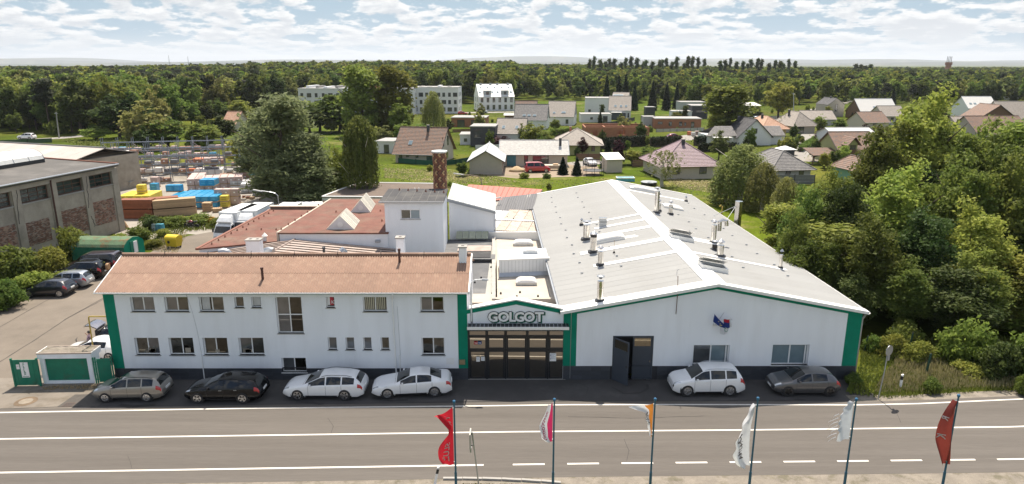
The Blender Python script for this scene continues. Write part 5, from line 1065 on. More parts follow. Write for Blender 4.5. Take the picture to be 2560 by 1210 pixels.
    for s in (1,-1):
        patch('headlight',.07,.42,2.6,5.6,lamp_clear,both=False,sides=(s,),o=.008,nx=5)
        patch('tail_light',L-.36,L-.07,5.5,7.3,lamp_red,both=False,sides=(s,),o=.009,nx=5)
        xm=c['sw'][0][0]+.12; q=S(xm,5.9,s); g=MB(); g.hexa([(q[0]-.07,q[1]+s*.02,q[2]+.0),(q[0]+.07,q[1]+s*.02,q[2]+.0),(q[0]+.05,q[1]+s*.2,q[2]+.02),(q[0]-.06,q[1]+s*.2,q[2]+.02),(q[0]-.06,q[1]+s*.04,q[2]+.12),(q[0]+.05,q[1]+s*.04,q[2]+.12),(q[0]+.03,q[1]+s*.19,q[2]+.13),(q[0]-.05,q[1]+s*.19,q[2]+.13)]); g.ob('door_mirror',pm,t)
        if detail:
            for (x0,x1) in c['sw'][:2]: 
                q=S(x1-.14,7.0,s,.012); MB().box(q[0]-.09,q[0]+.09,min(q[1],q[1]+s*.02),max(q[1],q[1]+s*.02),q[2]-.015,q[2]+.015).ob('door_handle',pm if pm.name!='car_paint_black' else galv,t)
            if c['rails']:
                a,b=c['rails']; pts=[Vector(S(a+(b-a)*i/6,2.75,s,.05 if 0<i<6 else .0)) for i in range(7)]; MB().tube(pts,.016,5).ob('roof_rail',black_plastic if kind!='suv' else galv,t)
    seams=MB()
    for s in (1,-1):
        for x in [c['sw'][0][0]-.02]+[b+.04 for a,b in c['sw'][:2]]:
            P_=[[S(x-.007,v,s,.004),S(x+.007,v,s,.004)] for v in (6.05,7,8,9,9.6)]; seams.grid(P_)
    P_=[[S(c['ws'][0]-.1,v,1 if v>=0 else -1,.004) if v>=0 else S(c['ws'][0]-.1,-v,-1,.004),S(c['ws'][0]-.085,abs(v),1 if v>=0 else -1,.004)] for v in (-3,-2,-1,0,1,2,3)]; seams.grid(P_)
    seams.ob('panel_seam',black_plastic,t)
    for s in (1,-1): patch('sill_trim',xf+r+.1,xr-r-.1,9.0,10,sill or black_plastic,both=False,sides=(s,),o=.006,nx=2)
    patch('front_grille',.004,.05,3,6.8,black_plastic,both=False,sides=(1,-1),nx=2)
    g=MB(); g.box(-L/2-.012,-L/2+.05,-.26,.26,.62,.74) ; g.ob('number_plate',plate_m,t)
    g=MB(); g.box(L/2-.05,L/2+.012,-.26,.26,.36,.48); g.ob('number_plate',plate_m,t)
    g=MB(); g.box(-L/2+.3,L/2-.4,-W+.15,W-.15,.17,.3); g.ob('underbody',black_plastic,t)
    return t
w_car=paint('car_paint_white',(.78,.78,.78)); k_car=mat('car_paint_black',(.004,.004,.005),.2,var=.01,spec=.25,coat=.35); s_car=paint('car_paint_beige_silver',(.30,.275,.24),.55,.32); g_car=paint('car_paint_graphite',(.10,.10,.105),.5,.3); sv_car=paint('car_paint_silver',(.36,.39,.42),.6,.3); n_car=paint('car_paint_navy',(.006,.009,.018)); r_car=paint('car_paint_red',(.42,.012,.018)); p_car=paint('car_paint_aubergine',(.016,.006,.010)); b_car=paint('car_paint_blue_grey',(.06,.09,.13),.4)
def park(kind,xf_,xr_,y,label,pm,rim=rim_m,yr=None,**k):
    """place by the near-side wheel contacts, nose towards -x"""
    c=CARS[kind]; yr=yr if yr is not None else y; th=math.atan2(yr-y,xr_-xf_); u=Vector((math.cos(th),math.sin(th),0)); n=Vector((-u.y,u.x,0))
    mid=Vector(((xf_+xr_)/2,(y+yr)/2,0)); off_=c['L']/2-(c['fw']+c['wb']/2)
    p=mid+u*off_+n*(c['W']-.10); return car(kind,label,pm,(p.x,p.y,.02),math.pi+th,rim,**k)
GS='cars parked along the street front'
park('wagon',-24.40,-21.94,37.35,'beige-silver estate car parked by the green gate',s_car,yr=37.42,group=GS)
park('golfwagon',-18.80,-16.11,37.22,'black estate car parked under the office windows, between silver and white cars',k_car,group=GS)
park('passat',-12.95,-10.11,37.62,'white estate car with dark tail lights parked below the stair window',w_car,group=GS)
park('sedan',-7.55,-4.74,37.78,'white four-door saloon parked nearest the glass entrance',w_car,yr=38.06,group=GS)
park('suv',10.70,13.32,38.10,'white compact SUV parked before the hall window next to the steel door',w_car,yr=38.16,group=GS)
park('hatch',16.86,19.42,38.12,'dark grey metallic hatchback parked at the hall corner beside the grass verge',g_car,rim_dark,yr=38.12,group=GS,sill=g_car)
GY='cars parked in the side yard'
a=G(80,744); b=G(148,743); hv=(b-a).normalized()
park('hatch',a.x,b.x,a.y,'black hatchback at the front end of the row in the side yard',n_car,yr=b.y,group=GY)
def yardcar(kind,rear_px,label,pm,**k):
    p=G(*rear_px); th=math.atan2(hv.y,hv.x)+.06; c=CARS[kind]; u=Vector((math.cos(th),math.sin(th),0)); n=Vector((-u.y,u.x,0)); xr=c['fw']+c['wb']-c['L']/2
    o=p-u*xr+n*(c['W']-.1); return car(kind,label,pm,(o.x,o.y,.02),math.pi+th,group=GY,**k)
yardcar('wagon',(193,722),'silver estate car between two black cars in the side yard',sv_car)
fl=yardcar('suv',(231,700),'dark off-roader with tan spare wheel cover on its tail in the side yard',k_car,sill=k_car)
MB().lathe((-2.33,-.2,.98),[(.30,-.1),(.33,-.04),(.33,.1),(.01,.1)],18,'x').ob('spare_wheel_cover',mat('tan_cover',(.30,.17,.08),.6),fl)
yardcar('van',(271,683),'dark aubergine passenger van with roof rails, last in the side yard row',p_car)
# open dark SUV and white car half hidden behind the office corner
p=G(232,880); c=CARS['suv']
sv=car('suv','black SUV with raised tailgate standing behind the office corner',k_car,(p.x+2.4,p.y+.9,.02),0.03)
TG=MB(); rows=[]
for i in range(7):
    u_=i/6; rows.append([(-2.02-1.15*u_-.0,y,1.62+.34*math.sin(u_*2.2)*1.0-.26*u_*u_+.05*math.cos(y*1.4)) for y in (-.62,-.45,-.2,.2,.45,.62)])
TG.grid(rows); TG.grid([[(x,y,z-.07) for x,y,z in r][::-1] for r in rows]); tg=TG.ob('tailgate',mat('shiny_tailgate',(.25,.25,.27),.18,metal=.8,coat=1),sv,smooth=True)
MB().box(-2.2,-1.9,-.6,.6,.62,1.5).ob('boot_opening',interior,sv); MB().tube([(-2.05,.6,1.3),(-2.6,.58,1.75)],.015,5).ob('gas_strut',steel,sv)
p=G(200,910); q=G(266,912)
park('hatch',q.x-2.56,q.x,p.y+.35,'white hatchback standing behind the white gatehouse wall beside the SUV',w_car)
# village and lane cars, smaller in view
def vcar(kind,px,py,rz,label,pm,**k): p=G(px,py); return car(kind,label,pm,(p.x,p.y,.02),rz,detail=False,**k)
vcar('van',1343,430,.12,'bright red delivery van on the building site ground before the pale bungalow',r_car,name='parked_van',cat='van')
vcar('hatch',1475,413,R(-75),'white car on the drive behind the two young conifers',w_car)
vcar('hatch',1686,347,R(8),'dark red car on the village street by the brick shell',paint('car_paint_cherry',(.25,.008,.03)))
vcar('wagon',1768,338,R(20),'grey car at the kerb below the round poplar',g_car)
vcar('suv',68,348,R(180),'white car driving on the country lane beyond the long shed',w_car)
vcar('hatch',2008,330,R(-15),'dark car under the orange hip roof carport',g_car)
vcar('golfwagon',1895,300,R(30),'small silver car beside the village road near the field',sv_car)
vcar('van',1205,283,0,'white van by the white terrace',w_car,name='parked_van',cat='van'); vcar('hatch',1157,287,0,'red car near the apartment block',r_car)
vcar('hatch',1940,389,R(60),'pale blue car beside the white garden canopy',paint('car_paint_pale_blue',(.4,.5,.55)))

# ---------------------------------------------------------------- box trucks in the yard
def truck(label,front,rear,Wd,H,cabw,cab='small',logo=True,hz=3.3):
    f=Vector(front); r=Vector(rear); ax=(f-r); ax.z=0; L=ax.length; th=math.atan2(ax.y,ax.x); t=thing('box_truck',label,'truck',(f.x,f.y,0),th,'white box trucks parked behind the works')
    MB().box(-L,0,-Wd/2,Wd/2,.95,H).ob('cargo_box',mat('truck_box_white',(.76,.77,.76),.4,var=.02),t)
    for z in (.95,H): 
        for y in (-Wd/2,Wd/2): MB().box(-L,0.02,y-.03,y+.03,z-.05,z+.02).ob('edge_rail',galv,t)
    cl=1.75; cw=cabw/2; pr=[(0.05,.45),(cl*.98,.45),(cl,.9),(cl*.93,1.3),(cl*.62,2.15),(cl*.4,2.3),(.05,2.3)] if cab=='small' else [(0.05,.45),(cl,.45),(cl+.02,1.1),(cl-.05,1.35),(cl*.80,2.35),(.05,2.4)]
    V0=[(x,-cw*(1 if z<1.5 else .93),z) for x,z in pr]; V1=[(x,cw*(1 if z<1.5 else .93),z) for x,z in pr]; MB().prism(V0,V1).ob('cab',mat('truck_cab_white',(.75,.76,.76),.3,coat=.8),t)
    i0,i1=(3,4) if cab=='small' else (3,4); a,b=pr[i0],pr[i1]; n=Vector((b[1]-a[1],0,-(b[0]-a[0]))).normalized()*.015
    MB().poly(*[Vector(p)+n for p in ((a[0],-cw*.92,a[1]+.03),(a[0],cw*.92,a[1]+.03),(b[0],cw*.86,b[1]-.04),(b[0],-cw*.86,b[1]-.04))]).ob('windscreen',car_glass,t)
    for s in (-1,1):
        MB().poly(*[(x,s*(cw+.012) if z<1.5 else s*(cw*.94+.012),z) for x,z in ((cl*.35,1.4),(cl*.86,1.38),(cl*.66,2.05),(cl*.35,2.1))][::s]).ob('side_window',car_glass,t)
        MB().box(cl*.8,cl*.9,s*(cw+.12)-.06,s*(cw+.12)+.06,1.35,1.8).ob('door_mirror',black_plastic,t)
        MB().box(cl-.02,cl+.03,s*cw*.72-.16,s*cw*.72+.16,.78,.95).ob('headlight',lamp_clear,t)
        for xw in (cl*.55,-L*.66):
            MB().lathe((xw,s*(cw-.1),.42),[(.01,-.13),(.25,-.13),(.42,-.11),(.42,.11),(.25,.13),(.01,.13)],18,'y').ob('wheel',rubber,t)
    MB().box(cl-.04,cl+.06,-cw,cw,.4,.68).ob('bumper',black_plastic,t); MB().box(cl,cl+.03,-cw*.5,cw*.5,.74,.9).ob('grille',black_plastic,t); MB().box(cl+.06,cl+.075,-.26,.26,.48,.6).ob('number_plate',plate_m,t)
    fa=[(0.1,2.42),(.95,2.42),(1.1,2.6),(.75,3.0),(.3,H-.12),(0.1,H-.12)]; MB().prism([(x,-cw*.86*(1 if z<2.7 else .8),z-.1) for x,z in fa],[(x,cw*.86*(1 if z<2.7 else .8),z-.1) for x,z in fa]).ob('roof_fairing',mat('truck_cab_white',(.75,.76,.76)),t)
    MB().box(-L,0.2,-.5,.5,.5,.95).ob('chassis',dark_metal,t)


    return t
HT=3.35
f1=G(569,531,HT); b1=G(612,513,HT); f2=G(617,527,HT); b2=G(661,505.5,HT); f3=G(692,525,HT); b3=G(732,505.5,HT)
t1=truck('white box truck with sloping bonnet and dark grille',f1,(b1.x+.3,b1.y+1,0),2.2,HT,2.0)
t2=truck('white box truck with upright cab and lettering on its side',f2,b2,2.3,HT,2.15,'big')
t3=truck('white box truck furthest back, only its box seen over the brown roof',f3,b3,2.3,HT,2.15,'big')
for t_,sz in ((t2,.5),):
    L_=(f2-b2).length; lettering('lettering','Bolmou',.62,Fr((-L_*.93,-1.156,2.3),(1,0,0),(0,0,1),(0,-1,0)),mat('black_lettering',(.03,.03,.03)),t_,.001)
for t_,zz in ((t1,2.62),(t2,2.62)):
    lettering('lettering','BOBEROV',.24,Fr((1.08,-.55,zz-.12),(0,1,0),(-.6,0,.8),(.8,0,.6)),mat('grey_green_print',(.4,.47,.44)),t_,.001)
# white van roof seen beyond the parapet
p=G(770,514,2.2); o=thing('parked_trailer','low white trailer roof showing behind the brown roof parapet','trailer',(p.x,p.y+2,0)); MB().box(-2.3,2.3,-1,1,.5,2.15).ob('body',mat('truck_box_white',(.76,.77,.76)),o)
for s in (-1,1):
    for xw in (-.7,.7): MB().lathe((xw,s*.95,.36),[(.01,-.1),(.36,-.1),(.36,.1),(.01,.1)],14,'y').ob('wheel',rubber,o)
MB().box(2.3,3.4,-.06,.06,.5,.58).ob('drawbar',galv,o)

# ---------------------------------------------------------------- yard things
p=G(431,622); o=thing('wheeled_bin','yellow four-wheeled waste container with rounded lid on the yard','waste container',(p.x,p.y+.5,0),R(-12))
MB().prism([(-.62,-.42,.22),(.62,-.42,.22),(.62,.42,.22),(-.62,.42,.22)],[(-.72,-.55,1.1),(.72,-.55,1.1),(.72,.55,1.1),(-.72,.55,1.1)]).ob('body',yellow_p,o)
MB().grid([[(x,-.57*math.cos(math.pi*k/8),1.1+.38*math.sin(math.pi*k/8)) for k in range(9)] for x in (-.74,-.3,.3,.74)]).ob('lid',yellow_p,o,smooth=True)
for s in (-1,1): MB().poly(*[(s*.74,-.57*math.cos(math.pi*k/8),1.1+.38*math.sin(math.pi*k/8)) for k in range(9)][::s]).ob('lid_side',yellow_p,o)
for x in (-.5,.5):
    for y in (-.35,.35): MB().lathe((x,y,.12),[(.01,-.03),(.11,-.03),(.11,.03),(.01,.03)],10,'y').ob('wheel',rubber,o)
MB().lathe((-.25,-.53,.75),[(.17,-.01),(.17,.0),(.01,.0)],12,'y').ob('sticker',black_plastic,o)
for i,(px,col,lb) in enumerate(((384,(.28,.36,.36),'pale'),(393,(.06,.22,.27),'teal'),(403,(.05,.26,.34),'blue'))):
    p=G(px,581); o=thing('barrel',f'{lb} plastic barrel standing in the weeds near the motorbike','barrel',(p.x,p.y+.3,0),group='plastic barrels by the weeds')
    MB().lathe((0,0,0),[(.26,0),(.3,.06),(.3,.42),(.315,.45),(.3,.48),(.3,.85),(.28,.95),(.2,.97)],16).ob('drum',mat('barrel_'+lb,col,.45),o,angle=30); MB().lathe((0,0,.96),[(.27,0),(.27,.03),(.1,.05)],14).ob('lid',mat('barrel_'+lb,col,.45),o)
for i,(px,w_,lb) in enumerate(((467,1.5,'left'),(490,1.3,'middle'),(513,1.6,'right'))):
    p=G(px,560); o=thing('skip_tray',f'yellow-orange steel mortar tray half in the weeds, {lb} of three','skip',(p.x,p.y+.4,0),R(-8),'yellow trays in the weeds'); ym=mat('orange_yellow_tray',(.48,.27,.03),.6,var=.15)
    b0=[(-w_*.38,-.35,.1),(w_*.38,-.35,.1),(w_*.38,.35,.1),(-w_*.38,.35,.1)]; t0=[(-w_*.55,-.55,.72),(w_*.55,-.55,.72),(w_*.55,.55,.72),(-w_*.55,.55,.72)]
    g=MB(); k=[Vector(v) for v in b0]; tt=[Vector(v) for v in t0]
    for a in range(4): g.poly(k[a],k[(a+1)%4],tt[(a+1)%4],tt[a]); g.poly(tt[a]*.95,tt[(a+1)%4]*.95,k[(a+1)%4]*.95+Vector((0,0,.05)),k[a]*.95+Vector((0,0,.05)))
    g.poly(*[v+Vector((0,0,.03)) for v in k]); g.ob('tray',ym,o); g=MB()
    for a in range(4): g.tube([tt[a],tt[(a+1)%4]],.04,5)
    g.ob('rim',ym,o)
# motorcycle
p=G(480,571); o=thing('motorcycle','dark red motorbike on its stand in the yard','motorcycle',(p.x,p.y,0),R(170)); mred=mat('bike_red',(.22,.008,.018),.25,coat=1)
for x in (-.72,.72):
    w1=MB().lathe((x,0,.31),[(.2,-.05),(.29,-.07),(.31,0),(.29,.07),(.2,.05)],18,'y').ob('wheel',rubber,o); MB().lathe((x,0,.31),[(.2,-.03),(.2,.03),(.01,.04)],10,'y').ob('rim',dark_metal,w1)
MB().tube([(.35,0,.82),(.1,0,.92),(-.15,0,.84),(-.2,0,.7)],[.13,.17,.14,.08],8).ob('tank',mred,o,smooth=True); MB().tube([(-.15,0,.8),(-.5,0,.84),(-.85,0,.98)],[.12,.13,.06],8).ob('seat',black_plastic,o,smooth=True)
MB().box(-.22,.25,-.17,.17,.3,.7).ob('engine',dark_metal,o); MB().tube([(.72,.09,.31),(.45,.08,.95)],.03,6).tube([(.72,-.09,.31),(.45,-.08,.95)],.03,6).ob('fork',steel,o); MB().tube([(.38,-.36,1.05),(.45,0,1.0),(.38,.36,1.05)],.02,6).ob('handlebar',dark_metal,o)
MB().lathe((.55,0,.9),[(.02,-.06),(.1,-.04),(.1,.05),(.02,.06)],10,'x').ob('headlight',lamp_clear,o); MB().tube([(.2,-.14,.35),(-.3,-.18,.33),(-.75,-.2,.5)],.05,7).ob('exhaust',steel,o); MB().tube([(-.72,0,.31),(-.15,0,.45)],.04,6).ob('swing_arm',dark_metal,o); MB().tube([(.0,.1,.3),(.05,.3,0)],.015,5).ob('stand',steel,o)
# pallets of building material ------------------------------------------------
pal=MB()
for y in (-.45,0,.45): pal.box(-.55,.55,y-.06,y+.06,0,.1)
for x in (-.47,-.24,0,.24,.47): pal.box(x-.09,x+.09,-.55,.55,.1,.13)
PAL=pal.me('pallet',wood)
film={'blue':mat('blue_film',(.012,.26,.48),.35,var=.06,rnd=.06,coat=.3),'yellow':mat('yellow_film',(.66,.52,.06),.4,var=.06,rnd=.06),'pink':mat('pink_grey_blocks',(.46,.35,.32),.7,var=.08,rnd=.12),'orange':mat('orange_film',(.50,.14,.05),.5,var=.1,rnd=.1),'grey':mat('grey_white_sacks',(.52,.52,.52),.6,var=.12,rnd=.12),'cyan':mat('cyan_film',(.10,.42,.55),.4,rnd=.1),'white':mat('white_film',(.62,.6,.58),.5,var=.1,rnd=.1),'brown':mat('brown_blocks',(.30,.17,.12),.8,var=.12,rnd=.15),'slate':mat('slate_pallet',(.13,.13,.14),.6,rnd=.15)}
def goods_mesh(kind,h):
    m=MB(); e=.035; w_=.53
    P=[[(a*(w_-e*(k in(0,3)))*1.0,b*(w_-e*(k in(0,3))),z) for a,b in ((-1,-1),(1,-1),(1,1),(-1,1),(-1,-1))] for k,z in enumerate((.13,.17,h-.05,h))]
    m.grid(P); m.poly(*P[-1][:4]); 
    me=m.me('goods',film[kind]); return me
GM={}
lettered={}
def pallet(x,y,z,kind,label,group,h=1.0,rz=0.0,base=True):
    key=(kind,h)
    if key not in GM: GM[key]=goods_mesh(kind,h)
    o=thing('pallet_load',label,'pallet load',(x,y,z),rz+rng.uniform(-.03,.03),group)
    link('pallet',PAL,o); g=link('wrapped_goods',GM[key],o)
    if kind in('blue','yellow','orange') : 
        for q in (.68,.42): MB().box(-.3,.3,-.536,-.532,h*q,h*q+.09).ob('print_band',mat('pale_print_'+kind,{'blue':(.10,.45,.62),'yellow':(.25,.2,.03),'orange':(.62,.35,.2)}[kind],.5),g)
    if kind in('pink','brown','grey'):
        MB().box(-.12,.12,-.537,-.533,h*.5,h*.5+.2).ob('paper_label',white_paint,g)
        if kind=='grey': MB().box(-.545,.545,-.545,.545,h*.42,h*.5).ob('strap_band',dark_metal,g)
    return o
YR=R(5)
def block(px,py,nx,ny,nz,kind,label,group,h=.95,rz=YR,z0=0,dx=1.14,dy=1.14,skip=()):
    p=G(px,py); u=Vector((math.cos(rz),math.sin(rz),0)); v=Vector((-u.y,u.x,0)); seen=0
    for k in range(nz):
        for j in range(ny):
            for i in range(nx):
                if (i,j,k) in skip: continue
                if k<nz-1 and 0<j and i<nx-1: continue      # nothing of these shows: they stand inside the block
                q=p+u*(i*dx+.55)+v*(j*dy+.55); lvl=('bottom','second','third')[k] if nz>1 else 'only'
                rowt=('front','second','third','fourth','fifth','sixth','seventh','rear')[min(j,7)]
                colt=('first','second','third','fourth','fifth','sixth','seventh','eighth','ninth','tenth','eleventh','twelfth')[min(i,11)]
                pallet(q.x,q.y,z0+k*h,kind,f'{label}, {colt} in {rowt} row, {lvl} layer'.replace(', only layer',''),group,h,rz)
block(441,523,5,5,2,'blue','blue wrapped pallet, large front stack','blue pallet loads',.86)
block(424,508,3,4,1,'blue','blue pallet in the low rear stack','blue pallet loads',1.0,z0=0)
block(502,495,2,2,1,'blue','blue pallet atop the large stack','blue pallet loads',1.05,z0=1.72)
block(417,497,2,1,1,'blue','blue pallet atop the low stack','blue pallet loads',1.05,z0=1.0)
block(376,484,1,1,1,'blue','single blue pallet beside the yellow one','blue pallet loads',1.55)
block(296,507,4,4,1,'yellow','yellow wrapped pallet, low stack behind the factory','yellow pallet loads',1.0)
block(345,502,1,1,2,'yellow','yellow pallet atop the yellow stack','yellow pallet loads',1.0,z0=.35)
block(551,520,1,1,2,'yellow','lone yellow pallet by the trucks','yellow pallet loads',.85)
block(538,513,3,1,2,'pink','pink-grey block pallet near the trucks','pink block pallets',1.15)
block(470,483,2,6,2,'pink','pink-grey block pallet, left long stack','pink block pallets',1.1,rz=R(18)); block(494,481,6,3,2,'pink','pink-grey block pallet, middle long stack','pink block pallets',1.1,rz=R(18))
block(550,470,4,2,2,'brown','brown block pallet in the rear stack','brown block pallets',1.05,rz=R(18))
block(577,477,3,2,2,'grey','grey sack pallet with cyan tops by the big willow','grey sack pallets',.75,rz=R(18)); block(603,484,4,2,2,'grey','grey sack pallet near the willow foot','grey sack pallets',.75,rz=R(14)); block(632,492,3,2,2,'grey','grey sack pallet at the willow trunk','grey sack pallets',.75,rz=R(14))
block(575,466,5,1,1,'cyan','cyan-topped pallet in the far row','cyan pallet loads',.4,rz=R(18),z0=1.5)
block(487,455,4,3,2,'white','white-topped grey pallet in the far stack','white topped pallets',1.0,rz=R(16)); block(482,428,2,2,1,'orange','orange brick pallet high at the far stack','orange brick pallets',1.1,z0=1.2); block(500,424,4,1,1,'pink','pale brick pallet beside the orange one at the back','pink block pallets',1.1,z0=1.2); block(471,448,1,1,2,'orange','orange brick pallet left of the white-topped stack','orange brick pallets',.9)
block(378,470,1,1,1,'pink','tall pink pallet alone before the racks','pink block pallets',1.75)
block(800,473,3,2,2,'brown','brown brick pallet beyond the felt-roofed garage','brown block pallets',1.3); block(835,470,3,1,1,'pink','pale pallet behind the garage roof','pink block pallets',1.2); block(873,472,1,1,2,'pink','tall pale pallet by the weeping willow','pink block pallets',1.2)
# timber stacks
def timber(px,py,n,L_,Wd,H,m,label,rz,ends):
    p=G(px,py)
    for k in range(n):
        o=thing('timber_stack',f'{label}, '+('lower' if k==0 else 'upper')+' bundle','timber stack',(p.x,p.y,k*(H+.06)),rz,'stacked timber bundles'); nb=int(H/.16); 
        for j in range(nb): 
            for i in range(3): MB().box(.01,L_-.01-rng.random()*.05,i*Wd/3+.01,(i+1)*Wd/3-.01,.08+j*(H-.08)/nb,.08+(j+1)*(H-.08)/nb-.012).ob('plank',m,o)
        for x in (.3,L_-.5): MB().box(x,x+.12,0,Wd,0,.08).ob('bearer',wood,o)
        MB().box(-.012,.0,.0,Wd,.09,H).ob('end_cover',ends,o)
    return o
timber(302,548,2,4.2,1.4,1.25,wood_red,'red-brown timber bundle beside the old factory',R(2),wood_red)
timber(362,545,2,4.3,1.5,1.2,wood_red,'timber bundle with raw pale tops next to the blue stack',R(28),wood_red); timber(386,547,2,5.2,1.5,1.15,wood,'pale timber bundle with dark end next to the blue stack',R(26),wood_red)
for i,(px,py) in enumerate(((520,528),(545,530))):
    p=G(px,py); o=thing('pallet_pile',('tall' if i==0 else 'small loose')+' pile of empty wooden pallets by the trucks','pallet pile',(p.x,p.y,0),.1+.2*i)
    for k in range(9 if i==0 else 4): link('pallet',PAL,o,(rng.uniform(-.06,.06),rng.uniform(-.06,.06),k*.14),(0,0,rng.uniform(-.08,.08)*(1+i)))
# planks leaning on the factory corner
p=G(318,572); o=thing('leaning_planks','long raw planks leaning against the corner of the old factory','planks',(p.x,p.y,0))
for i in range(9):
    a=Vector((rng.uniform(-1.2,.6),rng.uniform(-.8,.5),0)); b=Vector((-2.1+rng.uniform(-.2,.2),rng.uniform(.6,1.2),rng.uniform(1.6,3.2) if i>2 else 4.6)); d=(b-a).normalized(); s_=d.cross(Vector((0,1,0.2))).normalized()*.09; MB().hexa([a-s_,a+s_,a+s_+Vector((0,.05,0)),a-s_+Vector((0,.05,0)),b-s_,b+s_,b+s_+Vector((0,.05,0)),b-s_+Vector((0,.05,0))]).ob('plank',wood,o)
p=G(243,588); o=thing('crate_stack','stack of reddish crates against the old factory wall','crate',(p.x,p.y,0),R(-10))
for k in range(3): MB().box(-.55,.55,-.5,.5,k*.62+.02,k*.62+.58).ob('crate',wood_red,o); MB().box(-.58,.58,-.53,.53,k*.62+.52,k*.62+.6).ob('crate_rim',wood,o)
p=G(110,585); o=thing('covered_pile','white sheeted pile at the foot of the old factory','covered pile',(p.x,p.y,0)); MB().grid([[(x*1.2,y*.8,.55*(1-abs(x)**3)*(1-abs(y)**3)+.05*rng.random()) for y in (-1,-.6,-.2,.2,.6,1)] for x in (-1,-.7,-.3,0,.3,.7,1)]).ob('sheet',film['white'],o,smooth=True)
# pallet racks
rack_m=mat('blue_grey_rack',(.20,.23,.27),.5,var=.1,metal=.3); brace_m=mat('pink_grey_brace',(.42,.36,.38),.5)
UPR=MB().box(-.05,.05,-.05,.05,0,6.4).me('upright',rack_m); BEAM=MB().box(0,2.7,-.05,.05,-.06,.06).me('beam',rack_m); DEP=MB().box(-.04,.04,0,1.1,-.04,.04).me('cross_tie',rack_m); BR=MB().tube([(0,0,0),(2.0,0,-1.9)],.045,5).me('brace',brace_m)
def rack(px,py,n,levels,label,rz,H):
    p=G(px,py); t=thing('pallet_rack',label,'rack',(p.x,p.y,0),rz,'steel pallet racks')
    for i in range(n+1):
        for y in (0,1.1):
            u=link('upright',UPR,t,(i*2.7,y,0),(0,0,0),(1,1,H/6.4))
        for l in levels: link('cross_tie',DEP,t,(i*2.7,0,l))
        if i<n:
            for l in levels:
                for y in (0,1.1): link('beam',BEAM,t,(i*2.7,y,l))
            if i%2==0: link('brace',BR,t,(i*2.7,0.05,levels[-1])); link('brace',BR,t,(i*2.7+.4,0.05,levels[1]+.9))
    kinds=['brown','pink','white','blue','slate','brown','pink']
    c,s=math.cos(rz),math.sin(rz)
    for i in range(n):
        for li,l in enumerate([0]+levels[:-1]):
            for q in (.75,1.95):
                if rng.random()<.36: continue
                x=i*2.7+q; k=rng.choice(kinds); hh=rng.choice((.6,.75,.9)); pallet(p.x+x*c-.55*s,p.y+x*s+.55*c,l+.06,k,f'{k} load on the {("ground","first","second","third")[li]} level, {("first","second","third","fourth","fifth","sixth","seventh","eighth","ninth")[i]} bay {"left" if q<1 else "right"}, {label.split(" ")[0]} rack','goods in the pallet racks',hh,rz)
    return p,levels
rack(302,458,6,[1.5,3.0,4.5],'nearest steel pallet rack, full of brick pallets',R(9),5.3); rack(288,440,8,[1.6,3.2,4.8],'middle steel pallet rack with pink braces, half empty',R(11),5.8); rack(262,424,9,[1.7,3.4,5.1],'rear steel pallet rack against the trees, mostly empty',R(12),6.0)
for (px,py,kind,z) in ((197,381,'slate',0),(216,381,'slate',0),(245,379,'slate',0),(278,376,'slate',0),(296,374,'slate',0),(309,373,'slate',0),(250,384,'blue',0),(263,384,'blue',0),(290,382,'blue',0),(318,380,'white',0),(335,379,'brown',0)):
    d=A(px,py,118.0); pallet(d.x,118.0+rng.uniform(-.3,.3),d.z-.5,kind,f'{ {"slate":"dark grey","blue":"blue sheeted","white":"white","brown":"brown"}[kind]} load on the topmost rack level over the long shed','goods on the top racks',.8)
o=thing('rack_bay','raised rack bay carrying the topmost dark loads','rack',(-62,118,0)); 
x0,x1=A(188,381,118).x,A(345,381,118).x; zt_=A(250,386,118).z-.5
for i in range(8): 
    x=x0+(x1-x0)*i/7+62
    for y in (-.6,.6): MB().box(x-.05,x+.05,y-.05,y+.05,0,zt_+.0).ob('upright',rack_m,o)
for y in (-.6,.6): MB().box(x0+62,x1+62,y-.05,y+.05,zt_-.12,zt_-.01).ob('beam',rack_m,o)
p=G(312,470); o=thing('skip','pale steel skip standing by the racks','skip',(p.x,p.y,0)); MB().prism([(-1,-.7,.1),(1,-.7,.1),(1,.7,.1),(-1,.7,.1)],[(-1.6,-.9,1.2),(1.6,-.9,1.2),(1.6,.9,1.2),(-1.6,.9,1.2)]).ob('tub',concrete,o); MB().box(-1.7,1.7,-.95,-.9,1.12,1.22).ob('rim',galv,o)
# heaps of waste between racks and stacks
p=G(595,500); o=thing('rubble_heap','low heap of broken brick and planks beside the grey pallets','heap',(p.x,p.y,0)); 
for i in range(26): a=Vector((rng.gauss(0,1.1),rng.gauss(0,.8),.1+rng.random()*.35)); s_=rng.uniform(.12,.35); MB().box(a.x-s_,a.x+s_,a.y-s_*.6,a.y+s_*.6,0,a.z).ob('chunk',rng.choice((brick_red,wood,concrete)),o)
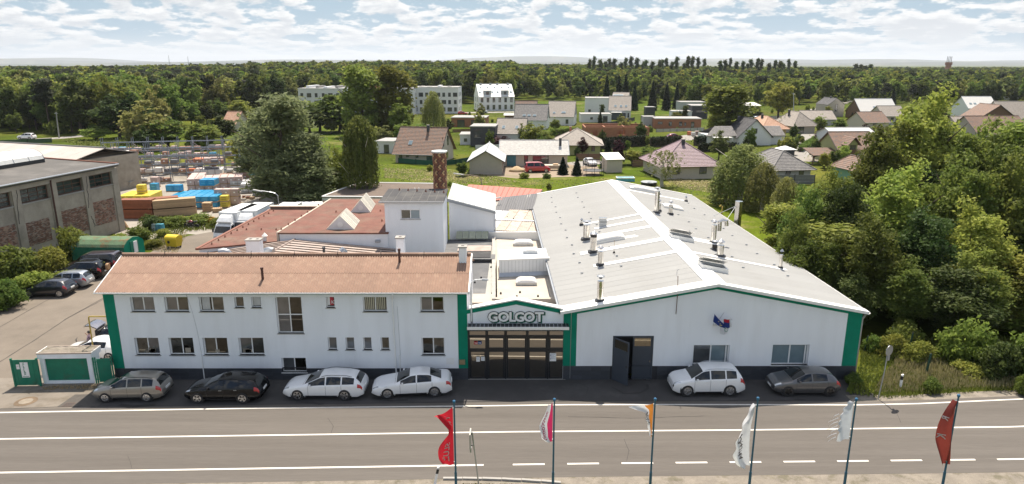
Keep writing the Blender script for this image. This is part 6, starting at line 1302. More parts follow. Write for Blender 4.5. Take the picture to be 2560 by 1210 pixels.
# ---------------------------------------------------------------- gate, gatehouse wall, gas pipe, manhole
def fpt(px,py): return G(px,py)
a=G(40,966); b=G(103,965)
gt=thing('steel_gate','green steel gate panel with white CISTIRNA sign','gate',(a.x,a.y,0),math.atan2(b.y-a.y,b.x-a.x)); gl=(b-a).length; GH=A(35,900,a.y).z
gfr=Fr((0,0,0),(1,0,0),(0,0,1),(0,-1,0))
n=6
for i in range(n): MB().fbox(gfr,gl*i/n+.004,gl*(i+1)/n-.004,.08,GH,-.02-.012*(i%2),.02-.012*(i%2)).ob('sheet_panel',green_gate,gt)
for x in (0,gl): MB().box(x-.05,x+.05,-.05,.05,0,GH+.1).ob('post',green_gate,gt)
for z in (.2,GH-.15): MB().box(0,gl,.03,.08,z-.03,z+.03).ob('rail',green_gate,gt)
sg=MB().fbox(gfr,.52,1.0,.62,GH-.16,.02,.03).ob('sign_board',white_paint,gt); MB().fbox(gfr,.27,.46,GH-.62,GH-.3,.02,.03).ob('paper_notice',plate_m,gt)
sh_=GH-.16-.62
for i,ch_ in enumerate('ČISTÍRNA'): lettering('letter',ch_,.155,Fr((.68,-.033,GH-.16-.16-i*(sh_-.22)/8),(1,0,0),(0,0,1),(0,-1,0)),green_gate,gt,.002,.004)
MB().fbox(gfr,.56,.96,.67,.70,.03,.032).ob('print_line',green_gate,gt); MB().fbox(gfr,.31,.42,GH-.42,GH-.4,.03,.032).ob('print_line',office_red,gt)
a=G(110,960); b=G(238,958); Wl=(b-a).length
ga=thing('gatehouse','low white-rendered bin enclosure with green front panel and mossy gravel top','enclosure',(a.x,a.y,0),math.atan2(b.y-a.y,b.x-a.x)); hh=A(98,884,a.y).z
MB().box(0,.28,0,.9,0,hh-.34).ob('pier',white_wall,ga); MB().box(Wl-.28,Wl,0,.9,0,hh-.34).ob('pier',white_wall,ga); MB().box(.28,Wl-.28,0,.9,0,.2).ob('base_wall',white_wall,ga)
MB().box(-.08,Wl+.08,-.06,1.05,hh-.34,hh).ob('top_beam',white_wall,ga); MB().box(.28,Wl-.28,.9,1.0,0,hh-.34).ob('back_wall',white_wall,ga)
n=2
for j in range(2):
    for i in range(2): MB().box(.28+(Wl-.56)*i/2+.003,.28+(Wl-.56)*(i+1)/2-.003,.1,.16,.2+(hh-.54)*j/2+.003,.2+(hh-.54)*(j+1)/2-.003).ob('panel',green_gate,ga)
MB().grid([[(x,y,hh+.01+.05*rng.random()) for y in np.linspace(0,1.0,7)] for x in np.linspace(-.02,Wl+.02,24)]).ob('gravel_top',gravel_m,ga)
for (y0,y1) in ((-.09,-.05),(1.03,1.07)): MB().box(-.1,Wl+.1,y0,y1,hh-.03,hh+.06).ob('edge_trim',mat('rusty_edge_trim',(.45,.36,.3),.6),ga)
for (x0,x1) in ((-.1,-.06),(Wl+.06,Wl+.1)): MB().box(x0,x1,-.05,1.03,hh-.03,hh+.06).ob('edge_trim',flash_white,ga)
a=G(247,958); b=G(287,955); g2=thing('steel_gate','plain rusty-green wicket gate between the enclosure and the office corner','gate',(a.x,a.y,0),math.atan2(b.y-a.y,b.x-a.x)); gl=(b-a).length; GH2=A(245,898,a.y).z
MB().box(.08,gl-.08,-.02,.02,.08,GH2).ob('sheet_panel',green_gate,g2)
for x in (-.12,0,gl): MB().box(x-.035,x+.035,-.035,.035,0,GH2+.12).ob('post',green_gate,g2)
for z in (.25,GH2-.2): MB().box(-.12,gl,.02,.06,z-.02,z+.02).ob('rail',green_gate,g2)
yp=mat('yellow_gas_pipe',(.46,.33,.06),.5,var=.1); Yp=41.1
t=A(221,792,Yp); bpt=A(238,905,Yp)
o=thing('gas_pipe','bent yellow gas pipe rising by the wicket gate into the office wall','pipe',(t.x,Yp,0)); MB().tube([(bpt.x-t.x,0,0),(bpt.x-t.x-.0,0,bpt.z),(0,0,t.z-.1),(.03,0,t.z),(.1,0,t.z+.02),(OX0-t.x-.02,0,t.z+.02)],.045,8).ob('pipe',yp,o); MB().lathe((OX0-t.x-.06,0,t.z+.02),[(.09,0),(.09,.05)],10,'x').ob('wall_flange',yp,o)
p=G(65,1004); o=thing('manhole_cover','round rusty manhole cover in the worn concrete apron','manhole cover',(p.x,p.y,.012)); MB().lathe((0,0,0),[(.62,0),(.6,.012),(.40,.014),(.39,.014)],24).ob('ring',mat('manhole_ring',(.13,.09,.055),.85,var=.3),o); MB().lathe((0,0,.01),[(.38,0),(.37,.012),(.01,.014)],24).ob('cover',mat('manhole_concrete',(.22,.185,.14),.8,var=.2),o)
p=G(172,1012); o=thing('drain_grate','small square iron drain grate at the road edge','drain',(p.x,p.y,.012)); MB().box(-.3,.3,-.25,.25,0,.01).ob('frame',mat('rust_iron',(.09,.06,.045),.8),o)
for i in range(5): MB().box(-.25+i*.11,-.2+i*.11,-.2,.2,.01,.016).ob('bar',dark_metal,o)
# ---------------------------------------------------------------- flagpoles along the verge
FY=25.5
def flag_grid(shape,nu=10,nv=26):
    """shape(u,v) -> local point; u from the pole outwards, v from top to bottom"""
    return [[shape(i/nu,j/nv) for j in range(nv+1)] for i in range(nu+1)]
def flagpole(px,pyt,label,top,bot,width,m_fn,texts=(),shape=None,tip=0.0,tilt=0.0):
    T=A(px,pyt,FY); t=thing('flagpole',label,'flagpole',(T.x,FY,0),0,'advertising flags along the road'); H=T.z
    MB().tube([(0,0,0),(0,0,3.0)],.058,10).ob('lower_pole',steel_blue,t); MB().tube([(0,0,3.0),(0,0,H-.05)],[.043,.034],10).ob('upper_pole',steel_blue,t); MB().lathe((0,0,H-.08),[(.05,0),(.062,.03),(.06,.1),(.02,.13)],10).ob('cap',mat('pole_cap_blue',(.03,.13,.25),.4),t)
    zt=A(px,top,FY).z; zb=A(px,bot,FY).z; L_=zt-zb
    def S(u,v): return Vector(shape(u,v,L_))+Vector((-.06,0,zt))
    P=flag_grid(S); nu=len(P)-1
    bands=m_fn if isinstance(m_fn,list) else [(0,1,m_fn)]
    for (u0,u1,m_) in bands:
        rows=P[int(round(u0*nu)):int(round(u1*nu))+1]; MB().grid(rows).ob('flag_cloth',m_,t,smooth=True)
    for (txt,size,u_,v0,vdir,m_) in texts:   # print runs down the cloth, following its folds
        def xf(c):
            v=v0+vdir*c.x/L_; u=u_+c.y/width; e=1e-3; p=S(min(max(u,0),1),min(max(v,0),1)); n=(S(min(u+.02,1),v)-S(max(u-.02,0),v)).cross(S(u,min(v+.02,1))-S(u,max(v-.02,0))); n=n.normalized() if n.length>0 else Vector((0,-1,0)); n=n if n.y<0 else -n
            return p+n*(.012+c.z)
        lettering('lettering',txt,size,None,m_,t,.001,.004,xform=xf)
    for z in (zt-.05,zb+.1): MB().lathe((-.05,0,z),[(.03,-.02),(.03,.02)],6).ob('clip',galv,t)
    return t
def cloth(name,c): return mat(name,c,.8,var=.08,scale=2.5,transl=.35)
fred=cloth('red_flag_cloth',(.52,.018,.035)); fwhite=cloth('white_flag_cloth',(.66,.66,.68)); fpink=cloth('crimson_flag_cloth',(.55,.03,.12)); forange=cloth('orange_flag_cloth',(.60,.22,.04)); fbrick=cloth('brick_red_flag_cloth',(.25,.045,.034)); fgrey=mat('flag_print_grey',(.12,.10,.09),.8); fpale=cloth('pale_print',(.62,.60,.60))
def sh_red(u,v,L):
    w_=(.78 if v<.12 else .78-.60*min(1,(v-.12)/.22)) if v<.42 else .18+.50*math.sin(min(1,(v-.42)/.5)*math.pi*.62)
    w_*=1-.25*max(0,v-.93)/.07
    return (-w_*u, -.18*math.sin(u*5+v*7)*u, -L*v*(1-.0)-.52*u*max(0,1-v*6)-.10*u*v)
flagpole(1135,1003,'flagpole with long twisted bright red flag, first of the row by the short road sign',1018,1160,.85,fred,[('SLUŽ',.40,.30,.60,.92,fpale),('V',.42,.2,.13,.9,fpale),('K',.38,.2,.24,.9,fpale)],sh_red)
def sh_pink(u,v,L):
    w_=.50*min(1,.35+v*1.2)*(1-.55*max(0,v-.88)/.12); return (-w_*u*(1-.1*math.sin(v*9)), -.12*math.sin(u*4+v*5)*u, -L*v-.12*u*(1-v)*1.2)
flagpole(1386,998,'flagpole with crimson and white flag printed in pink letters',1006,1104,.6,[(0,.4,fpink),(.4,1,fwhite)],[('novocomin',.30,.62,.20,.98,fpink)],sh_pink)
def sh_or(u,v,L):
    w_=(.40-.34*v)+.62*max(0,.14-v)/.14*u; return (-w_*u*(1+.1*math.sin(v*20)), -.1*math.sin(u*6+v*6)*u, -L*v-.18*u*(1-v))
flagpole(1638,997,'flagpole with small torn orange and white flag',1008,1092,.45,[(0,.5,forange),(.5,1,fwhite)],[('TON',.30,.62,.16,.9,fgrey)],sh_or)
def sh_wh(u,v,L):
    w_=.06+.62*math.sin(min(1,v*1.12)*math.pi*.56)+.05*math.sin(v*26); w_*=1-.5*max(0,v-.94)/.06; return (-.12*math.sin(v*math.pi)-w_*u, -.25*math.sin(u*6.5+v*3)*u, -L*v-.06*u)
flagpole(1895,995,'flagpole with long white folded flag lettered in black',1010,1164,.65,fwhite,[('VO',.36,.45,.46,.9,fgrey),('NOHA',.28,.40,.60,.95,fgrey)],sh_wh)
def sh_gr(u,v,L):
    w_=.10+.52*math.sin(min(1,v*1.5)*math.pi*.5)*(1-.15*v)+.05*math.sin(v*40)*u*(v<.8); return (-w_*u-.02, -.16*math.sin(u*5+v*4)*u, -L*v-.05*u)
fp=flagpole(2141,997,'flagpole with plain grey-white flag frayed along its free edge',1003,1098,.55,cloth('greyish_flag_cloth',(.52,.54,.58)),(),sh_gr)
for k in range(7):
    z=FY; zt=A(2141,1003,FY).z; v=.25+.08*k; MB().tube([(-.06-.6,-.05,zt-2.2*v),(-.8-.1*rng.random(),-.06,zt-2.2*v-.08),(-.86-.25*rng.random(),-.08,zt-2.2*v-.12-.1*rng.random())],[.02,.014,.005],4).ob('frayed_thread',fwhite,fp)
def sh_br(u,v,L):
    w_=.04+.55*math.sin(min(1,v*1.3)*math.pi*.55)*(1-.55*max(0,v-.6)/.4); return (-w_*u+.30*max(0,v-.45)*(1-u*.6), -.22*math.sin(u*4+v*3)*u-.08*v, -L*v-.05*u)
flagpole(2397,988,'flagpole with faded brick-red flag, last of the row',1000,1158,.6,fbrick,[('R',.34,.55,.25,.9,fpale),('K',.42,.4,.52,.9,fpale)],sh_br)
# small flags on the hall front: blue with stars, Czech, white
hf=A(1786,813,Y0); o=thing('flag_holder','wall bracket with three short flag staffs on the hall gable','flag bracket',(hf.x,Y0,hf.z)); MB().box(-.14,.14,-.06,0,-.08,.08).ob('bracket',white_paint,o)
stf=[((-.08,-.06,0),(-.20,-.55,.95)),((0,-.06,0),(.36,-.55,1.05)),((.08,-.06,0),(.88,-.6,.62))]
for a,b in stf: MB().tube([a,b],.014,6).ob('staff',galv,o)
fblue=cloth('dark_blue_flag_cloth',(.012,.035,.18)); fdred=cloth('deep_red_flag_cloth',(.40,.012,.03))
def hang(name,label,m_,pts,parts=None):
    t=thing(name,label,'flag',(hf.x,Y0,hf.z)); nu,nv=8,8; P=[]
    q=[Vector(v) for v in pts]
    for i in range(nu+1):
        u=i/nu; r=[]
        for j in range(nv+1):
            v=j/nv; p=q[0].lerp(q[1],u).lerp(q[3].lerp(q[2],u),v); r.append(p+Vector((0,.07*math.sin(u*7+v*2),-.05*math.sin(u*math.pi))))
        P.append(r)
    if parts:
        for (r0,r1,c0,c1,m2) in parts: MB().grid([r[c0:c1+1] for r in P[r0:r1+1]]).ob('flag_cloth',m2,t,smooth=True)
    else: MB().grid(P).ob('flag_cloth',m_,t,smooth=True)
    return t,P
t,P=hang('wall_flag','dark blue flag with pale stars, hanging at the hall bracket',fblue,[(-.22,-.56,.95),(.5,-.6,.25),(.55,-.6,-.02),(-.24,-.5,.42)])
for (i,j) in ((3,3),(4,4),(5,5),(4,6)):
    p=P[i][j]; MB().lathe(p+Vector((0,-.03,0)),[(.035,-.004),(.035,.004)],5,'y').ob('star',mat('star_yellow',(.6,.5,.2)),t)
hang('wall_flag','red, blue and white flag bunched at the hall bracket',fdred,[(.36,-.58,.62),(.80,-.62,.72),(.92,-.6,.10),(.45,-.6,.12)],[(0,6,0,3,fdred),(0,6,3,8,fblue),(6,8,0,8,fwhite)])
t,P=hang('wall_flag','white flag with green ring emblem hanging lowest at the hall bracket',fwhite,[(.2,-.45,.28),(.72,-.5,.12),(.70,-.5,-.36),(.28,-.45,-.40)])
MB().tube([P[6][3]+Vector((.11*math.cos(k*.5),-.04,.14*math.sin(k*.5))) for k in range(13)],.015,4).ob('emblem',green_paint,t)
# road signs seen from behind, marker posts
p=G(2195,998); tp=A(2212,862,p.y+.25); o=thing('road_sign','back of round road sign on a leaning grey post in the grass','road sign',(p.x,p.y,0),R(28)); lx=.33; MB().tube([(0,0,0),(lx*.6,-.02,1.8),(lx,.02,tp.z)],.035,8).ob('post',galv,o)
MB().lathe((lx,-.06,tp.z-.32),[(.33,0),(.33,.015),(.31,.02)],26,'y').ob('sign_disc',galv,o); MB().box(lx-.1,lx+.1,-.08,-.05,tp.z-.95,tp.z-.66).ob('sign_plate',galv,o)
for z in (.2,.45): MB().box(lx-.28,lx+.28,-.04,-.01,tp.z-z-.02,tp.z-z+.02).ob('clamp_rail',grey_metal,o)
p=G(1196,1268); tp=A(1180,1080,28.3); o=thing('road_sign','edge-on road sign on a slightly leaning grey post by the kerb','road sign',(tp.x+.22,28.3,0)); MB().tube([(.1,0,0),(-.22,0,tp.z)],.035,8).ob('post',galv,o); MB().box(-.33,-.27,-.30,.32,tp.z-.75,tp.z+.02).ob('sign_plate',mat('sign_face_edge',(.4,.38,.33),.5),o); MB().box(-.27,-.2,-.03,.03,tp.z-.12,tp.z-.06).ob('clamp',dark_metal,o); MB().box(-.27,-.2,-.03,.03,tp.z-.72,tp.z-.66).ob('clamp',dark_metal,o); MB().box(-.33,-.26,-.12,.12,tp.z-1.0,tp.z-.8).ob('sub_plate',galv,o)
def delineator(x,y,lean,label):
    o=thing('marker_post',label,'marker post',(x,y,0)); c=lambda z:(lean*z,0,z)
    MB().hexa([(-.06,-.05,0),(.06,-.05,0),(.06,.05,0),(-.06,.05,0)]+[(dx+lean*.7,dy,.7) for dx,dy in ((-.06,-.05),(.06,-.05),(.06,.05),(-.06,.05))]).ob('post',white_paint,o)
    MB().hexa([(dx+lean*.7,dy,.7) for dx,dy in ((-.062,-.052),(.062,-.052),(.062,.052),(-.062,.052))]+[(dx+lean*.95,dy,.95) for dx,dy in ((-.062,-.052),(.062,-.052),(.062,.052),(-.062,.052))]).ob('black_band',black_plastic,o); MB().hexa([(dx+lean*.95,dy,.95) for dx,dy in ((-.06,-.05),(.06,-.05),(.06,.05),(-.06,.05))]+[(dx+lean*1.06,dy,1.03+.05*(dx>0)) for dx,dy in ((-.06,-.05),(.06,-.05),(.06,.05),(-.06,.05))]).ob('cap',white_paint,o)
p=G(2249,975); delineator(p.x,p.y,.03,'white marker post standing in the long grass'); p=A(1098,1190,28.9); delineator(p.x-.25,28.9,.22,'black and white marker post leaning at the near kerb')
for i,(px,py0,py1) in enumerate(((2273,830,895),(2225,815,870),(2319,882,938),(2165,838,880))):
    b=G(px-5,py1); t=A(px,py0,b.y+.2); o=thing('fence_post',['thin dark fence post behind the shrub','dark green fence post beside the hall wall thicket','thick leaning green fence post in the dry grass','half-hidden fence post at the hall corner'][i],'fence post',(b.x,b.y,0)); MB().tube([(0,0,0),(.16,.05,t.z)],.05 if i!=2 else .075,6).ob('post',mat('dark_green_post',(.012,.05,.03),.6),o); MB().lathe((.16,.05,t.z),[(.05,0),(.02,.04)],6).ob('cap',black_plastic,o)
# iron fence behind the hall
p=G(1880,590); o=thing('iron_fence','dark iron railing fence between the hall and the thicket','fence',(22.4,60,0)); bar=MB().box(-.02,.02,-.02,.02,0,1.7).me('bar',dark_metal)
for i in range(70): link('bar',bar,o,(-.2-.026*.14*i,-3+i*.16,0))
for z in (.3,1.5): MB().box(-.4,-.1,-3,8.3,z-.02,z+.02).ob('rail',dark_metal,o)
p=G(1806,535); q=A(1806,516,70); o=thing('gas_pipe','yellow vent pipe beyond the hall eave','pipe',(q.x,70,0)); MB().tube([(0,0,0),(0,0,q.z),(-.15,0,q.z+.12),(-.3,0,q.z-.02)],.08,8).ob('pipe',yp,o); MB().lathe((0,0,q.z-1.2),[(.11,0),(.11,.08)],10).ob('flange',yp,o)

# ---------------------------------------------------------------- people
skin=mat('skin',(.42,.25,.18),.6)
def person(label,loc,rz,J,cols,hair=True,scale=1.0,group=None):
    """J: joint positions by name; one continuous skinned body"""
    top,trs,hairc=cols; t=thing('person',label,'person',loc,rz,group)
    names=list(J); V=[Vector(J[n][0])*scale for n in names]; Rr=[J[n][1]*scale for n in names]; idx={n:i for i,n in enumerate(names)}
    E=[(idx[a],idx[b]) for a,b in EDGES if a in idx and b in idx]
    me=bpy.data.meshes.new('body'); me.from_pydata(V,E,[]); o=bpy.data.objects.new('body',me); C.objects.link(o)
    md=o.modifiers.new('s','SKIN'); me.skin_vertices.new() if not me.skin_vertices else None
    for i,r in enumerate(Rr):
        sv=me.skin_vertices[0].data[i]; sv.radius=(r,r); sv.use_root=(names[i]=='pelvis')
    sb=o.modifiers.new('d','SUBSURF'); sb.levels=2; sb.render_levels=2
    dg=bpy.context.evaluated_depsgraph_get(); m2=bpy.data.meshes.new_from_object(o.evaluated_get(dg)); bpy.data.objects.remove(o)
    m2.materials.clear()
    for m_ in (skin,top,trs): m2.materials.append(m_)
    zh=J['pelvis'][0][2]*scale
    def seg(p,a,b): a,b=Vector(J[a][0])*scale,Vector(J[b][0])*scale; d=b-a; u=max(0,min(1,(p-a).dot(d)/d.length_squared)); return (p-(a+d*u)).length
    for f in m2.polygons:
        c=f.center; best=min(((seg(c,a,b)-min(J[a][1],J[b][1])*scale*.6,k) for a,b,k in ZONES),key=lambda q:q[0]); f.material_index=best[1]; f.use_smooth=True
    m2.name='body'; b=link('body',m2,t)
    h=Vector(J['head'][0])*scale; r=J['head'][1]*scale
    MB().lathe(h+Vector((.02*scale,0,.01)),[(r*.55,-r*.9),(r*1.02,-r*.3),(r*1.1,r*.3),(r*.8,r*.9),(.01,r*1.15)],14).ob('hair',hairc,t,smooth=True)
    MB().lathe(h+Vector((-r*.35,0,-.01)),[(r*.35,-r*.75),(r*.72,-r*.3),(r*.72,r*.25),(r*.3,r*.7)],12).ob('face',skin,t,smooth=True)
    for s in (-1,1): MB().lathe(h+Vector((-r*1.05,s*r*.32,r*.05)),[(.012,-.004),(.012,.004)],6,'x').ob('eye',black_plastic,t)
    MB().lathe(h+Vector((-r*1.1,0,-r*.15)),[(.006,-.02),(.018,0),(.006,.02)],6).ob('nose',skin,t)
    return t
EDGES=[('pelvis','spine'),('spine','chest'),('chest','neck'),('neck','head'),('chest','shL'),('shL','elL'),('elL','wrL'),('wrL','haL'),('chest','shR'),('shR','elR'),('elR','wrR'),('wrR','haR'),('pelvis','hiL'),('hiL','knL'),('knL','anL'),('anL','toL'),('pelvis','hiR'),('hiR','knR'),('knR','anR'),('anR','toR')]+[('ha'+s,f'f{s}{k}') for s in 'LR' for k in range(5)]
ZONES=[('pelvis','spine',2),('spine','chest',1),('chest','neck',1),('neck','head',0),('shL','elL',1),('elL','wrL',0),('wrL','haL',0),('shR','elR',1),('elR','wrR',0),('wrR','haR',0),('hiL','knL',2),('knL','anL',2),('anL','toL',2),('hiR','knR',2),('knR','anR',2),('anR','toR',2)]
def joints(elL,wrL,elR,wrR,lean=0.0,kn=(.0,.0)):
    J={'pelvis':((0,0,.95),.13),'spine':((lean*.3,0,1.12),.12),'chest':((lean*.7,0,1.34),.13),'neck':((lean*.9,0,1.50),.055),'head':((lean-.01,0,1.64),.095)}
    for s,y,el,wr in (('L',.19,elL,wrL),('R',-.19,elR,wrR)):
        J['sh'+s]=((lean*.75,y,1.40),.065); J['el'+s]=(el,.045); J['wr'+s]=(wr,.032); d=(Vector(wr)-Vector(el)).normalized(); h=Vector(wr)+d*.08; J['ha'+s]=(tuple(h),.034)
        sd=d.cross(Vector((0,1,0))); sd=sd.normalized() if sd.length>.1 else Vector((1,0,0))
        for k in range(5):
            q=h+d*(.085 if k else .03)+sd*((k-2.5)*.02 if k else .05); J[f'f{s}{k}']=(tuple(q),.009)
    for s,y in (('L',.1),('R',-.1)): J['hi'+s]=((0,y,.88),.09); J['kn'+s]=((-.03-kn[0],y*1.1,.49),.058); J['an'+s]=((.02-kn[1],y*1.15,.09),.042); J['to'+s]=((-.16-kn[1],y*1.25,.035),.035)
    return J
drk=mat('dark_hair',(.012,.01,.009),.6); pinkt=mat('pink_shirt',(.55,.36,.40),.8); blk=mat('black_trousers',(.012,.012,.014),.85); blu=mat('blue_work_shirt',(.05,.12,.2),.8); wht=mat('white_shirt',(.6,.6,.6),.8)
p=G(222,890); person('person in pink top and black trousers, hand raised, behind the open tailgate',(p.x+.1,p.y+.35,0),0.0,joints((-.22,.24,1.18),(-.36,.2,1.38),(-.10,-.26,1.10),(-.28,-.2,1.02),-.06,(.04,.0)),(pinkt,blk,drk))
for (px,py,lb,cl) in ((1306,411,'person in white shirt at the bungalow door, arms lowered',(wht,mat('brown_trousers',(.1,.06,.04)),drk)),(1317,412,'person in blue work clothes walking past the bungalow window',(blu,blu,drk)),(1326,412,'person in dark clothes bending behind the red van',(wht,blk,drk))):
    q=G(px,py); person(lb,(q.x,q.y,0),rng.uniform(-1,1),joints((-.02,.27,1.14),(-.1,.27,.90),(-.02,-.27,1.14),(-.12,-.26,.92),-.1 if 'bending' in lb else 0.0),cl)
p=G(192,880); o=thing('kick_scooter','black folding scooter standing by the person at the tailgate','scooter',(p.x,p.y,0),.3); MB().tube([(0,0,.1),(.1,0,.95)],.025,6).ob('stem',black_plastic,o); MB().tube([(.1,-.25,.97),(.1,.25,.97)],.02,6).ob('handlebar',black_plastic,o); MB().box(0,.75,-.07,.07,.1,.14).ob('deck',black_plastic,o)
for x in (-.02,.8): MB().lathe((x,0,.1),[(.01,-.025),(.1,-.025),(.1,.025),(.01,.025)],12,'y').ob('wheel',rubber,o)
# ---------------------------------------------------------------- the village: one thing per house
def tile_roof_mat(n,c,c2,**k): return mat(n,c,.75,var=.14,scale=3.0,fine=.12,bscale=9,second=c2,sscale=2.0,slo=.45,shi=.6,**k)
RM=dict(brown=tile_roof_mat('brown_clay_tile',(.22,.13,.09),(.16,.12,.10)),grey=tile_roof_mat('grey_concrete_tile',(.13,.125,.125),(.19,.18,.17)),pale=tile_roof_mat('pale_grey_tile',(.42,.41,.39),(.5,.49,.46)),taupe=tile_roof_mat('taupe_tile',(.27,.24,.21),(.33,.29,.25)),orange=tile_roof_mat('orange_tile',(.46,.26,.17),(.52,.33,.23)),slate=tile_roof_mat('dark_slate_tile',(.045,.045,.05),(.08,.08,.085)),white=mat('white_metal_roof',(.62,.61,.58),.5,var=.05),pinkmix=mat('mottled_pink_tile',(.185,.115,.12),.6,var=.2,scale=8,fine=.2,second=(.26,.185,.215),sscale=5,slo=.45,shi=.55),flat=mat('flat_grey_roof',(.30,.29,.28),.8,var=.1,scale=.3))
WM=dict(white=mat('house_white',(.70,.70,.68),.85,var=.04,rnd=.05),cream=mat('house_cream',(.52,.46,.38),.85,var=.05),beige=mat('house_beige',(.40,.36,.31),.85,var=.05),grey=mat('house_grey',(.42,.42,.42),.85,var=.05),yellow=mat('house_yellow',(.50,.38,.20),.85,var=.05),olive=mat('house_olive_yellow',(.42,.40,.18),.85,var=.05),lime=mat('house_lime',(.38,.38,.17),.85,var=.05),green=mat('house_mint',(.20,.38,.26),.85,var=.05),dark=mat('house_dark_clinker',(.055,.055,.06),.8,var=.2,fine=.1),brown=mat('house_brown_wood',(.16,.09,.055),.8,var=.15),brick=mat('raw_orange_brick',(.34,.15,.085),.9,var=.14,scale=1.5,fine=.12,bscale=6,rnd=.05))
wf_d=anthracite
def slope(mb,e0,e1,r1,r0,lift=.05,course=.36):
    e0,e1,r1,r0=(Vector(v) for v in (e0,e1,r1,r0)); L_=((e0+e1)/2-(r0+r1)/2).length; n=max(3,int(L_/course)); nrm=(e1-e0).cross(r0-e0).normalized(); nrm=nrm if nrm.z>0 else -nrm
    for i in range(n):
        a,b=i/n,(i+1)/n; p,q=e0.lerp(r0,a)+nrm*lift,e1.lerp(r1,a)+nrm*lift; s,t=e1.lerp(r1,min(1,b)),e0.lerp(r0,min(1,b)); s=s+nrm*.008; t=t+nrm*.008
        mb.poly(p,q,s,t); mb.poly(p-nrm*(lift+.02),q-nrm*(lift+.02),q,p)
    mb.poly(r0-nrm*.06,r1-nrm*.06,e1-nrm*.06,e0-nrm*.06)
def house(label,pl,pr,py,d,eave,ridge,style,wall,roof,rz=0.0,wins=(),oh=.4,chim=None,name='house',extra=None,sky=(),cat='house',group=None,floors=None,frame=None):
    a=G(pl,py); b=G(pr,py); w_=abs((b-a).dot(Vector((1,0,0))))/max(.5,math.cos(rz)); c=a if rz>=0 else a
    # near corner keeps its place on the ground
    base=a if rz>=0 else b-Vector((math.cos(rz)*w_,math.sin(rz)*w_,0))
    t=thing(name,label,cat,(base.x,base.y,0),rz,group); wm=WM[wall]; rm=RM[roof]
    mb=MB()
    if style=='gx':   # ridge along the front
        mb.prism([(0,0,0),(w_,0,0),(w_,d,0),(0,d,0)],[(0,0,eave),(w_,0,eave),(w_,d,eave),(0,d,eave)])
        for x in (0.0,w_): mb.poly((x,0,eave),(x,d,eave),(x,d/2,ridge-.1)) if x else mb.poly((x,d,eave),(x,0,eave),(x,d/2,ridge-.1))
    elif style=='gy':
        mb.prism([(0,0,0),(w_,0,0),(w_,d,0),(0,d,0)],[(0,0,eave),(w_,0,eave),(w_,d,eave),(0,d,eave)])
        mb.poly((0,0,eave),(w_,0,eave),(w_/2,0,ridge-.1)); mb.poly((w_,d,eave),(0,d,eave),(w_/2,d,ridge-.1))
    else: mb.prism([(0,0,0),(w_,0,0),(w_,d,0),(0,d,0)],[(0,0,eave),(w_,0,eave),(w_,d,eave),(0,d,eave)])
    mb.ob('wall',wm,t)
    rb=MB(); k=(ridge-eave)/((d if style in('gx','hip') else w_)/2) if ridge>eave else 0; ez=eave-oh*k
    if style=='gx': slope(rb,(-oh*.7,-oh,ez),(w_+oh*.7,-oh,ez),(w_+oh*.7,d/2,ridge),(-oh*.7,d/2,ridge)); slope(rb,(w_+oh*.7,d+oh,ez),(-oh*.7,d+oh,ez),(-oh*.7,d/2,ridge),(w_+oh*.7,d/2,ridge))
    elif style=='gy': slope(rb,(-oh,d+oh*.7,ez),(-oh,-oh*.7,ez),(w_/2,-oh*.7,ridge),(w_/2,d+oh*.7,ridge)); slope(rb,(w_+oh,-oh*.7,ez),(w_+oh,d+oh*.7,ez),(w_/2,d+oh*.7,ridge),(w_/2,-oh*.7,ridge))
    elif style=='hip':
        e=[(-oh,-oh,ez),(w_+oh,-oh,ez),(w_+oh,d+oh,ez),(-oh,d+oh,ez)]; h=min(w_,d)/2
        r0,r1=((h,d/2,ridge),(w_-h,d/2,ridge)) if w_>=d else ((w_/2,h,ridge),(w_/2,d-h,ridge))
        if w_>=d: slope(rb,e[0],e[1],r1,r0); slope(rb,e[1],e[2],r1,r1); slope(rb,e[2],e[3],r0,r1); slope(rb,e[3],e[0],r0,r0)
        else: slope(rb,e[0],e[1],r0,r0); slope(rb,e[1],e[2],r1,r0); slope(rb,e[2],e[3],r1,r1); slope(rb,e[3],e[0],r0,r1)
        hp=MB()
        for a_,b_ in ((e[0],r0),(e[3],r0 if w_>=d else r1),(e[1],r1 if w_>=d else r0),(e[2],r1),(r0,r1)):
            if (Vector(a_)-Vector(b_)).length>.1: hp.tube([Vector(a_)+Vector((0,0,.06)),Vector(b_)+Vector((0,0,.06))],.09,5)
        hp.ob('hip_cap',rm,t)
    elif style=='flat': rb.box(-.12,w_+.12,-.12,d+.12,eave,eave+.22); 
    elif style=='mono': rb.prism([(-oh,-oh,eave),(w_+oh,-oh,eave),(w_+oh,d+oh,ridge),(-oh,d+oh,ridge)],[(-oh,-oh,eave+.12),(w_+oh,-oh,eave+.12),(w_+oh,d+oh,ridge+.12),(-oh,d+oh,ridge+.12)])
    rb.ob('roof',rm,t)
    if style in('gx',):
        MB().tube([(-oh*.7,d/2,ridge+.06),(w_+oh*.7,d/2,ridge+.06)],.1,6).ob('ridge_cap',rm,t); MB().tube([(-oh*.6,-oh-.06,ez),(w_+oh*.6,-oh-.06,ez)],.07,6).ob('gutter',grey_metal,t)
        for x in (-oh*.7,w_+oh*.7): MB().tube([(x,-oh,ez),(x,d/2,ridge)],.07,4).ob('verge_board',dark_metal if roof not in('white','pale') else galv,t)
    if style=='gy':
        MB().tube([(w_/2,-oh*.7,ridge+.06),(w_/2,d+oh*.7,ridge+.06)],.1,6).ob('ridge_cap',rm,t)
        for s,x in ((0,-oh),(1,w_+oh)): MB().tube([(x,-oh*.72,ez),(w_/2,-oh*.72,ridge)],.07,4).ob('verge_board',dark_metal,t)
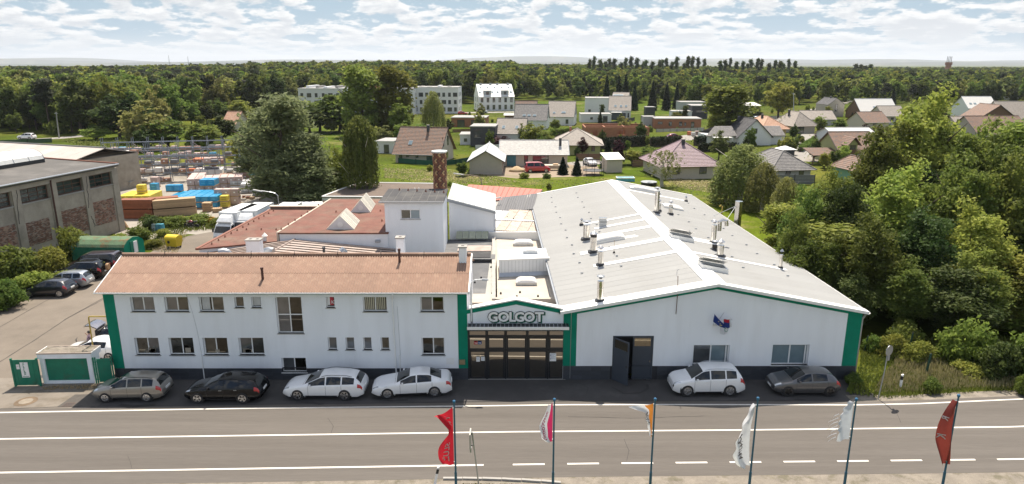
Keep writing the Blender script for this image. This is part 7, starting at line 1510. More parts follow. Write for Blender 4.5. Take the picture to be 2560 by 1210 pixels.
    if style=='flat': MB().box(-.16,w_+.16,-.17,-.12,eave+.02,eave+.26).ob('roof_edge_trim',flash_white if wall!='dark' else galv,t)
    faces={'f':Fr((0,0,0),(1,0,0),(0,0,1),(0,-1,0)),'r':Fr((w_,0,0),(0,1,0),(0,0,1),(1,0,0)),'l':Fr((0,d,0),(0,-1,0),(0,0,1),(-1,0,0))}
    for wv in wins:
        fc,fx_,z,ww,wh=wv[:5]; fr=faces[fc]; W=w_ if fc=='f' else d; a_=W*fx_-ww/2
        o=window(t,fr,a_,a_+ww,z,z+wh,2 if ww>1.1 else 1,1,-.05,fm=frame or wf_d,gm=glass_dark,ft=.07,name='door' if z<.15 else 'window'); MB().fbox(fr,a_-.05,a_+ww+.05,z-.05,z,0,.1).ob('sill',galv,o)
    for (fx_,fz,ww,wh) in sky:   # roof windows on the front slope
        if style!='gx': continue
        p0=Vector((w_*fx_,-oh+(d/2+oh)*fz,ez+(ridge-ez)*fz)); dv=Vector((0,d/2+oh,ridge-ez)).normalized(); fr=Fr(p0,(1,0,0),dv); o=MB().fbox(fr,-ww/2-.06,ww/2+.06,-wh/2-.06,wh/2+.06,.05,.13).ob('roof_window',grey_metal,t); MB().fbox(fr,-ww/2,ww/2,-wh/2,wh/2,.13,.14).ob('pane',glass_blue,o)
    if chim: 
        cx_,cy_,ch_=chim; o=MB().box(w_*cx_-.25,w_*cx_+.25,d*cy_-.25,d*cy_+.25,eave,ridge+ch_).ob('chimney',WM['dark'] if wall not in('olive','lime') else WM['brick'],t); MB().box(w_*cx_-.3,w_*cx_+.3,d*cy_-.3,d*cy_+.3,ridge+ch_,ridge+ch_+.08).ob('chimney_cap',concrete,o)
    if extra: extra(t,w_,d)
    return t
def box_on(t,x0,x1,y0,y1,z0,z1,m,nm): return MB().box(x0,x1,y0,y1,z0,z1).ob(nm,m,t)
house('cream gabled house with brown-grey tiled roof and dark eaves above the green mesh fence',985,1098,410,9.5,2.5,6.9,'gx','cream','brown',R(-13),[('f',.12,.9,.7,1.0),('f',.28,1.2,.6,.9),('f',.5,1.1,.55,1),('f',.78,.6,1.2,1.3),('r',.3,3.2,.9,1.9),('r',.62,3.2,.9,1.9),('r',.55,.5,1,1.6),('r',.25,.1,1.0,2.1)],.75,(.62,.42,.5),sky=((.30,.42,.7,1.0),))
house('dark clinker two-storey cube house with flat roof',1176,1238,366,8,4.7,4.7,'flat','dark','flat',R(-4),[('f',.3,2.2,1.6,1.9),('f',.75,.8,.8,.6),('r',.6,2.4,1.2,1.3)])
house('white house with striped grey tiled roof next to the dark cube house',1238,1312,362,9,2.8,6.2,'gx','white','taupe',R(-8),[('f',.3,.8,1,1.2),('r',.5,3.6,.8,1.2)],.2,sky=((.25,.42,.7,1),(.7,.42,.7,1)))
def wing(t,w_,d):
    # front wing of the L with its own gable
    W=6.0; D=10.5; mb=MB(); x0=-5.4; mb.prism([(x0,-D,0),(x0+W,-D,0),(x0+W,1,0),(x0,1,0)],[(x0,-D,2.5),(x0+W,-D,2.5),(x0+W,1,2.5),(x0,1,2.5)]); mb.poly((x0,-D,2.5),(x0+W,-D,2.5),(x0+W/2,-D,4.15)); mb.ob('wing_wall',WM['beige'],t)
    rb=MB(); slope(rb,(x0+W+.5,-D-.4,2.3),(x0+W+.5,2,2.3),(x0+W/2,4,4.3),(x0+W/2,-D-.4,4.3)); slope(rb,(x0-.5,4,2.3),(x0-.5,-D-.4,2.3),(x0+W/2,-D-.4,4.3),(x0+W/2,4,4.3)); rb.ob('wing_roof',tile_pale,t); MB().tube([(x0+W/2,-D-.4,4.4),(x0+W/2,4,4.4)],.1,5).ob('ridge_cap',tile_pale,t)
    for s in (-.5,W+.5): MB().tube([(x0+s,-D-.42,2.3),(x0+W/2,-D-.42,4.3)],.08,4).ob('verge_board',dark_metal,t)
    fr=Fr((x0+W,-D,0),(0,1,0),(0,0,1),(1,0,0)); window(t,fr,1.2,2.2,.9,2.1,1,1,-.05,fm=WM['brown'],gm=glass_dark); window(t,fr,6.6,7.7,.9,2.1,2,1,-.05,fm=WM['brown'],gm=glass_dark)
    MB().box(1.2,3.0,-.1,-.02,.05,2.3).ob('blue_sheet_door',mat('teal_sheet_door',(.05,.18,.22),.5),t)
    for i in range(6): MB().hexa([(1+i*.25-3,-D+3+i*.8,.0),(1.9+i*.25-3,-D+3+i*.8,0),(1.9+i*.25-3,-D+3.3+i*.8,0),(1+i*.25-3,-D+3.3+i*.8,0)]+[(1+i*.25-3,-D+3+i*.8,.5),(1.9+i*.25-3,-D+3+i*.8,.4),(1.9+i*.25-3,-D+3.3+i*.8,.4),(1+i*.25-3,-D+3.3+i*.8,.5)]).ob('stacked_scaffold',galv,t)
house('unfinished pale-roofed L-shaped bungalow with blue sheet door and bare walls',1252,1418,416,8.5,2.6,4.7,'gx','cream','pale',R(-1),[('f',.38,.6,.8,1.7),('f',.6,.1,3.2,2.0),('r',.5,.9,.9,1.2)],.55,(.9,.3,.6),extra=wing)
house('white gabled house with dark striped roof in front of the new houses',1285,1366,324,10,3.0,7.4,'gx','white','grey',R(-8),[('r',.35,3.3,.8,2.0),('r',.65,3.3,.8,2.0),('f',.5,.8,1,1.1)],.25,sky=((.3,.3,.9,.7),(.45,.3,.9,.7),(.62,.3,.9,.7)))
house('white gabled house with pale taupe roof and slim gable windows',1368,1434,314,11,3.0,7.6,'gx','white','taupe',R(-10),[('r',.4,3.2,.7,2.0),('r',.62,3.2,.7,2.0),('f',.75,.6,.9,1.4)],.25,sky=((.25,.25,.8,.7),(.6,.28,1.3,.8)))
house('small house with brown roof behind the dark-striped white house',1287,1340,300,8,2.8,6.6,'gx','white','brown',R(-6),[('r',.5,3.2,.8,1.4)],.3)
house('cubic white flat-roofed house with a plain wall behind the grey gable house',1464,1531,285,10,6.2,6.2,'flat','white','flat',R(-4),[('f',.15,.8,1,1),('f',.9,3.6,.6,1.4)])
def lean(t,w_,d): box_on(t,.8,w_*.78,-2.2,0,0,2.6,anth_panel,'porch'); box_on(t,.9,w_*.6,-2.4,.0,2.62,2.72,flash_white,'porch_roof')
house('white gabled house with light grey roof and dark front porch by the field',1522,1576,299,11,3.4,8.2,'gx','white','taupe',R(-9),[('r',.4,3.9,.8,1.4),('r',.65,3.9,.8,1.4),('r',.35,.2,1,2.2),('r',.72,.2,1.8,2.2),('f',.9,.8,.6,1.6)],.2,sky=((.3,.3,.8,.9),(.55,.3,.8,.9),(.78,.3,.8,.9)),extra=lean)
def solar(t,w_,d):
    dv=Vector((w_/2,0,5.0-0)).normalized()
house('white house with solar panels on its roof at the wood edge',1528,1566,281,10,4.6,8.0,'gx','white','taupe',R(-20),[('r',.5,4,.8,1.2)],.2,sky=((.35,.55,4.2,2.4),))
house('low white flat-roofed garage row before the gabled houses',1452,1528,306,7,2.7,2.7,'flat','white','flat',0,[('f',.35,1,.9,.8),('f',.8,.1,1.6,2.1)],name='garage',cat='garage')
def shellx(t,w_,d):
    for (x0,x1,y0,y1) in ((w_*.3,w_*.3+.3,.3,d*.6),(w_*.62,w_*.62+.3,d*.3,d-.3),(.3,w_*.6,d*.5,d*.5+.3),(w_*.62,w_-.3,d*.45,d*.45+.3)): box_on(t,x0,x1,y0,y1,0,2.9,WM['brick'],'inner_wall')
a=G(1463,345); b=G(1622,345)
sh_=thing('brick_house_shell','roofless orange brick house shell under construction with open rooms','house',(a.x,a.y,0),R(-1)); w_=b.x-a.x; d=11.5
for nm,(x0,x1,y0,y1) in (('front_wall',(0,w_,0,.35)),('back_wall',(0,w_,d-.35,d)),('side_wall',(0,.35,.35,d-.35)),('side_wall',(w_-.35,w_,.35,d-.35))):
    mb=MB()
    if nm=='front_wall':
        fr=Fr((0,0,0),(1,0,0),(0,0,1),(0,-1,0)); hs=[(w_*.12,w_*.12+1.2,0,2.2),(w_*.26,w_*.26+.9,1,2.2),(w_*.5,w_*.5+2.2,.9,2.2),(w_*.78,w_*.78+1,.0,2.2)]; wall_holes(mb,fr,0,w_,0,3,hs,.35); mb.box(0,w_,.34,.35,2.95,3.0); wall_holes(mb,Fr((w_,.35,0),(-1,0,0),(0,0,1),(0,1,0)),0,w_,0,3,[(w_-h[1],w_-h[0],h[2],h[3]) for h in hs],.01); mb.poly((0,0,3),(w_,0,3),(w_,.35,3),(0,.35,3))
    else: mb.box(x0,x1,y0,y1,0,3-.2*(nm=='side_wall'))
    mb.ob(nm,WM['brick'],sh_)
shellx(sh_,w_,d)
for i in range(5):
    q=G(1470+i*8+(i>2)*105,352+i%2*3); pallet(q.x,q.y,0,('pink','orange','white','pink','orange')[i],f'{("pink","orange","white-wrapped","second pink","small orange")[i]} brick pallet before the brick house shell','brick pallets at the building site',1.0)
for i,(px,py) in enumerate(((1723,338),(1733,340),(1742,337))): q=G(px,py); pallet(q.x,q.y,0,('orange','white','pink')[i],f'{("orange","white","pink")[i]} material pallet at the street corner by the brick bungalow','brick pallets at the street corner',1.1)
house('long low brick bungalow with flat white-edged roof, not yet rendered',1637,1752,322,8,3.0,3.0,'flat','brick','flat',R(-3),[('f',.12,1.4,1.5,.8),('f',.34,.9,1.0,1.3),('f',.56,.9,1.0,1.3),('f',.66,1,.6,1),('f',.82,.1,1,2.1),('r',.3,.8,.9,1.3),('r',.7,.8,.9,1.3)])
house('dark modern flat-roofed house with slit window next to the round poplar',1729,1768,297,10,4.6,4.6,'flat','dark','flat',R(-3),[('f',.55,2.4,3.4,.7)])
house('low white wing with flat roof left of the dark modern house',1680,1729,297,6,2.6,2.6,'flat','white','flat',R(-3),[('f',.5,1,.8,.8)],name='garage',cat='garage')
house('pale flat-roofed villa behind the dark modern house',1700,1762,284,8,4.5,4.5,'flat','grey','flat',0,[('f',.2,.2,1.4,2.2),('f',.7,.8,1,1)])
house('grey sheet container beside the brick bungalow',1608,1636,318,4,3.2,3.2,'flat','grey','flat',0,[('f',.6,.3,.6,.5)],name='container',cat='container')
house('dark site hut with white tarpaulin front beyond the brick bungalow',1614,1637,291,4,3.4,3.4,'flat','dark','flat',0,[('f',.5,.1,3,1.6)],name='site_hut',cat='hut')
house('flat-roofed brick garage pair, unfinished, near the apartment blocks',1128,1215,318,9,2.9,2.9,'flat','brick','flat',R(-4),[('f',.28,.1,2.4,2.2),('f',.68,.1,2.4,2.2)],name='garage',cat='garage')
house('small brown garden hut left of the white gable house',1262,1288,305,4,2.2,2.6,'mono','brown','pale',0,[('f',.5,.8,.8,.8)],name='garden_hut',cat='hut')
house('olive-yellow bungalow with wide grey hipped roof behind the purple tree',1385,1500,388,11,2.6,5.4,'hip','olive','taupe',R(-5),[('f',.15,.9,.9,1.3),('f',.6,.8,1,1.4),('f',.85,.9,.8,1.2)],.8,(.35,.6,.3))
house('bungalow with mottled purple-pink hipped roof behind the bare birch',1655,1800,449,11,2.7,6.2,'hip','cream','pinkmix',R(7),[('f',.72,.9,1.3,1.2),('f',.25,.9,1.2,1.2),('r',.5,.9,1,1.2)],.7,(.5,.4,.3))
house('small white garden shed with bright pitched roof on the lawn',1517,1556,432,3.4,2.4,3.2,'mono','cream','white',R(9),[('r',.65,.1,.7,1.9),('r',.25,1.2,.4,.7)],.35,name='garden_shed',cat='shed')
def wings12(t,w_,d):
    for (x0,x1) in ((-7.5,0),(w_,w_+4.2)):
        rb=MB(); mb=MB(); mb.box(x0,x1,1.5,8.5,0,2.5); slope(rb,(x0-.5,1.0,2.3),(x1,1.0,2.3),(x1,5,4.4),(x0+(3 if x0<0 else 0),5,4.4)); slope(rb,(x1,9,2.3),(x0-.5,9,2.3),(x0+(3 if x0<0 else 0),5,4.4),(x1,5,4.4))
        mb.ob('side_wing',WM['white'],t); rb.ob('wing_roof',RM['grey'],t)
    box_on(t,-6.5,-1.8,-.8,1.4,2.0,2.12,flash_white,'terrace_roof')
    for x in (-6.4,-1.9): box_on(t,x,x+.12,-.7,-.58,0,2.0,flash_white,'terrace_post')
house('white house with steep dark gable to the front and grey side wings',1845,1928,364,10,2.4,6.4,'gy','white','slate',R(4),[('f',.5,3.0,.9,1.2),('f',.3,.6,1,1.3)],.5,(.35,.8,.2),extra=wings12)
house('yellow bungalow with orange hipped roof and solar panel',1905,1969,342,11,2.5,5.3,'hip','yellow','orange',R(12),[('r',.3,.2,.8,2.0),('r',.6,.8,.6,1.3),('f',.5,.6,3,1.5)],.9,(.4,.5,.5))
house('bungalow with grey hipped roof and carport behind the orange roof',1984,2040,334,11,2.6,6.0,'hip','beige','taupe',R(10),[('f',.3,.1,2.4,2.1),('r',.4,.8,.8,1.3)],.8,(.3,.6,.4))
house('low building with long plain grey-beige gable roof',2010,2088,314,9,2.2,4.6,'gx','grey','taupe',R(-2),[('f',.4,.6,1,1.1)],.4)
house('narrow beige house with dark gable roof at the field path',2068,2110,292,9,4.6,7.0,'gy','beige','slate',R(6),[('f',.5,2.0,.9,2.8),('r',.5,1,.8,1.4)],.12,(.5,.5,.5))
house('house with very bright white metal roof and brown front by the field',2152,2245,299,11,2.6,7.2,'gx','brown','white',R(3),[('f',.1,.1,2.2,2),('f',.5,.8,1,1.2)],.5,sky=((.42,.4,.9,1),(.58,.4,.9,1),(.72,.42,.8,.8)))
house('house with plain taupe roof in front of the white metal roof',2206,2265,308,9,2.6,5.6,'gx','cream','taupe',R(3),[('f',.4,.7,1,1.2)],.4)
house('small house with dark brown tiled roof between the purple shrubs',2160,2225,325,9,2.5,5.2,'gx','cream','brown',R(8),[('f',.4,.8,1,1.2)],.5)
house('low grey slate-roofed bungalow behind the birch and grey fence',1930,2030,456,11,2.4,4.9,'hip','grey','grey',R(8),[('f',.4,.8,.9,1.1),('f',.75,.8,.9,1.1)],.7)
def chalet(t,w_,d):
    mb=MB(); mb.prism([(w_*.18,-.05,2.5),(w_*.42,-.05,2.5),(w_*.42,3,2.5),(w_*.18,3,2.5)],[(w_*.18,-.05,4.2),(w_*.42,-.05,4.2),(w_*.42,3,4.2),(w_*.18,3,4.2)]); mb.poly((w_*.18,-.05,4.2),(w_*.42,-.05,4.2),(w_*.30,-.05,5.2)); mb.ob('dormer',WM['lime'],t)
    r=MB(); slope(r,(w_*.12,3.5,3.9),(w_*.12,-.7,3.9),(w_*.30,-.7,5.6),(w_*.30,3.5,5.6)); slope(r,(w_*.48,-.7,3.9),(w_*.48,3.5,3.9),(w_*.30,3.5,5.6),(w_*.30,-.7,5.6)); r.ob('dormer_roof',RM['brown'],t)
    fr=Fr((0,-.05,0),(1,0,0),(0,0,1),(0,-1,0)); window(t,fr,w_*.22,w_*.38,2.6,4.0,3,1,-.05,fm=WM['brown'],gm=glass_dark,name='balcony_door'); box_on(t,w_*.17,w_*.43,-1.0,-.06,2.3,2.42,WM['brown'],'balcony'); 
    for i in range(10): box_on(t,w_*.18+i*w_*.026,w_*.18+i*w_*.026+.16,-1.0,-.95,2.42,3.2,WM['brown'],'balcony_slat')
    r=MB(); slope(r,(-6,-.6,2.0),(0,-.6,2.0),(0,4,3.0),(-6,4,3.0)); r.ob('carport_roof',RM['brown'],t)
    for x in (-5.8,-3,-.3): box_on(t,x,x+.16,-.3,-.14,0,2.1,WM['brown'],'carport_post')
    box_on(t,w_*.2,w_*.4,-.04,0.0,0,2.1,WM['brown'],'garage_door')
house('lime-yellow chalet with brown tiled roof, dormer balcony and side carport',2098,2196,412,10,2.6,6.1,'gx','lime','brown',R(4),[('f',.62,.1,1.1,2.1),('f',.85,.8,1,1.2),('r',.4,.8,1.3,1.4),('r',.6,3.2,1,1.4)],.7,extra=chalet)
house('small mint-green outbuilding with brown hipped roof by the thicket',2134,2186,458,6,2.4,4.2,'hip','green','brown',R(10),[('f',.6,.4,1,1.6)],.5,name='outbuilding',cat='outbuilding')
house('mint-green house with white window half hidden in the trees',2240,2330,475,8,3.4,5.2,'hip','green','brown',R(6),[('f',.52,1.6,1.3,1.5)],.4,frame=white_frame)
house('white house with bright sheet roof and roof windows at the far right',2420,2490,294,11,3.6,7.6,'gx','white','white',R(-3),[('f',.3,.8,1,1.3)],.3,sky=((.15,.4,.8,.8),(.3,.4,.8,.8),(.85,.35,.8,.8)))
house('house with brown boarded gable end and shallow roof',2450,2532,326,10,4.0,7.6,'gy','brown','brown',R(-4),[('f',.5,1.2,1.2,1.3)],.6)
house('grey-white gabled house at the right edge with tan roof',2505,2590,322,11,3.4,8.2,'gx','white','taupe',R(-6),[('f',.3,3.0,1,1.2)],.4)
house('brown-roofed bungalow partly behind the tall tree',2400,2452,346,10,2.4,5.6,'gx','beige','taupe',R(3),[('f',.4,.7,.9,1.2)],.5)
house('large grey-brown roofed house at the right edge behind trees',2440,2580,360,11,2.8,6.6,'gx','beige','brown',R(4),[('f',.4,.7,.9,1.2)],.5)
house('pale-roofed hall behind the chalet, mostly roof',2082,2190,372,9,3.2,4.6,'gx','white','white',R(2),[('f',.4,1,1,1)],.4)
house('little house with red-orange roof deep among the trees',555,592,330,7,2.6,5.8,'gx','cream','orange',R(-12),[('f',.5,1,.8,1)],.4)
house('white half-timber-free garden house wall shell next to the cream house',938,985,384,7,2.6,2.6,'flat','white','flat',R(-10),[('f',.6,.1,1.2,1.9)],name='garage',cat='garage')
house('white low caravan-like annex behind the dark cube house',1150,1178,362,7,2.4,2.4,'flat','white','flat',0,[('f',.5,.8,.8,.8)],name='garage',cat='garage')
house('pale flat garage with slanted end left of the tall round poplar',1862,1900,283,7,3.0,3.9,'mono','white','white',R(4),[('f',.4,1.2,1.2,.6)],name='garage',cat='garage')
house('light lean-to roof by the path, low and long',2395,2424,244,8,2.2,3.4,'mono','brown','orange',0,[('f',.4,.6,1,1)],name='outbuilding',cat='outbuilding'); house('bright low shed roof at the far right trees',2518,2545,250,8,2.4,3.8,'mono','white','white',0,[('f',.4,.6,1,1)],name='outbuilding',cat='outbuilding')
# apartment blocks
def apart(label,pl,pr,py,d,H,rz,cols,rows,skip=(),extra=None):
    ws=[]
    for j in range(rows):
        for i in range(cols):
            if (i,j) in skip: continue
            ws.append(('f',(i+.5)/cols,.9+j*2.95,1.1 if (i+j)%3 else 1.8,1.6))
    for j in range(rows): ws.append(('r',.3,.9+j*2.95,1.0,1.6)); ws.append(('r',.7,.9+j*2.95,1.2,1.6))
    return house(label,pl,pr,py,d,H,H,'flat','white','flat',rz,ws,name='apartment_block',cat='apartment block',extra=extra)
def roofstuff(t,w_,d):
    for i in range(int(w_/4)): x=2+i*4; z0=10.3; box_on(t,x,x+rng.uniform(.6,2),rng.uniform(1,d*.5),rng.uniform(d*.55,d-1),z0,z0+rng.uniform(.3,.9),rng.choice((concrete,white_paint,WM['brick'],RM['flat'])),'roof_unit')
apart('long white flat-roofed apartment block behind the tall trees',745,1035,287,18,10.1,R(-3),16,3,extra=roofstuff)
apart('white four-storey apartment block with small dark windows, right of the tall trees',1032,1146,284,14,10.4,R(-2),8,3,extra=roofstuff)
def dorm(t,w_,d):
    for k in (.25,.75):
        box_on(t,w_*k-1.6,w_*k+1.6,1.0,5.5,6.2,8.7,galv,'dormer'); fr=Fr((0,1.0,0),(1,0,0),(0,0,1),(0,-1,0)); window(t,fr,w_*k-.6,w_*k+.6,6.4,8.2,1,1,-.05,fm=wf_d,gm=glass_dark)
    for k in (.12,.4,.6,.9): box_on(t,w_*k-.5,w_*k+.5,d/2-.4,d/2+.4,10,11.6,galv,'chimney')
tt=[]
for j in range(2):
    for i in range(6): tt.append(('f',(i+.5)/6,.7+3*j,1.1,1.9))
for z in (1,3.8): tt+= [('l',.3,z,.8,1.8),('l',.65,z,.8,1.8)]
ta=house('white terrace with dazzling pitched roof, dormers and dark windows',1198,1286,278,14,6.1,11.2,'gx','white','white',R(12),tt,.15,name='terrace_block',cat='apartment block',extra=dorm,sky=((.05,.35,.9,1.2),(.4,.35,.9,1.2),(.55,.35,.9,1.2),(.93,.35,.9,1.2),(.1,.72,.7,.9),(.3,.72,.7,.9),(.5,.72,.7,.9),(.7,.72,.7,.9),(.9,.72,.7,.9)))
# far landmarks
d=A(2345,192,820); o=thing('far_white_building','distant white block among the woods on the skyline slope','building',(d.x-6,820,0)); MB().box(-8,8,0,12,0,d.z+3).ob('wall',WM['white'],o); fr=Fr((-8,0,0),(1,0,0),(0,0,1),(0,-1,0))
for i in range(5): window(o,fr,1.5+i*3,3+i*3,d.z-1,d.z+1.2,1,1,-.05,fm=wf_d,gm=glass_dark)
d=A(2373,152,1000); o=thing('brick_tower','distant brick tower with aerials on the skyline','tower',(d.x,1000,0)); MB().lathe((0,0,0),[(5,0),(3.6,d.z-6),(4.6,d.z-5),(4.6,d.z-2)],14).ob('shaft',WM['brick'],o)
for x in (-3,-1,1,3): MB().tube([(x,0,d.z-2),(x,0,d.z+6)],.35,5).ob('aerial',dark_metal,o)
for px,pt in ((421,138),(469,141)): d=A(px,pt,1500); o=thing('radio_mast',f'thin radio mast on the forest skyline, {"left" if px<450 else "right"} of two','mast',(d.x,1500,0)); MB().tube([(0,0,0),(0,0,d.z)],[.8,.35],5).ob('mast',grey_metal,o)
# utility poles and pylon with wires
for (px,py,pt,lb,m_) in ((148,345,280,'leaning concrete power pole by the country lane',concrete),(1984,310,232,'pale lamp post on the field path beyond the orange roof',galv),(1727,262,248,'small street lamp at the wood edge',galv)):
    b=G(px,py); t=A(px-8 if px<200 else px,pt,b.y); o=thing('utility_pole',lb,'pole',(b.x,b.y,0)); MB().tube([(0,0,0),(t.x-b.x,0,t.z)],[.2,.12],7).ob('pole',m_,o); MB().box(t.x-b.x-.5,t.x-b.x+.5,-.06,.06,t.z-.4,t.z-.28).ob('cross_arm',galv,o)
b=G(2120,252); o=thing('lattice_pylon','grey lattice power pylon at the wood edge right of the path','pylon',(b.x,b.y,0)); H=A(2120,208,b.y).z
for sx in (-1,1):
    for sy in (-1,1): MB().tube([(sx*1.1,sy*1.1,0),(sx*.3,sy*.3,H)],.09,4).ob('leg',galv,o)
for i in range(7):
    z0,z1=H*i/7,H*(i+1)/7; r0,r1=1.1-.8*i/7,1.1-.8*(i+1)/7; MB().tube([(-r0,-r0,z0),(r1,-r1,z1)],.05,4).tube([(r0,-r0,z0),(-r1,-r1,z1)],.05,4).ob('bracing',galv,o)
for k,z in enumerate((H-.3,H-1.6,H-2.9)): MB().box(-2,2,-.1,.1,z-.1,z+.1).ob('cross_arm',galv,o)
for k,z in enumerate((H-.3,H-1.6,H-2.9)):
    w=thing('power_line',f'thin power line sagging towards the right edge, {("top","middle","lowest")[k]} wire','power line',(b.x,b.y,0)); MB().tube([(2+i*7.0,-i*1.6,z-3.5*math.sin(math.pi*i/16)*.6) for i in range(17)],.05,4).ob('wire',dark_metal,w)
# garden bits
p=G(1483,437); o=thing('trampoline','netted trampoline on the lawn beside the conifers','trampoline',(p.x,p.y,0)); MB().lathe((0,0,.8),[(1.9,0),(1.9,.08),(.01,.09)],24).ob('mat',black_plastic,o)
for i in range(8):
    a=2*math.pi*i/8; MB().tube([(1.9*math.cos(a),1.9*math.sin(a),0),(1.9*math.cos(a),1.9*math.sin(a),2.6)],.04,5).ob('leg',dark_metal,o)
for z in (1.2,1.7,2.2,2.6): MB().tube([(1.85*math.cos(2*math.pi*i/16),1.85*math.sin(2*math.pi*i/16),z) for i in range(17)],.02,4).ob('net_ring',dark_metal,o)
p=G(1563,452); o=thing('paddling_pool','turquoise paddling pool on the lawn','pool',(p.x,p.y,0)); MB().box(-1.5,1.5,-.9,.9,0,.55).ob('tub',mat('pool_blue',(.12,.42,.5),.4),o); MB().box(-1.4,1.4,-.8,.8,.55,.56).ob('water',mat('pool_water',(.25,.5,.55),.05),o); MB().tube([(-1.5,-.9,.58),(1.5,-.9,.58),(1.5,.9,.58),(-1.5,.9,.58),(-1.5,-.9,.58)],.1,6).ob('rim',white_paint,o)
p=G(1622,462); o=thing('round_tub','dark round tub half sunk in the grass near the bare birch','tub',(p.x,p.y,0)); MB().lathe((0,0,0),[(1.3,0),(1.35,.5),(1.2,.55),(1.1,.3)],20).ob('tub',black_plastic,o); MB().lathe((0,0,.45),[(1.3,0),(1.38,.06),(1.3,.12)],20).ob('rim',grey_metal,o)
p=G(1960,396); o=thing('garden_canopy','white fabric garden canopy over dark walls by the street','canopy',(p.x,p.y,0),R(8)); MB().box(-1.6,1.6,-1.2,1.2,0,2.0).ob('side_wall',anth_panel,o); MB().prism([(-2,-1.5,2.0),(2,-1.5,2.0),(2,1.5,2.0),(-2,1.5,2.0)],[(-.2,-.1,2.7),(.2,-.1,2.7),(.2,.1,2.7),(-.2,.1,2.7)]).ob('canopy_roof',white_paint,o)
p=G(1352,434); o=thing('sand_heap','pale sand heap on the building site','heap',(G(1292,428).x,G(1292,428).y,0)); MB().lathe((0,0,0),[(1.6,0),(1.1,.45),(.5,.85),(.05,1.0)],16).ob('heap',mat('sand',(.46,.34,.2),.95),o,smooth=True)
o=thing('boat','small cream boat parked behind the red van','boat',(G(1385,425).x,G(1385,425).y,0)); MB().prism([(-1.5,-.4,.3),(1.3,-.4,.3),(1.3,.4,.3),(-1.5,.4,.3)],[(-2.2,-.8,1),(1.5,-.8,1),(1.5,.8,1),(-2.2,.8,1)]).ob('hull',mat('boat_cream',(.55,.5,.4),.5),o); MB().box(-.2,.8,-.5,.5,1,1.2).ob('seat',wood,o)
# fences
def fence(label,pix,H,m,step=2.5,panel=True,name='garden_fence',slats=1):
    ps=[G(*q) for q in pix]; o=thing(name,label,'fence',(ps[0].x,ps[0].y,0),world=True)
    for a,b in zip(ps,ps[1:]):
        L_=(b-a).length; n=max(1,int(L_/step)); u=(b-a)/n; d=(b-a).normalized()
        for i in range(n+1): q=a+u*i; MB().box(q.x-.05,q.x+.05,q.y-.05,q.y+.05,0,H+.1).ob('post',dark_metal if m is not green_gate else green_gate,o)
        for i in range(n):
            fr=Fr(a+u*i,d,(0,0,1)); 
            for j in range(slats): MB().fbox(fr,.06,L_/n-.06,.08+(H-.08)*j/slats,.05+(H-.05)*(j+1)/slats-.02,-.02,.02).ob('panel',m,o)
    return o
fence('green mesh screen fence below the cream house',[(996,408),(1040,412),(1098,416),(1140,412),(1178,405)],1.1,mat('green_screen',(.012,.075,.05),.8),3)
fence('grey panel fence behind the droopy birch',[(1800,462),(1870,466),(1935,462),(2035,462)],1.7,mat('grey_fence_panel',(.16,.165,.17),.7),2.5,slats=3)
fence('brown board fence below the olive bungalow',[(1440,402),(1500,402)],1.5,WM['brown'],2.5,slats=3); fence('brown fence right of the garden shed',[(1580,418),(1625,415)],1.4,WM['brown'],2.5,slats=3)
fence('dark fence along the street by the canopy',[(1968,392),(1982,372),(1990,352)],1.3,dark_metal,2.5,slats=3); fence('dark wooden fence behind the brick shell',[(1480,322),(1540,312),(1586,302)],1.3,WM['dark'],3)
fence('rusty brown fence before the chalet drive',[(2057,418),(2110,422),(2150,425)],1.5,WM['brown'],2.5,slats=3); fence('green wire-like fence along the country lane',[(0,362),(70,360),(130,357)],1.2,mat('thin_green_mesh',(.05,.10,.05),.8),3.5)
for i,(x0,y0,x1,y1,lb) in enumerate(((1188,373,1262,371,'between the dark cube house and the bungalow'),(1320,354,1420,351,'behind the leafy tree by the striped roof'),(1462,322,1478,321,'at the left end of the brick shell'),(1640,331,1760,327,'before the brick bungalow'),(1792,372,1842,374,'left of the steep dark gable'),(1880,353,1958,346,'before the orange hipped roof'),(2072,331,2150,327,'behind the bright ball tree'),(2160,316,2250,312,'before the white metal roof'),(2062,377,2096,374,'left of the chalet'),(1132,332,1200,329,'before the brick garages'),(1602,301,1680,300,'by the site hut'),(1862,302,1960,297,'by the slanted garage'),(2420,313,2520,318,'before the brown gable end'),(1300,300,1360,297,'behind the dark striped roof'))):
    c=('white','brown','dark','grey')[i%4]; fence(f'low {c} garden fence {lb}',[(x0,y0),(x1,y1)],(1.0,1.4,1.2)[i%3],WM[c],2.2,slats=2)
# ---------------------------------------------------------------- trees: trunk and limbs, crowns of leaf-sized faces
LM=dict(paleolive=leafmat('leaf_pale_willow',(.10,.13,.045),(.22,.25,.10),.5),mid=leafmat('leaf_mid_green',(0.075,0.126,0.012),(0.181,0.220,0.022),.5),dark=leafmat('leaf_dark_green',(0.031,0.060,0.012),(.078,.105,.017),.45),light=leafmat('leaf_yellow_green',(0.142,0.194,0.015),(0.275,0.298,0.029),.5),olive=leafmat('leaf_olive_grey',(0.122,0.151,0.032),(0.239,0.248,0.057),.5),willow=leafmat('leaf_willow',(0.068,0.096,0.014),(0.167,0.177,0.029),.5),pine=leafmat('needle_bluish',(.026,.038,.018),(.065,.075,.034),.35),spruce=leafmat('needle_dark',(.010,.022,.008),(.032,.05,.017),.3),purple=leafmat('leaf_purple',(.025,.008,.012),(.075,.025,.028)),bright=leafmat('leaf_bright_green',(.085,.13,.008),(.20,.25,.022),.5),dry=leafmat('leaf_dry_grass',(.20,.165,.07),(.36,.29,.13)),grassy=leafmat('grass_blade_green',(.065,.095,.005),(.155,.17,.016)))
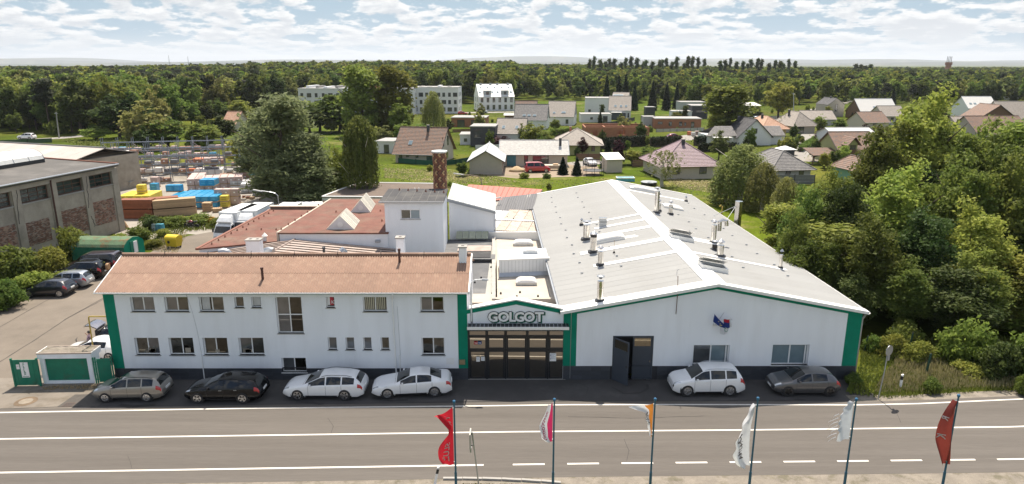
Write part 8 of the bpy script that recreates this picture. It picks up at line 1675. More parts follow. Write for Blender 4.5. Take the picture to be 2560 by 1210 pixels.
def leaves(P,Nn,size,rg,aspect=1.7,jit=.9,down=None):
    """one folded-flat quad per leaf: P (n,3) places, Nn (n,3) facing"""
    n=len(P); Nn=Nn+rg.normal(0,jit,(n,3)); Nn/=np.linalg.norm(Nn,axis=1)[:,None]+1e-9
    T=rg.normal(0,1,(n,3)) if down is None else np.tile(np.array([0,0,-1.0]),(n,1))+rg.normal(0,down,(n,3))
    T-=Nn*(T*Nn).sum(1)[:,None]; T/=np.linalg.norm(T,axis=1)[:,None]+1e-9; B=np.cross(Nn,T)
    s=(size*rg.uniform(.6,1.35,n))[:,None]; a=T*s*aspect*.5; b=B*s*.5
    V=np.stack([P-a,P+b*.9-a*.1,P+a,P-b*.9-a*.1],1).reshape(-1,3); F=np.arange(4*n).reshape(n,4); return V,F
def lobes_cloud(rg,lobes,n,shell=.42):
    w_=np.array([l[3]*l[4] for l in lobes]); w_=w_/w_.sum(); k=rg.choice(len(lobes),n,p=w_); L_=np.array(lobes)
    d=rg.normal(0,1,(n,3)); d/=np.linalg.norm(d,axis=1)[:,None]; r=np.abs(1-shell*np.abs(rg.normal(0,.8,n)))*rg.uniform(.8,1.22,n)
    off=d*r[:,None]*np.stack([L_[k,3],L_[k,3],L_[k,4]],1); return L_[k,:3]+off,d
def crown_lobes(rg,kind,H):
    L_=[]
    if kind in('round','low'):
        lo=.33
        for i in range(60):
            d=rg.normal(0,1,3); d/=np.linalg.norm(d); r=rg.uniform(.45,1.0)**.6*.80; c=np.array([0,0,H*.54])+d*r*np.array([H*.33,H*.33,H*(lo+.05)]); c[2]*=rg.uniform(.92,1.06); s=H*rg.uniform(.04,.115); L_.append((*c,s*1.1,s*rg.uniform(.6,.95)))
        for i in range(9): a=rg.uniform(0,6.28); q=H*rg.uniform(.02,.27); s=H*rg.uniform(.03,.06); L_.append((q*math.cos(a),q*math.sin(a),H*rg.uniform(.82,1.02)*(1-(q/H)**2*2.2),s*.8,s*1.9))
        L_.append((0,0,H*.52,H*.2,H*.26))
    elif kind=='tall':
        for i in range(46):
            z=rg.uniform(.12,.95); rr=H*.22*math.sin(math.pi*min(1,(z-.02)/1.0))**.6; a=rg.uniform(0,6.28); q=rg.uniform(.2,.95)**.6; s=H*rg.uniform(.045,.095); L_.append((rr*q*math.cos(a),rr*q*math.sin(a),H*z,s,s*1.2))
    elif kind=='column':
        for i in range(14): z=.10+.86*i/13; rr=H*.035; a=rg.uniform(0,6.28); s=H*.055*(1-.5*abs(z-.45)); L_.append((rr*.5*math.cos(a),rr*.5*math.sin(a),H*z,s,s*1.8))
    elif kind=='pine':
        for i in range(13): z=rg.uniform(.55,.97); a=rg.uniform(0,6.28); rr=H*.19*(1.1-z)*2.0*rg.uniform(.4,1); s=H*rg.uniform(.06,.10); L_.append((rr*math.cos(a),rr*math.sin(a),H*z,s*1.25,s*.7))
    elif kind=='bush':
        for i in range(13):
            a=rg.uniform(0,6.28); r=rg.uniform(.1,.7); z=rg.uniform(.15,.62)*(1-.3*r); s=H*rg.uniform(.22,.36); L_.append((H*.62*r*math.cos(a),H*.62*r*math.sin(a),H*z,s,s*.85))
    return L_
TP={}
def proto(key,kind,H,n,size,lm,seed,trunkm=None,aspect=1.6,lean=0.0):
    rg=np.random.default_rng(seed); tm=trunkm or bark
    if kind in('round','tall','column','pine','bush'):
        P0,N0=lobes_cloud(rg,crown_lobes(rg,kind,H),max(60,n//15)); k_=rg.integers(0,len(P0),n); P=P0[k_]+rg.normal(0,1,(n,3))*np.array([.034,.034,.02])*H*(1.8 if kind=='bush' else 1); N_=N0[k_]; P[:,2]=np.maximum(P[:,2],.05); V,F=leaves(P,N_*1.1+np.array([0,0,.35]),size,rg,aspect)
    elif kind=='spruce':
        z=1-np.sqrt(rg.uniform(0.0,1,n)); z=.06+.94*z; tier=(z*H/ (H*.055))%1; rr=H*.17*(1-z)**.85*(1-.42*tier)*rg.uniform(.55,1.05,n)+.05; a=rg.uniform(0,6.28,n)
        rr*=1+.22*np.sin(a*5+np.floor(z*18)*2.1); P=np.stack([rr*np.cos(a),rr*np.sin(a),z*H-rr*.25],1); N_=np.stack([np.cos(a)*.6,np.sin(a)*.6,np.full(n,.8)],1); V,F=leaves(P,N_,size,rg,2.0,.5)
    elif kind in('weep','birch','sparse'):
        ns=max(30,n//26); Ps=[];Ns=[]
        for i in range(ns):
            a=rg.uniform(0,6.28); r=math.sqrt(rg.uniform(0,1))*H*(.19 if kind=='weep' else .24)
            if kind!='sparse': a=math.floor(a*2.2)/2.2+rg.normal(0,.13)+math.floor(r/H*14)*1.7
            z0=H*(.97-(.30 if kind=='weep' else .55)*(r/(H*.22))**2*rg.uniform(.5,1.25)) if kind!='sparse' else H*rg.uniform(.35,.97)
            ln=(rg.uniform(.25,.7)*H if kind=='weep' else (rg.uniform(.2,.62)*H if kind=='birch' else rg.uniform(.06,.2)*H)); k=26; t=rg.uniform(0,1,k); wob=rg.normal(0,.02*H,2)
            out=r*(1+.16*np.sin(t*1.6)); z=np.maximum(z0-ln*t,H*(.05 if kind!='sparse' else .12)); Ps.append(np.stack([out*math.cos(a)+wob[0]*t+rg.normal(0,.010*H,k),out*math.sin(a)+wob[1]*t+rg.normal(0,.010*H,k),z],1)); Ns.append(np.tile([math.cos(a),math.sin(a),.3],(k,1)))
        V,F=leaves(np.concatenate(Ps),np.concatenate(Ns),size,rg,2.3 if kind=='weep' else 1.7,.6,.45)
    cm=np_mesh('crown',V,F,LM[lm])
    mb=MB(); r0=H*.018+.04
    if kind!='bush':
        top=H*(.9 if kind in('spruce','column','pine') else .72); pts=[(0,0,-.2),(lean*.2+.01*H,0,H*.2),(lean*.5,.012*H,H*.45),(lean,0,top)]; mb.tube(pts,[r0*1.25,r0,r0*.7,r0*.12],7)
        if kind in('round','tall','weep','birch','sparse'):
            for i in range(7 if kind!='sparse' else 22):
                z=H*rg.uniform(.25,.65); a=rg.uniform(0,6.28); ln=H*rg.uniform(.16,.30)*(1 if kind!='sparse' else .8); q=Vector((0,0,z)); e=q+Vector((math.cos(a)*ln,math.sin(a)*ln,ln*.85)); m_=(q+e)/2+Vector((0,0,-.02*H)); mb.tube([q,m_,e],[r0*.45,r0*.3,r0*.08],5)
    else:
        for i in range(5): a=rg.uniform(0,6.28); mb.tube([(0,0,0),(math.cos(a)*H*.25,math.sin(a)*H*.25,H*.55)],[.05,.015],5)
    TP[key]=(cm,mb.me('trunk',tm),H,kind)
# near, mid and far versions
for s,(lm) in enumerate(('mid','light','mid','dark')): proto(f'near{s}','round',10,27000,.19,lm,11+s)
proto('neart','tall',10,14000,.22,'light',31); proto('nearbush','bush',3,6500,.17,'light',41); proto('nearbush2','bush',3,6500,.17,'mid',42); proto('nearbush3','bush',3,5200,.15,'bright',43,aspect=2.2); proto('ivy','bush',2.4,6000,.15,'dark',44,aspect=1.1)
proto('weep','weep',12,14000,.20,'willow',51,birch_bark); proto('birch','birch',11,13000,.17,'olive',52,birch_bark); proto('sparse','sparse',9,2600,.14,'olive',53,birch_bark); proto('bigwillow','tall',12,9500,.2,'paleolive',54,aspect=2.6); proto('bigwillow2','tall',12,9500,.2,'paleolive',57,aspect=2.6)
for s,(lm,kd) in enumerate((('mid','round'),('dark','round'),('olive','round'),('mid','tall'),('light','round'),('dark','tall'))): proto(f'mid{s}',kd,12,4600,.46,lm,61+s)
proto('midt','tall',12,7500,.36,'light',69); proto('midpine','pine',14,3600,.45,'pine',71); proto('midspruce','spruce',12,4600,.36,'spruce',72); proto('midcol','column',14,3200,.42,'dark',73); proto('midbush','bush',3,1800,.30,'mid',74); proto('midbush2','bush',3,1800,.30,'light',75); proto('purple','round',6,2600,.30,'purple',76); proto('ball','round',5,2600,.27,'bright',77); proto('thuja','column',4,1500,.2,'spruce',78)
for s,(lm,kd,n) in enumerate((('mid','round',1000),('dark','round',1000),('olive','round',1000),('mid','tall',1000),('pine','pine',800),('light','round',1000),('dark','tall',900))): proto(f'far{s}',kd,14,n,.95,lm,81+s)
def tree(key,x,y,h,w=None,label=None,name='tree',cat='tree',group=None,z=0.0):
    cm,tm,H,kind=TP[key]; s=h/H; base={'round':.80,'tall':.44,'column':.16,'spruce':.36,'pine':.42,'bush':1.75,'weep':.44,'birch':.52,'sparse':.5}[kind]*H; sx=(w/base) if w else s*rng.uniform(.88,1.12)
    t=thing(name,label,cat,(x,y,z),rng.uniform(0,6.28),group); t.scale=(sx,sx,s)
    link('crown',cm,t); 
    link('trunk',tm,t); return t
def plant(key,px,pb,pt,wpx,label,name='tree',cat='tree',group=None,Y=None):
    b=G(px,pb) if Y is None else Vector((A(px,300,Y).x,Y,0)); h=A(px,pt,b.y).z; d=math.hypot(b.y,CAMH); wm=wpx/FPX*d if wpx else None
    return tree(key,b.x,b.y,max(.6,h),wm,label,name,cat,group)
# --- right thicket and verge
TH=[('near1',2330,None,238,270,80,'tall leafy tree towering over the thicket, seen against the pale roofs'),('near0',2230,None,330,200,76,'medium tree with a light crown left of the towering tree'),('near2',2500,None,318,240,70,'broad green tree at the right edge behind the thicket'),('near1',2110,None,432,150,66,'bushy tree beside the birches at the thicket end'),
 ('near0',2040,None,486,150,58,'dense young tree against the rear of the hall wall'),('near3',2150,None,470,180,56,'dark dense tree in the thicket middle, behind the front bushes'),('near1',2290,None,420,250,60,'wide sunlit tree in the thicket, below the mint house'),('near2',2430,None,400,240,58,'tall shrubby tree in the thicket right of the mint house'),('near0',2570,None,410,220,56,'tree cut by the right edge, upper thicket'),
 ('near2',2070,None,590,170,51,'low leafy tree nearest the hall side wall'),('near0',2210,None,560,220,51,'leafy tree with sunlit crown above the hall corner'),('near3',2350,None,540,240,52,'shadowy tree in the lower thicket'),('near1',2480,None,520,240,52,'light green tree in the lower thicket towards the right edge'),
 ('near3',2190,None,690,170,48.5,'dark low tree right behind the hall corner'),('near2',2330,None,650,200,48.5,'spreading tree above the bright green sumac shrubs'),('near0',2500,None,640,220,48.5,'leafy tree over the verge at the right edge'),('near1',2450,None,322,170,76,'light airy tree before the brown boarded gable'),('neart',2550,None,318,150,72,'upright light tree at the right edge before the grey-white house'),('near0',2390,None,352,150,78,'leafy tree between the towering tree and the brown gable'),('neart',1985,None,520,110,62,'slim upright tree right behind the hall eave'),('near0',2020,None,545,120,54,'round tree beside the hall eave'),('neart',2290,None,300,110,82,'upright tree leaning on the towering tree')]
for k,(key,px,_,pt,wp,Y,lb) in enumerate(TH): plant(key,px,0,pt,wp,lb,Y=Y,group='trees of the thicket right of the hall')
for k in range(84):
    px=rng.uniform(2060,2760) if k<60 else rng.uniform(2380,2760); Y=rng.uniform(47,92) if k<60 else rng.uniform(47,60); key=rng.choice(('near0','near1','near2','near3','neart','neart')); top=max(400 if px>2300 else 470,760-(Y-44)*13+rng.uniform(-70,60)); x=A(px,300,Y).x
    if x<24.5+max(0,(60-Y)*.03): continue
    hh=max(2.8,min(12.5,A(px,top,Y).z)); tree(key,x,Y,hh,rng.uniform(4.8,8),f'{ {"near0":"mid-green","neart":"upright light","near1":"yellowish-green","near2":"green","near3":"dark green"}[key]} {"low" if hh<5 else "taller"} tree crowded in the thicket, {"close to the hall wall" if px<2160 else "above the round sign" if px<2300 else "behind the sumac shrub" if px<2450 else "towards the right edge"}, {"front" if Y<58 else "middle" if Y<74 else "rear"} part','shrub' if hh<5 else 'tree','shrub' if hh<5 else 'tree','crowded thicket trees')
for k,(px,pb,pt,wp,key,lb) in enumerate(((2390,905,770,190,'nearbush3','feathery bright green sumac shrub on the verge'),(2440,900,840,150,'nearbush3','low bright sumac shrub right of the feathery one'),(2290,905,840,110,'nearbush','pale green shrub between the fence posts'),(2500,950,830,150,'ivy','dark ivy-clad shrub above the dry grass'),(2570,940,800,160,'nearbush3','bright green shrub cut by the right edge'),(2225,890,820,90,'nearbush','shrub with whitish leaves behind the round sign'),(2330,980,940,60,'nearbush2','small leafy weed clump in the verge grass'),(2260,870,790,120,'nearbush2','round shrub behind the shrub with whitish leaves'),(2560,985,925,70,'nearbush2','weed clump at the right picture edge'),(2420,940,900,120,'nearbush','low thorny shrub in dry grass'),(2180,880,830,70,'nearbush2','narrow shrub in the shade of the hall corner'),(2135,960,930,60,'nearbush2','weeds at the foot of the hall corner'))): plant(key,px,pb,pt,wp,lb,'shrub','shrub','shrubs on the right verge')
plant('birch',1868,560,352,150,'large drooping birch behind the hall',Y=97); plant('birch',1985,560,436,75,'slim drooping birch right of the large birch',Y=84); plant('birch',1830,520,420,70,'smaller birch merging into the large drooping birch',Y=99); plant('sparse',1655,466,372,92,'nearly bare pale birch before the purple-pink roof')
plant('birch',1925,540,400,90,'drooping birch on the right flank of the large birch',Y=92)
# --- big trees centre and left
plant('bigwillow',700,502,236,170,'tall grey-green willow tree above the stacked pallets',Y=97); plant('bigwillow2',690,470,258,100,'grey-green willow left of the tall one',Y=104); plant('bigwillow2',755,505,330,130,'lower leaning willow beside the truck yard',Y=95); plant('bigwillow2',640,400,300,120,'feathery willow further back at the racks',Y=118); plant('bigwillow2',758,505,400,120,'bushy foot of the willow group by the trucks',Y=93)
plant('weep',897,482,280,84,'weeping willow with long hanging strands by the felt-roofed garage',Y=92); plant('near1',840,470,372,110,'light shrubby tree left of the weeping willow',Y=98); plant('near1',800,460,400,90,'shrubby tree between willow and garage',Y=100)
plant('midt',905,332,165,96,'tall leafy poplar, left one of the pair before the apartment block',Y=195); plant('midt',985,335,166,92,'tall leafy poplar, right one of the pair before the apartment block',Y=198); plant('mid4',945,335,262,60,'low light crown between the tall poplars',Y=204); plant('mid4',1000,340,250,80,'lower light crown at the foot of the poplar pair',Y=190)
plant('birch',1083,328,222,62,'slender light tree in front of the white four-storey block',Y=200); plant('mid1',1118,330,298,42,'round dark tree by the brick garages')
plant('midt',1818,348,213,104,'large egg-shaped poplar at the village road'); plant('mid4',1945,300,198,90,'round light poplar at the field path'); plant('mid4',1790,345,258,46,'leafy flank of the large egg-shaped poplar',Y=184)
for (px,pb,pt,wp,key,lb) in ((800,330,252,120,'mid0','leafy tree before the long apartment block, left of the poplars'),(850,330,235,80,'mid3','mid-height tree directly left of the poplar pair'),(775,335,262,110,'mid1','dark tree at the lawn edge left of the poplars'),(828,335,292,42,'mid2','round grey-olive shrub tree on the lawn edge'),(735,335,280,80,'mid0','tree beside the orange-roofed house'),(1010,360,305,60,'mid4','light green shrub tree behind the cream house'),(960,362,318,60,'mid2','grey-green shrub behind the weeping willow'),(1060,350,312,60,'mid0','leafy shrub tree above the cream house roof'),(700,350,280,90,'mid0','mid green tree right of the orange-roofed house'),(605,420,340,90,'mid4','light green tree by the far racks'),(560,360,290,90,'mid1','dark tree before the orange-roofed house'),(510,372,310,110,'mid0','broad tree behind the steel racks'),(420,372,300,130,'mid0','broad round-leaved tree behind the dark rack loads'),(370,372,262,150,'mid2','dense olive tree at the lane bend'),(300,345,240,120,'mid1','tall dark tree at the lane'),(240,350,318,80,'mid4','light ball-shaped shrub tree at the lane bend'),(340,360,290,80,'purple','dark purple-brown tree by the lane'),(330,345,232,110,'mid1','dark maple-like tree left of the purple-brown one')): plant(key,px,pb,pt,wp,lb,group='trees on the near wood edge')
# village plants
VP=[('purple',2055,360,322,52,'round purple-leaved tree on the street corner'),('purple',2160,345,312,40,'purple shrub near the dark brown roof'),('purple',2190,350,318,42,'purple shrub behind the chalet'),('ball',2095,330,297,45,'bright green ball-shaped tree by the grey carport'),('ball',2100,430,398,38,'clipped bright green tree before the chalet'),('ball',2115,440,408,32,'clipped green ball right of the clipped tree'),('midspruce',1518,420,345,40,'dark conical spruce beside the white shed'),('purple',1545,415,352,40,'purple plum tree right of the spruce'),('purple',1455,388,345,36,'half-bare purple tree at the olive bungalow'),('midspruce',1407,436,392,32,'young conifer left on the building site'),('midspruce',1442,438,392,30,'young conifer right on the building site'),('midbush',1310,446,424,36,'round bush before the red van'),('midbush',1366,446,426,30,'smaller bush right of the red van'),('midbush2',1372,475,456,20,'single bright bush in the meadow'),('midbush2',1125,468,452,18,'small bush in the meadow by the lamp'),('purple',1240,365,340,90,'low purple shrubs before the dark cube house'),('mid0',1330,375,312,80,'leafy tree right of the striped-roof house'),('mid4',1368,372,335,40,'yellowish shrub left of the olive bungalow'),('mid4',1580,412,372,60,'light fruit tree behind the white shed'),('mid0',1620,410,368,60,'green fruit tree near the mottled roof'),('midspruce',1500,318,276,16,'small cypress before the white cube house'),('midcol',1505,300,262,10,'thin cypress beside the gabled field house'),('ball',2250,440,410,40,'green shrub near the mint outbuilding'),('mid0',2060,420,385,40,'garden shrub beside the chalet carport'),('midcol',1712,300,265,12,'thin cypress by the dark modern house'),('mid4',1690,300,278,28,'yellow-green shrub by the low white wing'),('midbush',1690,406,380,50,'shrub row behind the mottled roof'),('mid0',2130,395,350,50,'tree behind the chalet roof'),('mid0',1985,375,345,30,'garden shrubs at the orange bungalow'),('midspruce',2240,320,290,16,'little conifer before the white metal roof'),('ball',2180,305,283,28,'round green tree by the white metal roof'),('mid1',2000,360,336,26,'clipped dark shrub at the yellow bungalow'),('midspruce',2230,262,222,20,'dark cypress behind the tall tree'),('near1',1020,395,348,40,'shrub by the cream house gable'),('mid0',1155,440,405,40,'bush right of the green mesh fence'),('midbush2',1075,428,410,26,'weedy bush at the green mesh fence')]
for key,px,pb,pt,wp,lb in VP: plant(key,px,pb,pt,wp,lb,'shrub' if 'bush' in key or 'shrub' in lb else 'tree','shrub' if 'bush' in key or 'shrub' in lb else 'tree','garden plants in the village')
rv=random.Random(21)
for k in range(160):
    px,py=rv.uniform(1170,2330),rv.uniform(262,432)
    if k>120: px,py=rv.uniform(1900,2600),rv.uniform(248,330)
    b=G(px,py); near=py>380
    if px<1500 and py>395 or (1640<px<1790 and py>330): continue
    key=rv.choice(('mid0','mid1','mid2','mid4','midbush','midbush2','midbush','purple' if rv.random()<.3 else 'mid4','midspruce')); h=rv.uniform(1.6,4.6)*(1.25 if 'mid'==key[:3] and key[3:].isdigit() else .8)
    tree(key,b.x,b.y,h,h*rv.uniform(.55,.95),f'{"tall" if h>3.6 else "small"} { {"mid0":"mid-green","mid1":"dark green","mid2":"olive","mid4":"yellowish"}.get(key,{"midb":"bushy","purp":"purple","mids":"conical dark"}.get(key[:4],"green"))} garden shrub near the { "pale bungalow" if px<1450 else "brick shell" if px<1640 else "brick bungalow" if px<1800 else "orange roof" if px<2060 else "chalet" if px<2220 else "far right houses"}{", further back" if py<330 else ""}','shrub','shrub','garden shrubs between the houses')
def hedge(px0,py0,px1,py1,h,label,key='thuja'):
    a,b=G(px0,py0),G(px1,py1); L_=(b-a).length; t=thing('hedge',label,'hedge',(a.x,a.y,0),math.atan2(b.y-a.y,b.x-a.x)); rg=np.random.default_rng(int(px0)); n=int(L_*260); P=np.stack([rg.uniform(0,L_,n),rg.normal(0,.32,n),rg.uniform(0.05,1,n)**.7*h*(1+.05*np.sin(np.arange(n)))],1); V,F=leaves(P,np.tile([0,-.6,.7],(n,1)),.26,rg,1.5,.8); link('foliage',np_mesh('foliage',V,F,LM['spruce' if key=='thuja' else 'mid']),t); MB().box(0,L_,-.25,.25,0,h*.85).ob('inner_twigs',bark,t)
hedge(1500,372,1620,364,2.6,'dark clipped thuja hedge behind the olive bungalow'); hedge(1625,368,1700,364,2.4,'dark thuja hedge continuing towards the village road'); hedge(1735,364,1790,360,2.2,'dark hedge at the village road bend'); hedge(1745,380,1840,378,2.0,'ivy hedge left of the dark gable house'); hedge(1868,296,1905,294,2.0,'trimmed hedge before the slanted garage'); hedge(1390,338,1450,334,1.8,'leafy hedge between gabled houses and olive bungalow','m'); hedge(2000,380,2040,352,1.3,'low hedge along the village street','m')
# yard bushes
for (px,pb,pt,wp,key,lb) in ((40,700,598,180,'nearbush2','large leafy bush at the old factory foot'),(130,690,600,140,'nearbush','mid-sized bush left of the green hut'),(190,645,552,110,'nearbush2','tall bramble bush behind the green hut'),(90,735,665,130,'nearbush','pale weed bush by the black hatchback'),(20,770,690,130,'nearbush2','low bush at the left picture edge by the yard'),(240,690,640,90,'nearbush','weeds before the dark off-roader'),(170,715,665,100,'nearbush','light weed clump behind the silver estate car'),(380,575,528,90,'ivy','ivy mound beside the leaning planks'),(350,600,560,80,'nearbush2','ivy hump at the barrels'),(300,610,578,70,'nearbush','weeds above the green hut roof'),(430,568,536,90,'nearbush2','ivy mound behind the yellow trays'),(495,560,532,110,'nearbush2','ivy mound before the blue pallets'),(540,566,540,60,'nearbush','weeds left of the trucks'),(20,640,585,110,'ivy','dark bush under the factory windows'),(410,592,566,60,'nearbush','dry weeds by the barrels'),(385,620,592,60,'nearbush','grass clump left of the yellow bin'),(243,948,915,26,'nearbush2','thistle weeds at the wicket gate')): plant(key,px,pb,pt,wp,lb,'shrub','shrub','weedy bushes round the yard')
def place_name(px): return [q for q in ((150,'near the power pole'),(250,'above the lane bend'),(345,'left of the purple-brown tree'),(470,'behind the steel racks'),(620,'by the orange-roofed house'),(760,'behind the willows'),(900,'behind the long apartment block'),(1140,'behind the four-storey block'),(1300,'behind the white terrace'),(1470,'behind the gabled houses'),(1640,'behind the cubic houses'),(1790,'behind the dark modern house'),(1960,'by the egg-shaped poplar'),(2140,'by the field path'),(2300,'behind the white metal roof'),(9999,'near the right edge')) if px<q[0]][0][1]
re_=random.Random(9)
for k in range(64):
    px=re_.uniform(-40,640); py=re_.uniform(296,334) if px<330 else re_.uniform(296,382)
    if 540<px<600 and py>310: continue
    b=G(px,py); h=re_.uniform(2.6,6.5)*(1.25 if py<320 else .9); key=re_.choice(('midbush','midbush2','mid0','mid2','mid4','midbush','mid1'))
    tree(key,b.x,b.y,h,h*re_.uniform(.95,1.5),f'{"low" if h<4 else "high"} { {"midbush":"green","midbush2":"yellow-green","mid0":"rounded green","mid2":"olive","mid4":"pale green","mid1":"dark green"}[key]} shrub {place_name(px)}, {"nearer edge" if py>350 else "middle" if py>318 else "far side"} of the undergrowth','shrub','shrub','undergrowth along the left wood')
# --- skyline poplars and wood-edge conifers
for k in range(38):
    px=1475+k*13+rng.uniform(-5,5)+(k>22)*30
    if rng.random()<.16: continue
    d=A(px,160,600+rng.uniform(-30,60)); tree('midcol',d.x,d.y,A(px,rng.uniform(144,162),d.y).z+.5,rng.uniform(2.5,3.6),'slim columnar poplar in the skyline row '+place_name(px),group='poplars on the skyline')
for k in range(4): d=A(2140+k*12,170,700); tree('midcol',d.x,700,A(2100,rng.uniform(158,166),700).z,4,'slim poplar in the small right-hand skyline clump',group='poplars in the right skyline clump')
for px,pb,pt in ((1515,275,186),(1545,275,188),(1562,276,184),(1630,276,200),(1665,276,205),(1585,276,205),(1690,272,206)): plant('midspruce',px,pb,pt,None,'tall dark spruce at the wood edge behind the white houses',group='spruces at the wood edge')
# --- hills and the great wood
def ground_h(x,y):
    f=lambda v,a,b: max(0,min(1,(v-a)/(b-a)))
    return 6.5*math.exp(-((x+75)/330)**2)*f(y,380,700)*(1-.25*f(y,900,1500))
hx=np.linspace(-900,700,34); hy=np.linspace(360,1700,28)
MB().grid([[(x,y,ground_h(x,y)-.4*(1 if ground_h(x,y)<.05 else 0)) for x in hx] for y in hy][::-1]).ob('hill',field,smooth=True)['kind']='structure'
mb=MB()
for (y,a,sd_) in ((9000,80,1),(12500,165,2),(15500,250,5)):
    xs=np.linspace(-15000,15000,90); top=[max(5,a*(.55+.45*noise.noise(Vector((x/2600,sd_*3.1,0))))*(1 if x>-1500 else .75)) for x in xs]; mb.grid([[(x,y,-5) for x in xs],[(x,y+200,t) for x,t in zip(xs,top)],[(x,y+2500,t*.3-8) for x,t in zip(xs,top)]])
o=mb.ob('hills',mat('far_hill_woods',(.03,.045,.028),.95,var=.3,scale=.002,coord='World',second=(.09,.09,.05),sscale=.0012),smooth=True); o['kind']='structure'
spots=[]
def in_wood(x,y):
    px=1280+FPX*x/ (y*_c+CAMH*_s) if y>0 else 0
    if y<190: return False
    if px<430: return y>205-.02*px
    if px<700: return y>(250 if px<560 else 300)
    if px<1290: return y>335+.03*(px-700)
    if px<1500: return y>388
    if px<1830: return y>318+(1830-px)*.18
    if px<2090: return y>330+(px-1830)*.1
    return y>352
rr=random.Random(5); y=196.0
while y<1500:
    sp=7.6 if y<420 else (8.6 if y<700 else 11.5); hw=y*.80+30; x=-hw
    while x<hw:
        X=x+rr.uniform(-.42,.42)*sp; Y=y+rr.uniform(-.42,.42)*sp
        if in_wood(X,Y): spots.append((X,Y))
        x+=sp
    y+=sp
def wood_tree(X,Y):
    px=1280+FPX*X/(Y*_c+CAMH*_s); left=px<620
    pn=noise.noise(Vector((X/70,Y/70,0)))
    r=rr.random()
    if left and pn>.02 and Y>270: k=4 if r<.6 else rr.choice((0,1,2))
    else: k=rr.choice((0,0,1,1,3,5,2,6,0,3)) if r<.9 else 4
    h=rr.uniform(11,16.5) if left else rr.uniform(12.5,17.5)
    if px>1290 and Y<460: h*=rr.uniform(.7,1.0)
    if px>1290: h*=.84
    return k,h
spots.sort(key=lambda p:p[1]+0.0)
nIND=110; ind=spots[:nIND]; rest=spots[nIND:]
# the front rank of each other stretch of wood edge also stands as single trees
edge=[]
seen={}
for (X,Y) in rest:
    px=1280+FPX*X/(Y*_c+CAMH*_s)
    if 0<px<2560:
        b=int(px/26)
        if px>640 and seen.get(b,0)<2: seen[b]=seen.get(b,0)+1; edge.append((X,Y))
es=set(edge[:60]); rest=[p for p in rest if p not in es]; MK=['mid0','mid1','mid2','mid3','midpine','mid4','mid5']
WL={0:'broad mid-green deciduous tree',1:'broad dark-green deciduous tree',2:'grey-olive deciduous tree',3:'tall mid-green deciduous tree',4:'bluish-dark pine',5:'yellowish-green deciduous tree',6:'tall dark deciduous tree'}
for (X,Y) in ind+[e for e in edge if e in es]:
    k,h=wood_tree(X,Y); px=1280+FPX*X/(Y*_c+CAMH*_s)
    where='at the front of the left wood' if px<700 else ('at the wood edge behind the apartment blocks' if px<1300 else ('at the wood edge behind the village field' if px<1900 else 'in the woods behind the far right houses'))
    lm=place_name(px)
    tree(MK[k],X,Y,h,None,f'{"tall" if h>14 else ("medium" if h>12 else "low")} {WL[k].replace("broad ","").replace("tall ","")} {lm}, {"front" if Y<215 or 420<Y<436 else "second" if Y<232 or 436<=Y<450 else "deeper"} rank of the wood',name='pine_tree' if k==4 else 'tree',group=f'{WL[k]}s {where}',z=ground_h(X,Y)-.2)
# everything behind them reads as one wood: one object of stuff, trees set on points by geometry nodes
fc=bpy.data.collections.new('forest_kinds')
for k in range(7):
    cm,tm,H,kd=TP[f'far{k}']; o=bpy.data.objects.new(f'far_tree_kind_{k}',cm); fc.objects.link(o)
data=[wood_tree(*p) for p in rest]
me=bpy.data.meshes.new('forest'); me.from_pydata([(X,Y,ground_h(X,Y)-.2) for X,Y in rest],[],[])
for nm,ty,vals in (('kind_index','INT',[d[0] for d in data]),('size','FLOAT',[d[1]/14 for d in data]),('turn','FLOAT',[rr.uniform(0,6.28) for d in data])):
    at_=me.attributes.new(nm,ty,'POINT'); at_.data.foreach_set('value',vals)
fo=link('forest',me); fo['kind']='stuff'
ng=bpy.data.node_groups.new('forest_nodes','GeometryNodeTree'); ng.interface.new_socket('Geometry',in_out='INPUT',socket_type='NodeSocketGeometry'); ng.interface.new_socket('Geometry',in_out='OUTPUT',socket_type='NodeSocketGeometry')
N=ng.nodes; L=ng.links; gi=N.new('NodeGroupInput'); go=N.new('NodeGroupOutput'); ip=N.new('GeometryNodeInstanceOnPoints'); ci=N.new('GeometryNodeCollectionInfo'); ci.inputs[0].default_value=fc; ci.inputs['Separate Children'].default_value=True; ci.inputs['Reset Children'].default_value=True
def na(nm,ty): n=N.new('GeometryNodeInputNamedAttribute'); n.data_type=ty; n.inputs[0].default_value=nm; return n.outputs[0]
cb=N.new('ShaderNodeCombineXYZ'); L.new(na('turn','FLOAT'),cb.inputs[2]); L.new(gi.outputs[0],ip.inputs['Points']); L.new(ci.outputs[0],ip.inputs['Instance']); ip.inputs['Pick Instance'].default_value=True; L.new(na('kind_index','INT'),ip.inputs['Instance Index']); L.new(cb.outputs[0],ip.inputs['Rotation']); L.new(na('size','FLOAT'),ip.inputs['Scale']); L.new(ip.outputs[0],go.inputs[0])
fo.modifiers.new('forest','NODES').node_group=ng
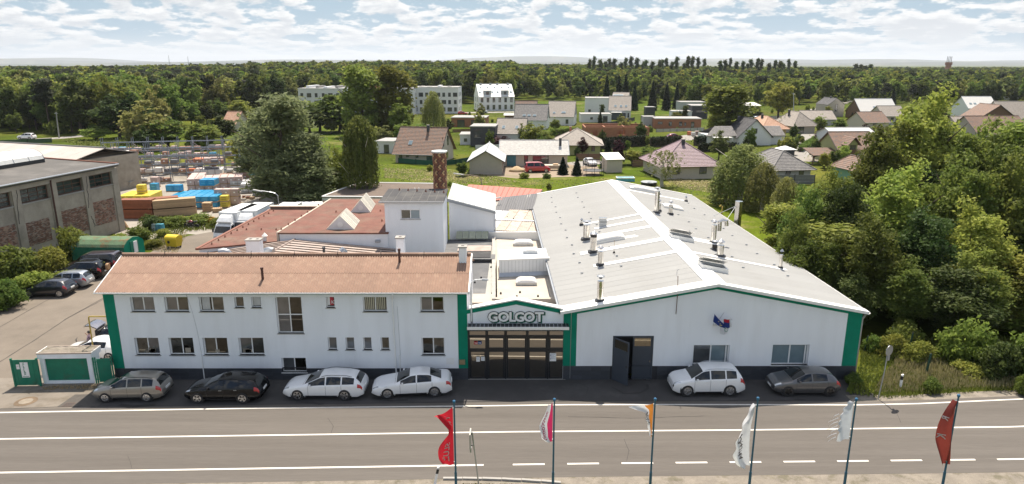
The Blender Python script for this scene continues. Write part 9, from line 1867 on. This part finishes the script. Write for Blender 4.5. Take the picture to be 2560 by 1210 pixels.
# --- grass and weeds nobody could count
def in_poly(x,y,P):
    c=np.zeros(len(x),bool); j=len(P)-1
    for i in range(len(P)):
        xi,yi=P[i];xj,yj=P[j]; c^=((yi>y)!=(yj>y))&(x<(xj-xi)*(y-yi)/(yj-yi+1e-12)+xi); j=i
    return c
def turf(name,poly,n,h,m,seed,size=.10,zf=None):
    rg=np.random.default_rng(seed); P=np.array([[p[0],p[1]] for p in poly]); lo,hi=P.min(0),P.max(0); x=rg.uniform(lo[0],hi[0],n); y=rg.uniform(lo[1],hi[1],n); k=in_poly(x,y,poly); x,y=x[k],y[k]; n=len(x)
    cl=np.array([noise.noise(Vector((a*.35,b*.35,seed))) for a,b in zip(x,y)]); hh=h*rg.uniform(.4,1.1,n)*(1+.7*cl); Pn=np.stack([x,y,np.maximum(.03,hh*.45)],1); V,F=leaves(Pn,np.tile([0,-.45,.9],(n,1)),size,rg,1,.5)
    V=V.reshape(n,4,3); c=V.mean(1,keepdims=True); V=c+(V-c)*np.array([1,1,1.0])*np.stack([np.ones(n)*1.0,np.ones(n)*1.0,hh/size*.9],1)[:,None,:]; V[:,:,2]=np.maximum(V[:,:,2],0.0)
    o=link(name,np_mesh(name,V.reshape(-1,3),F,m)); o['kind']='stuff'; return o
def gp(L_): return [tuple(G(*q)[:2]) for q in L_]
vg=gp([(2112,985),(2150,915),(2150,870),(2300,850),(2620,850),(2640,985),(2480,978),(2330,990),(2200,998)])
turf('verge_grass',vg,34000,.42,LM['grassy'],3,.075); turf('dry_verge_grass',gp([(2180,985),(2240,900),(2330,900),(2560,950),(2640,930),(2640,975),(2420,975),(2300,985)]),17000,.6,LM['dry'],4,.06)
turf('meadow_grass_tufts',gp([(935,408),(1180,432),(1290,450),(1500,446),(1640,458),(1800,470),(1900,520),(1860,540),(1750,490),(1580,462),(1330,470),(1180,470),(960,480)]),26000,.14,LM['grassy'],5,.2); turf('dry_meadow_grass',gp([(960,420),(1180,430),(1300,455),(1180,462),(960,445)]),5000,.2,LM['dry'],6,.2); turf('dry_meadow_grass_patch',gp([(1640,440),(1800,455),(1820,490),(1700,470)]),4000,.25,LM['dry'],7,.2)
turf('village_grass',gp([(930,402),(780,300),(1180,268),(2560,245),(2700,420),(2100,470),(1800,440)]),42000,.22,LM['grassy'],14,.4); turf('yard_weeds',gp([(0,770),(70,745),(170,690),(245,645),(180,600),(60,690),(0,720)]),9000,.5,LM['grassy'],8,.10); turf('yard_weed_cover',gp([(330,600),(350,545),(430,540),(560,555),(560,575),(470,580),(400,620)]),9000,.45,LM['grassy'],9,.12); turf('dry_yard_weeds',gp([(370,625),(420,585),(470,582),(440,640)]),2500,.4,LM['dry'],10,.09)
turf('kerb_verge_grass',gp([(1155,1212),(1310,1212),(1310,1240),(1140,1260)]),5000,.12,LM['grassy'],11,.05); turf('foot_weeds',gp([(105,968),(245,962),(240,972),(110,976)]),900,.16,LM['dry'],12,.05)
turf('lane_bank_grass',gp([(150,352),(330,345),(420,372),(200,366)]),5000,.6,LM['grassy'],13,.35)
# ---------------------------------------------------------------- air: thin even haze round everything
HZ=.00006
if HZ:
    M=bpy.data.materials.new('haze'); M.use_nodes=True; N=M.node_tree.nodes; N.remove(N['Principled BSDF']); v=N.new('ShaderNodeVolumePrincipled'); v.inputs['Density'].default_value=HZ; v.inputs['Color'].default_value=(.86,.92,1,1); v.inputs['Anisotropy'].default_value=.3; M.node_tree.links.new(v.outputs[0],N['Material Output'].inputs['Volume'])
    o=MB().box(-16500,16500,-700,26500,-30,330).ob('haze',M); o['kind']='stuff'
# ---------------------------------------------------------------- where nothing else tells two alike things apart, their place in the row does
ORDW=["leftmost","second from left","third from left","fourth from left","fifth from left","sixth from left","seventh from left","eighth from left","ninth from left","tenth from left","eleventh from left","twelfth from left","thirteenth from left","fourteenth from left","fifteenth from left","sixteenth from left","seventeenth from left","eighteenth from left","nineteenth from left","twentieth from left"]
by={}
for o in SC.objects:
    if o.parent is None and o.get('label'): by.setdefault(o['label'],[]).append(o)
for lb,os_ in by.items():
    if len(os_)<2: continue
    os_.sort(key=lambda o:o.location.x/max(1,o.location.y))
    for i,o in enumerate(os_):
        s=lb+', '+(ORDW[i] if i<20 else ORDW[-1]); 
        if len(s.replace('-',' ').split())<=20 and len(s.split())<=16 and len(os_)<=21: o['label']=s
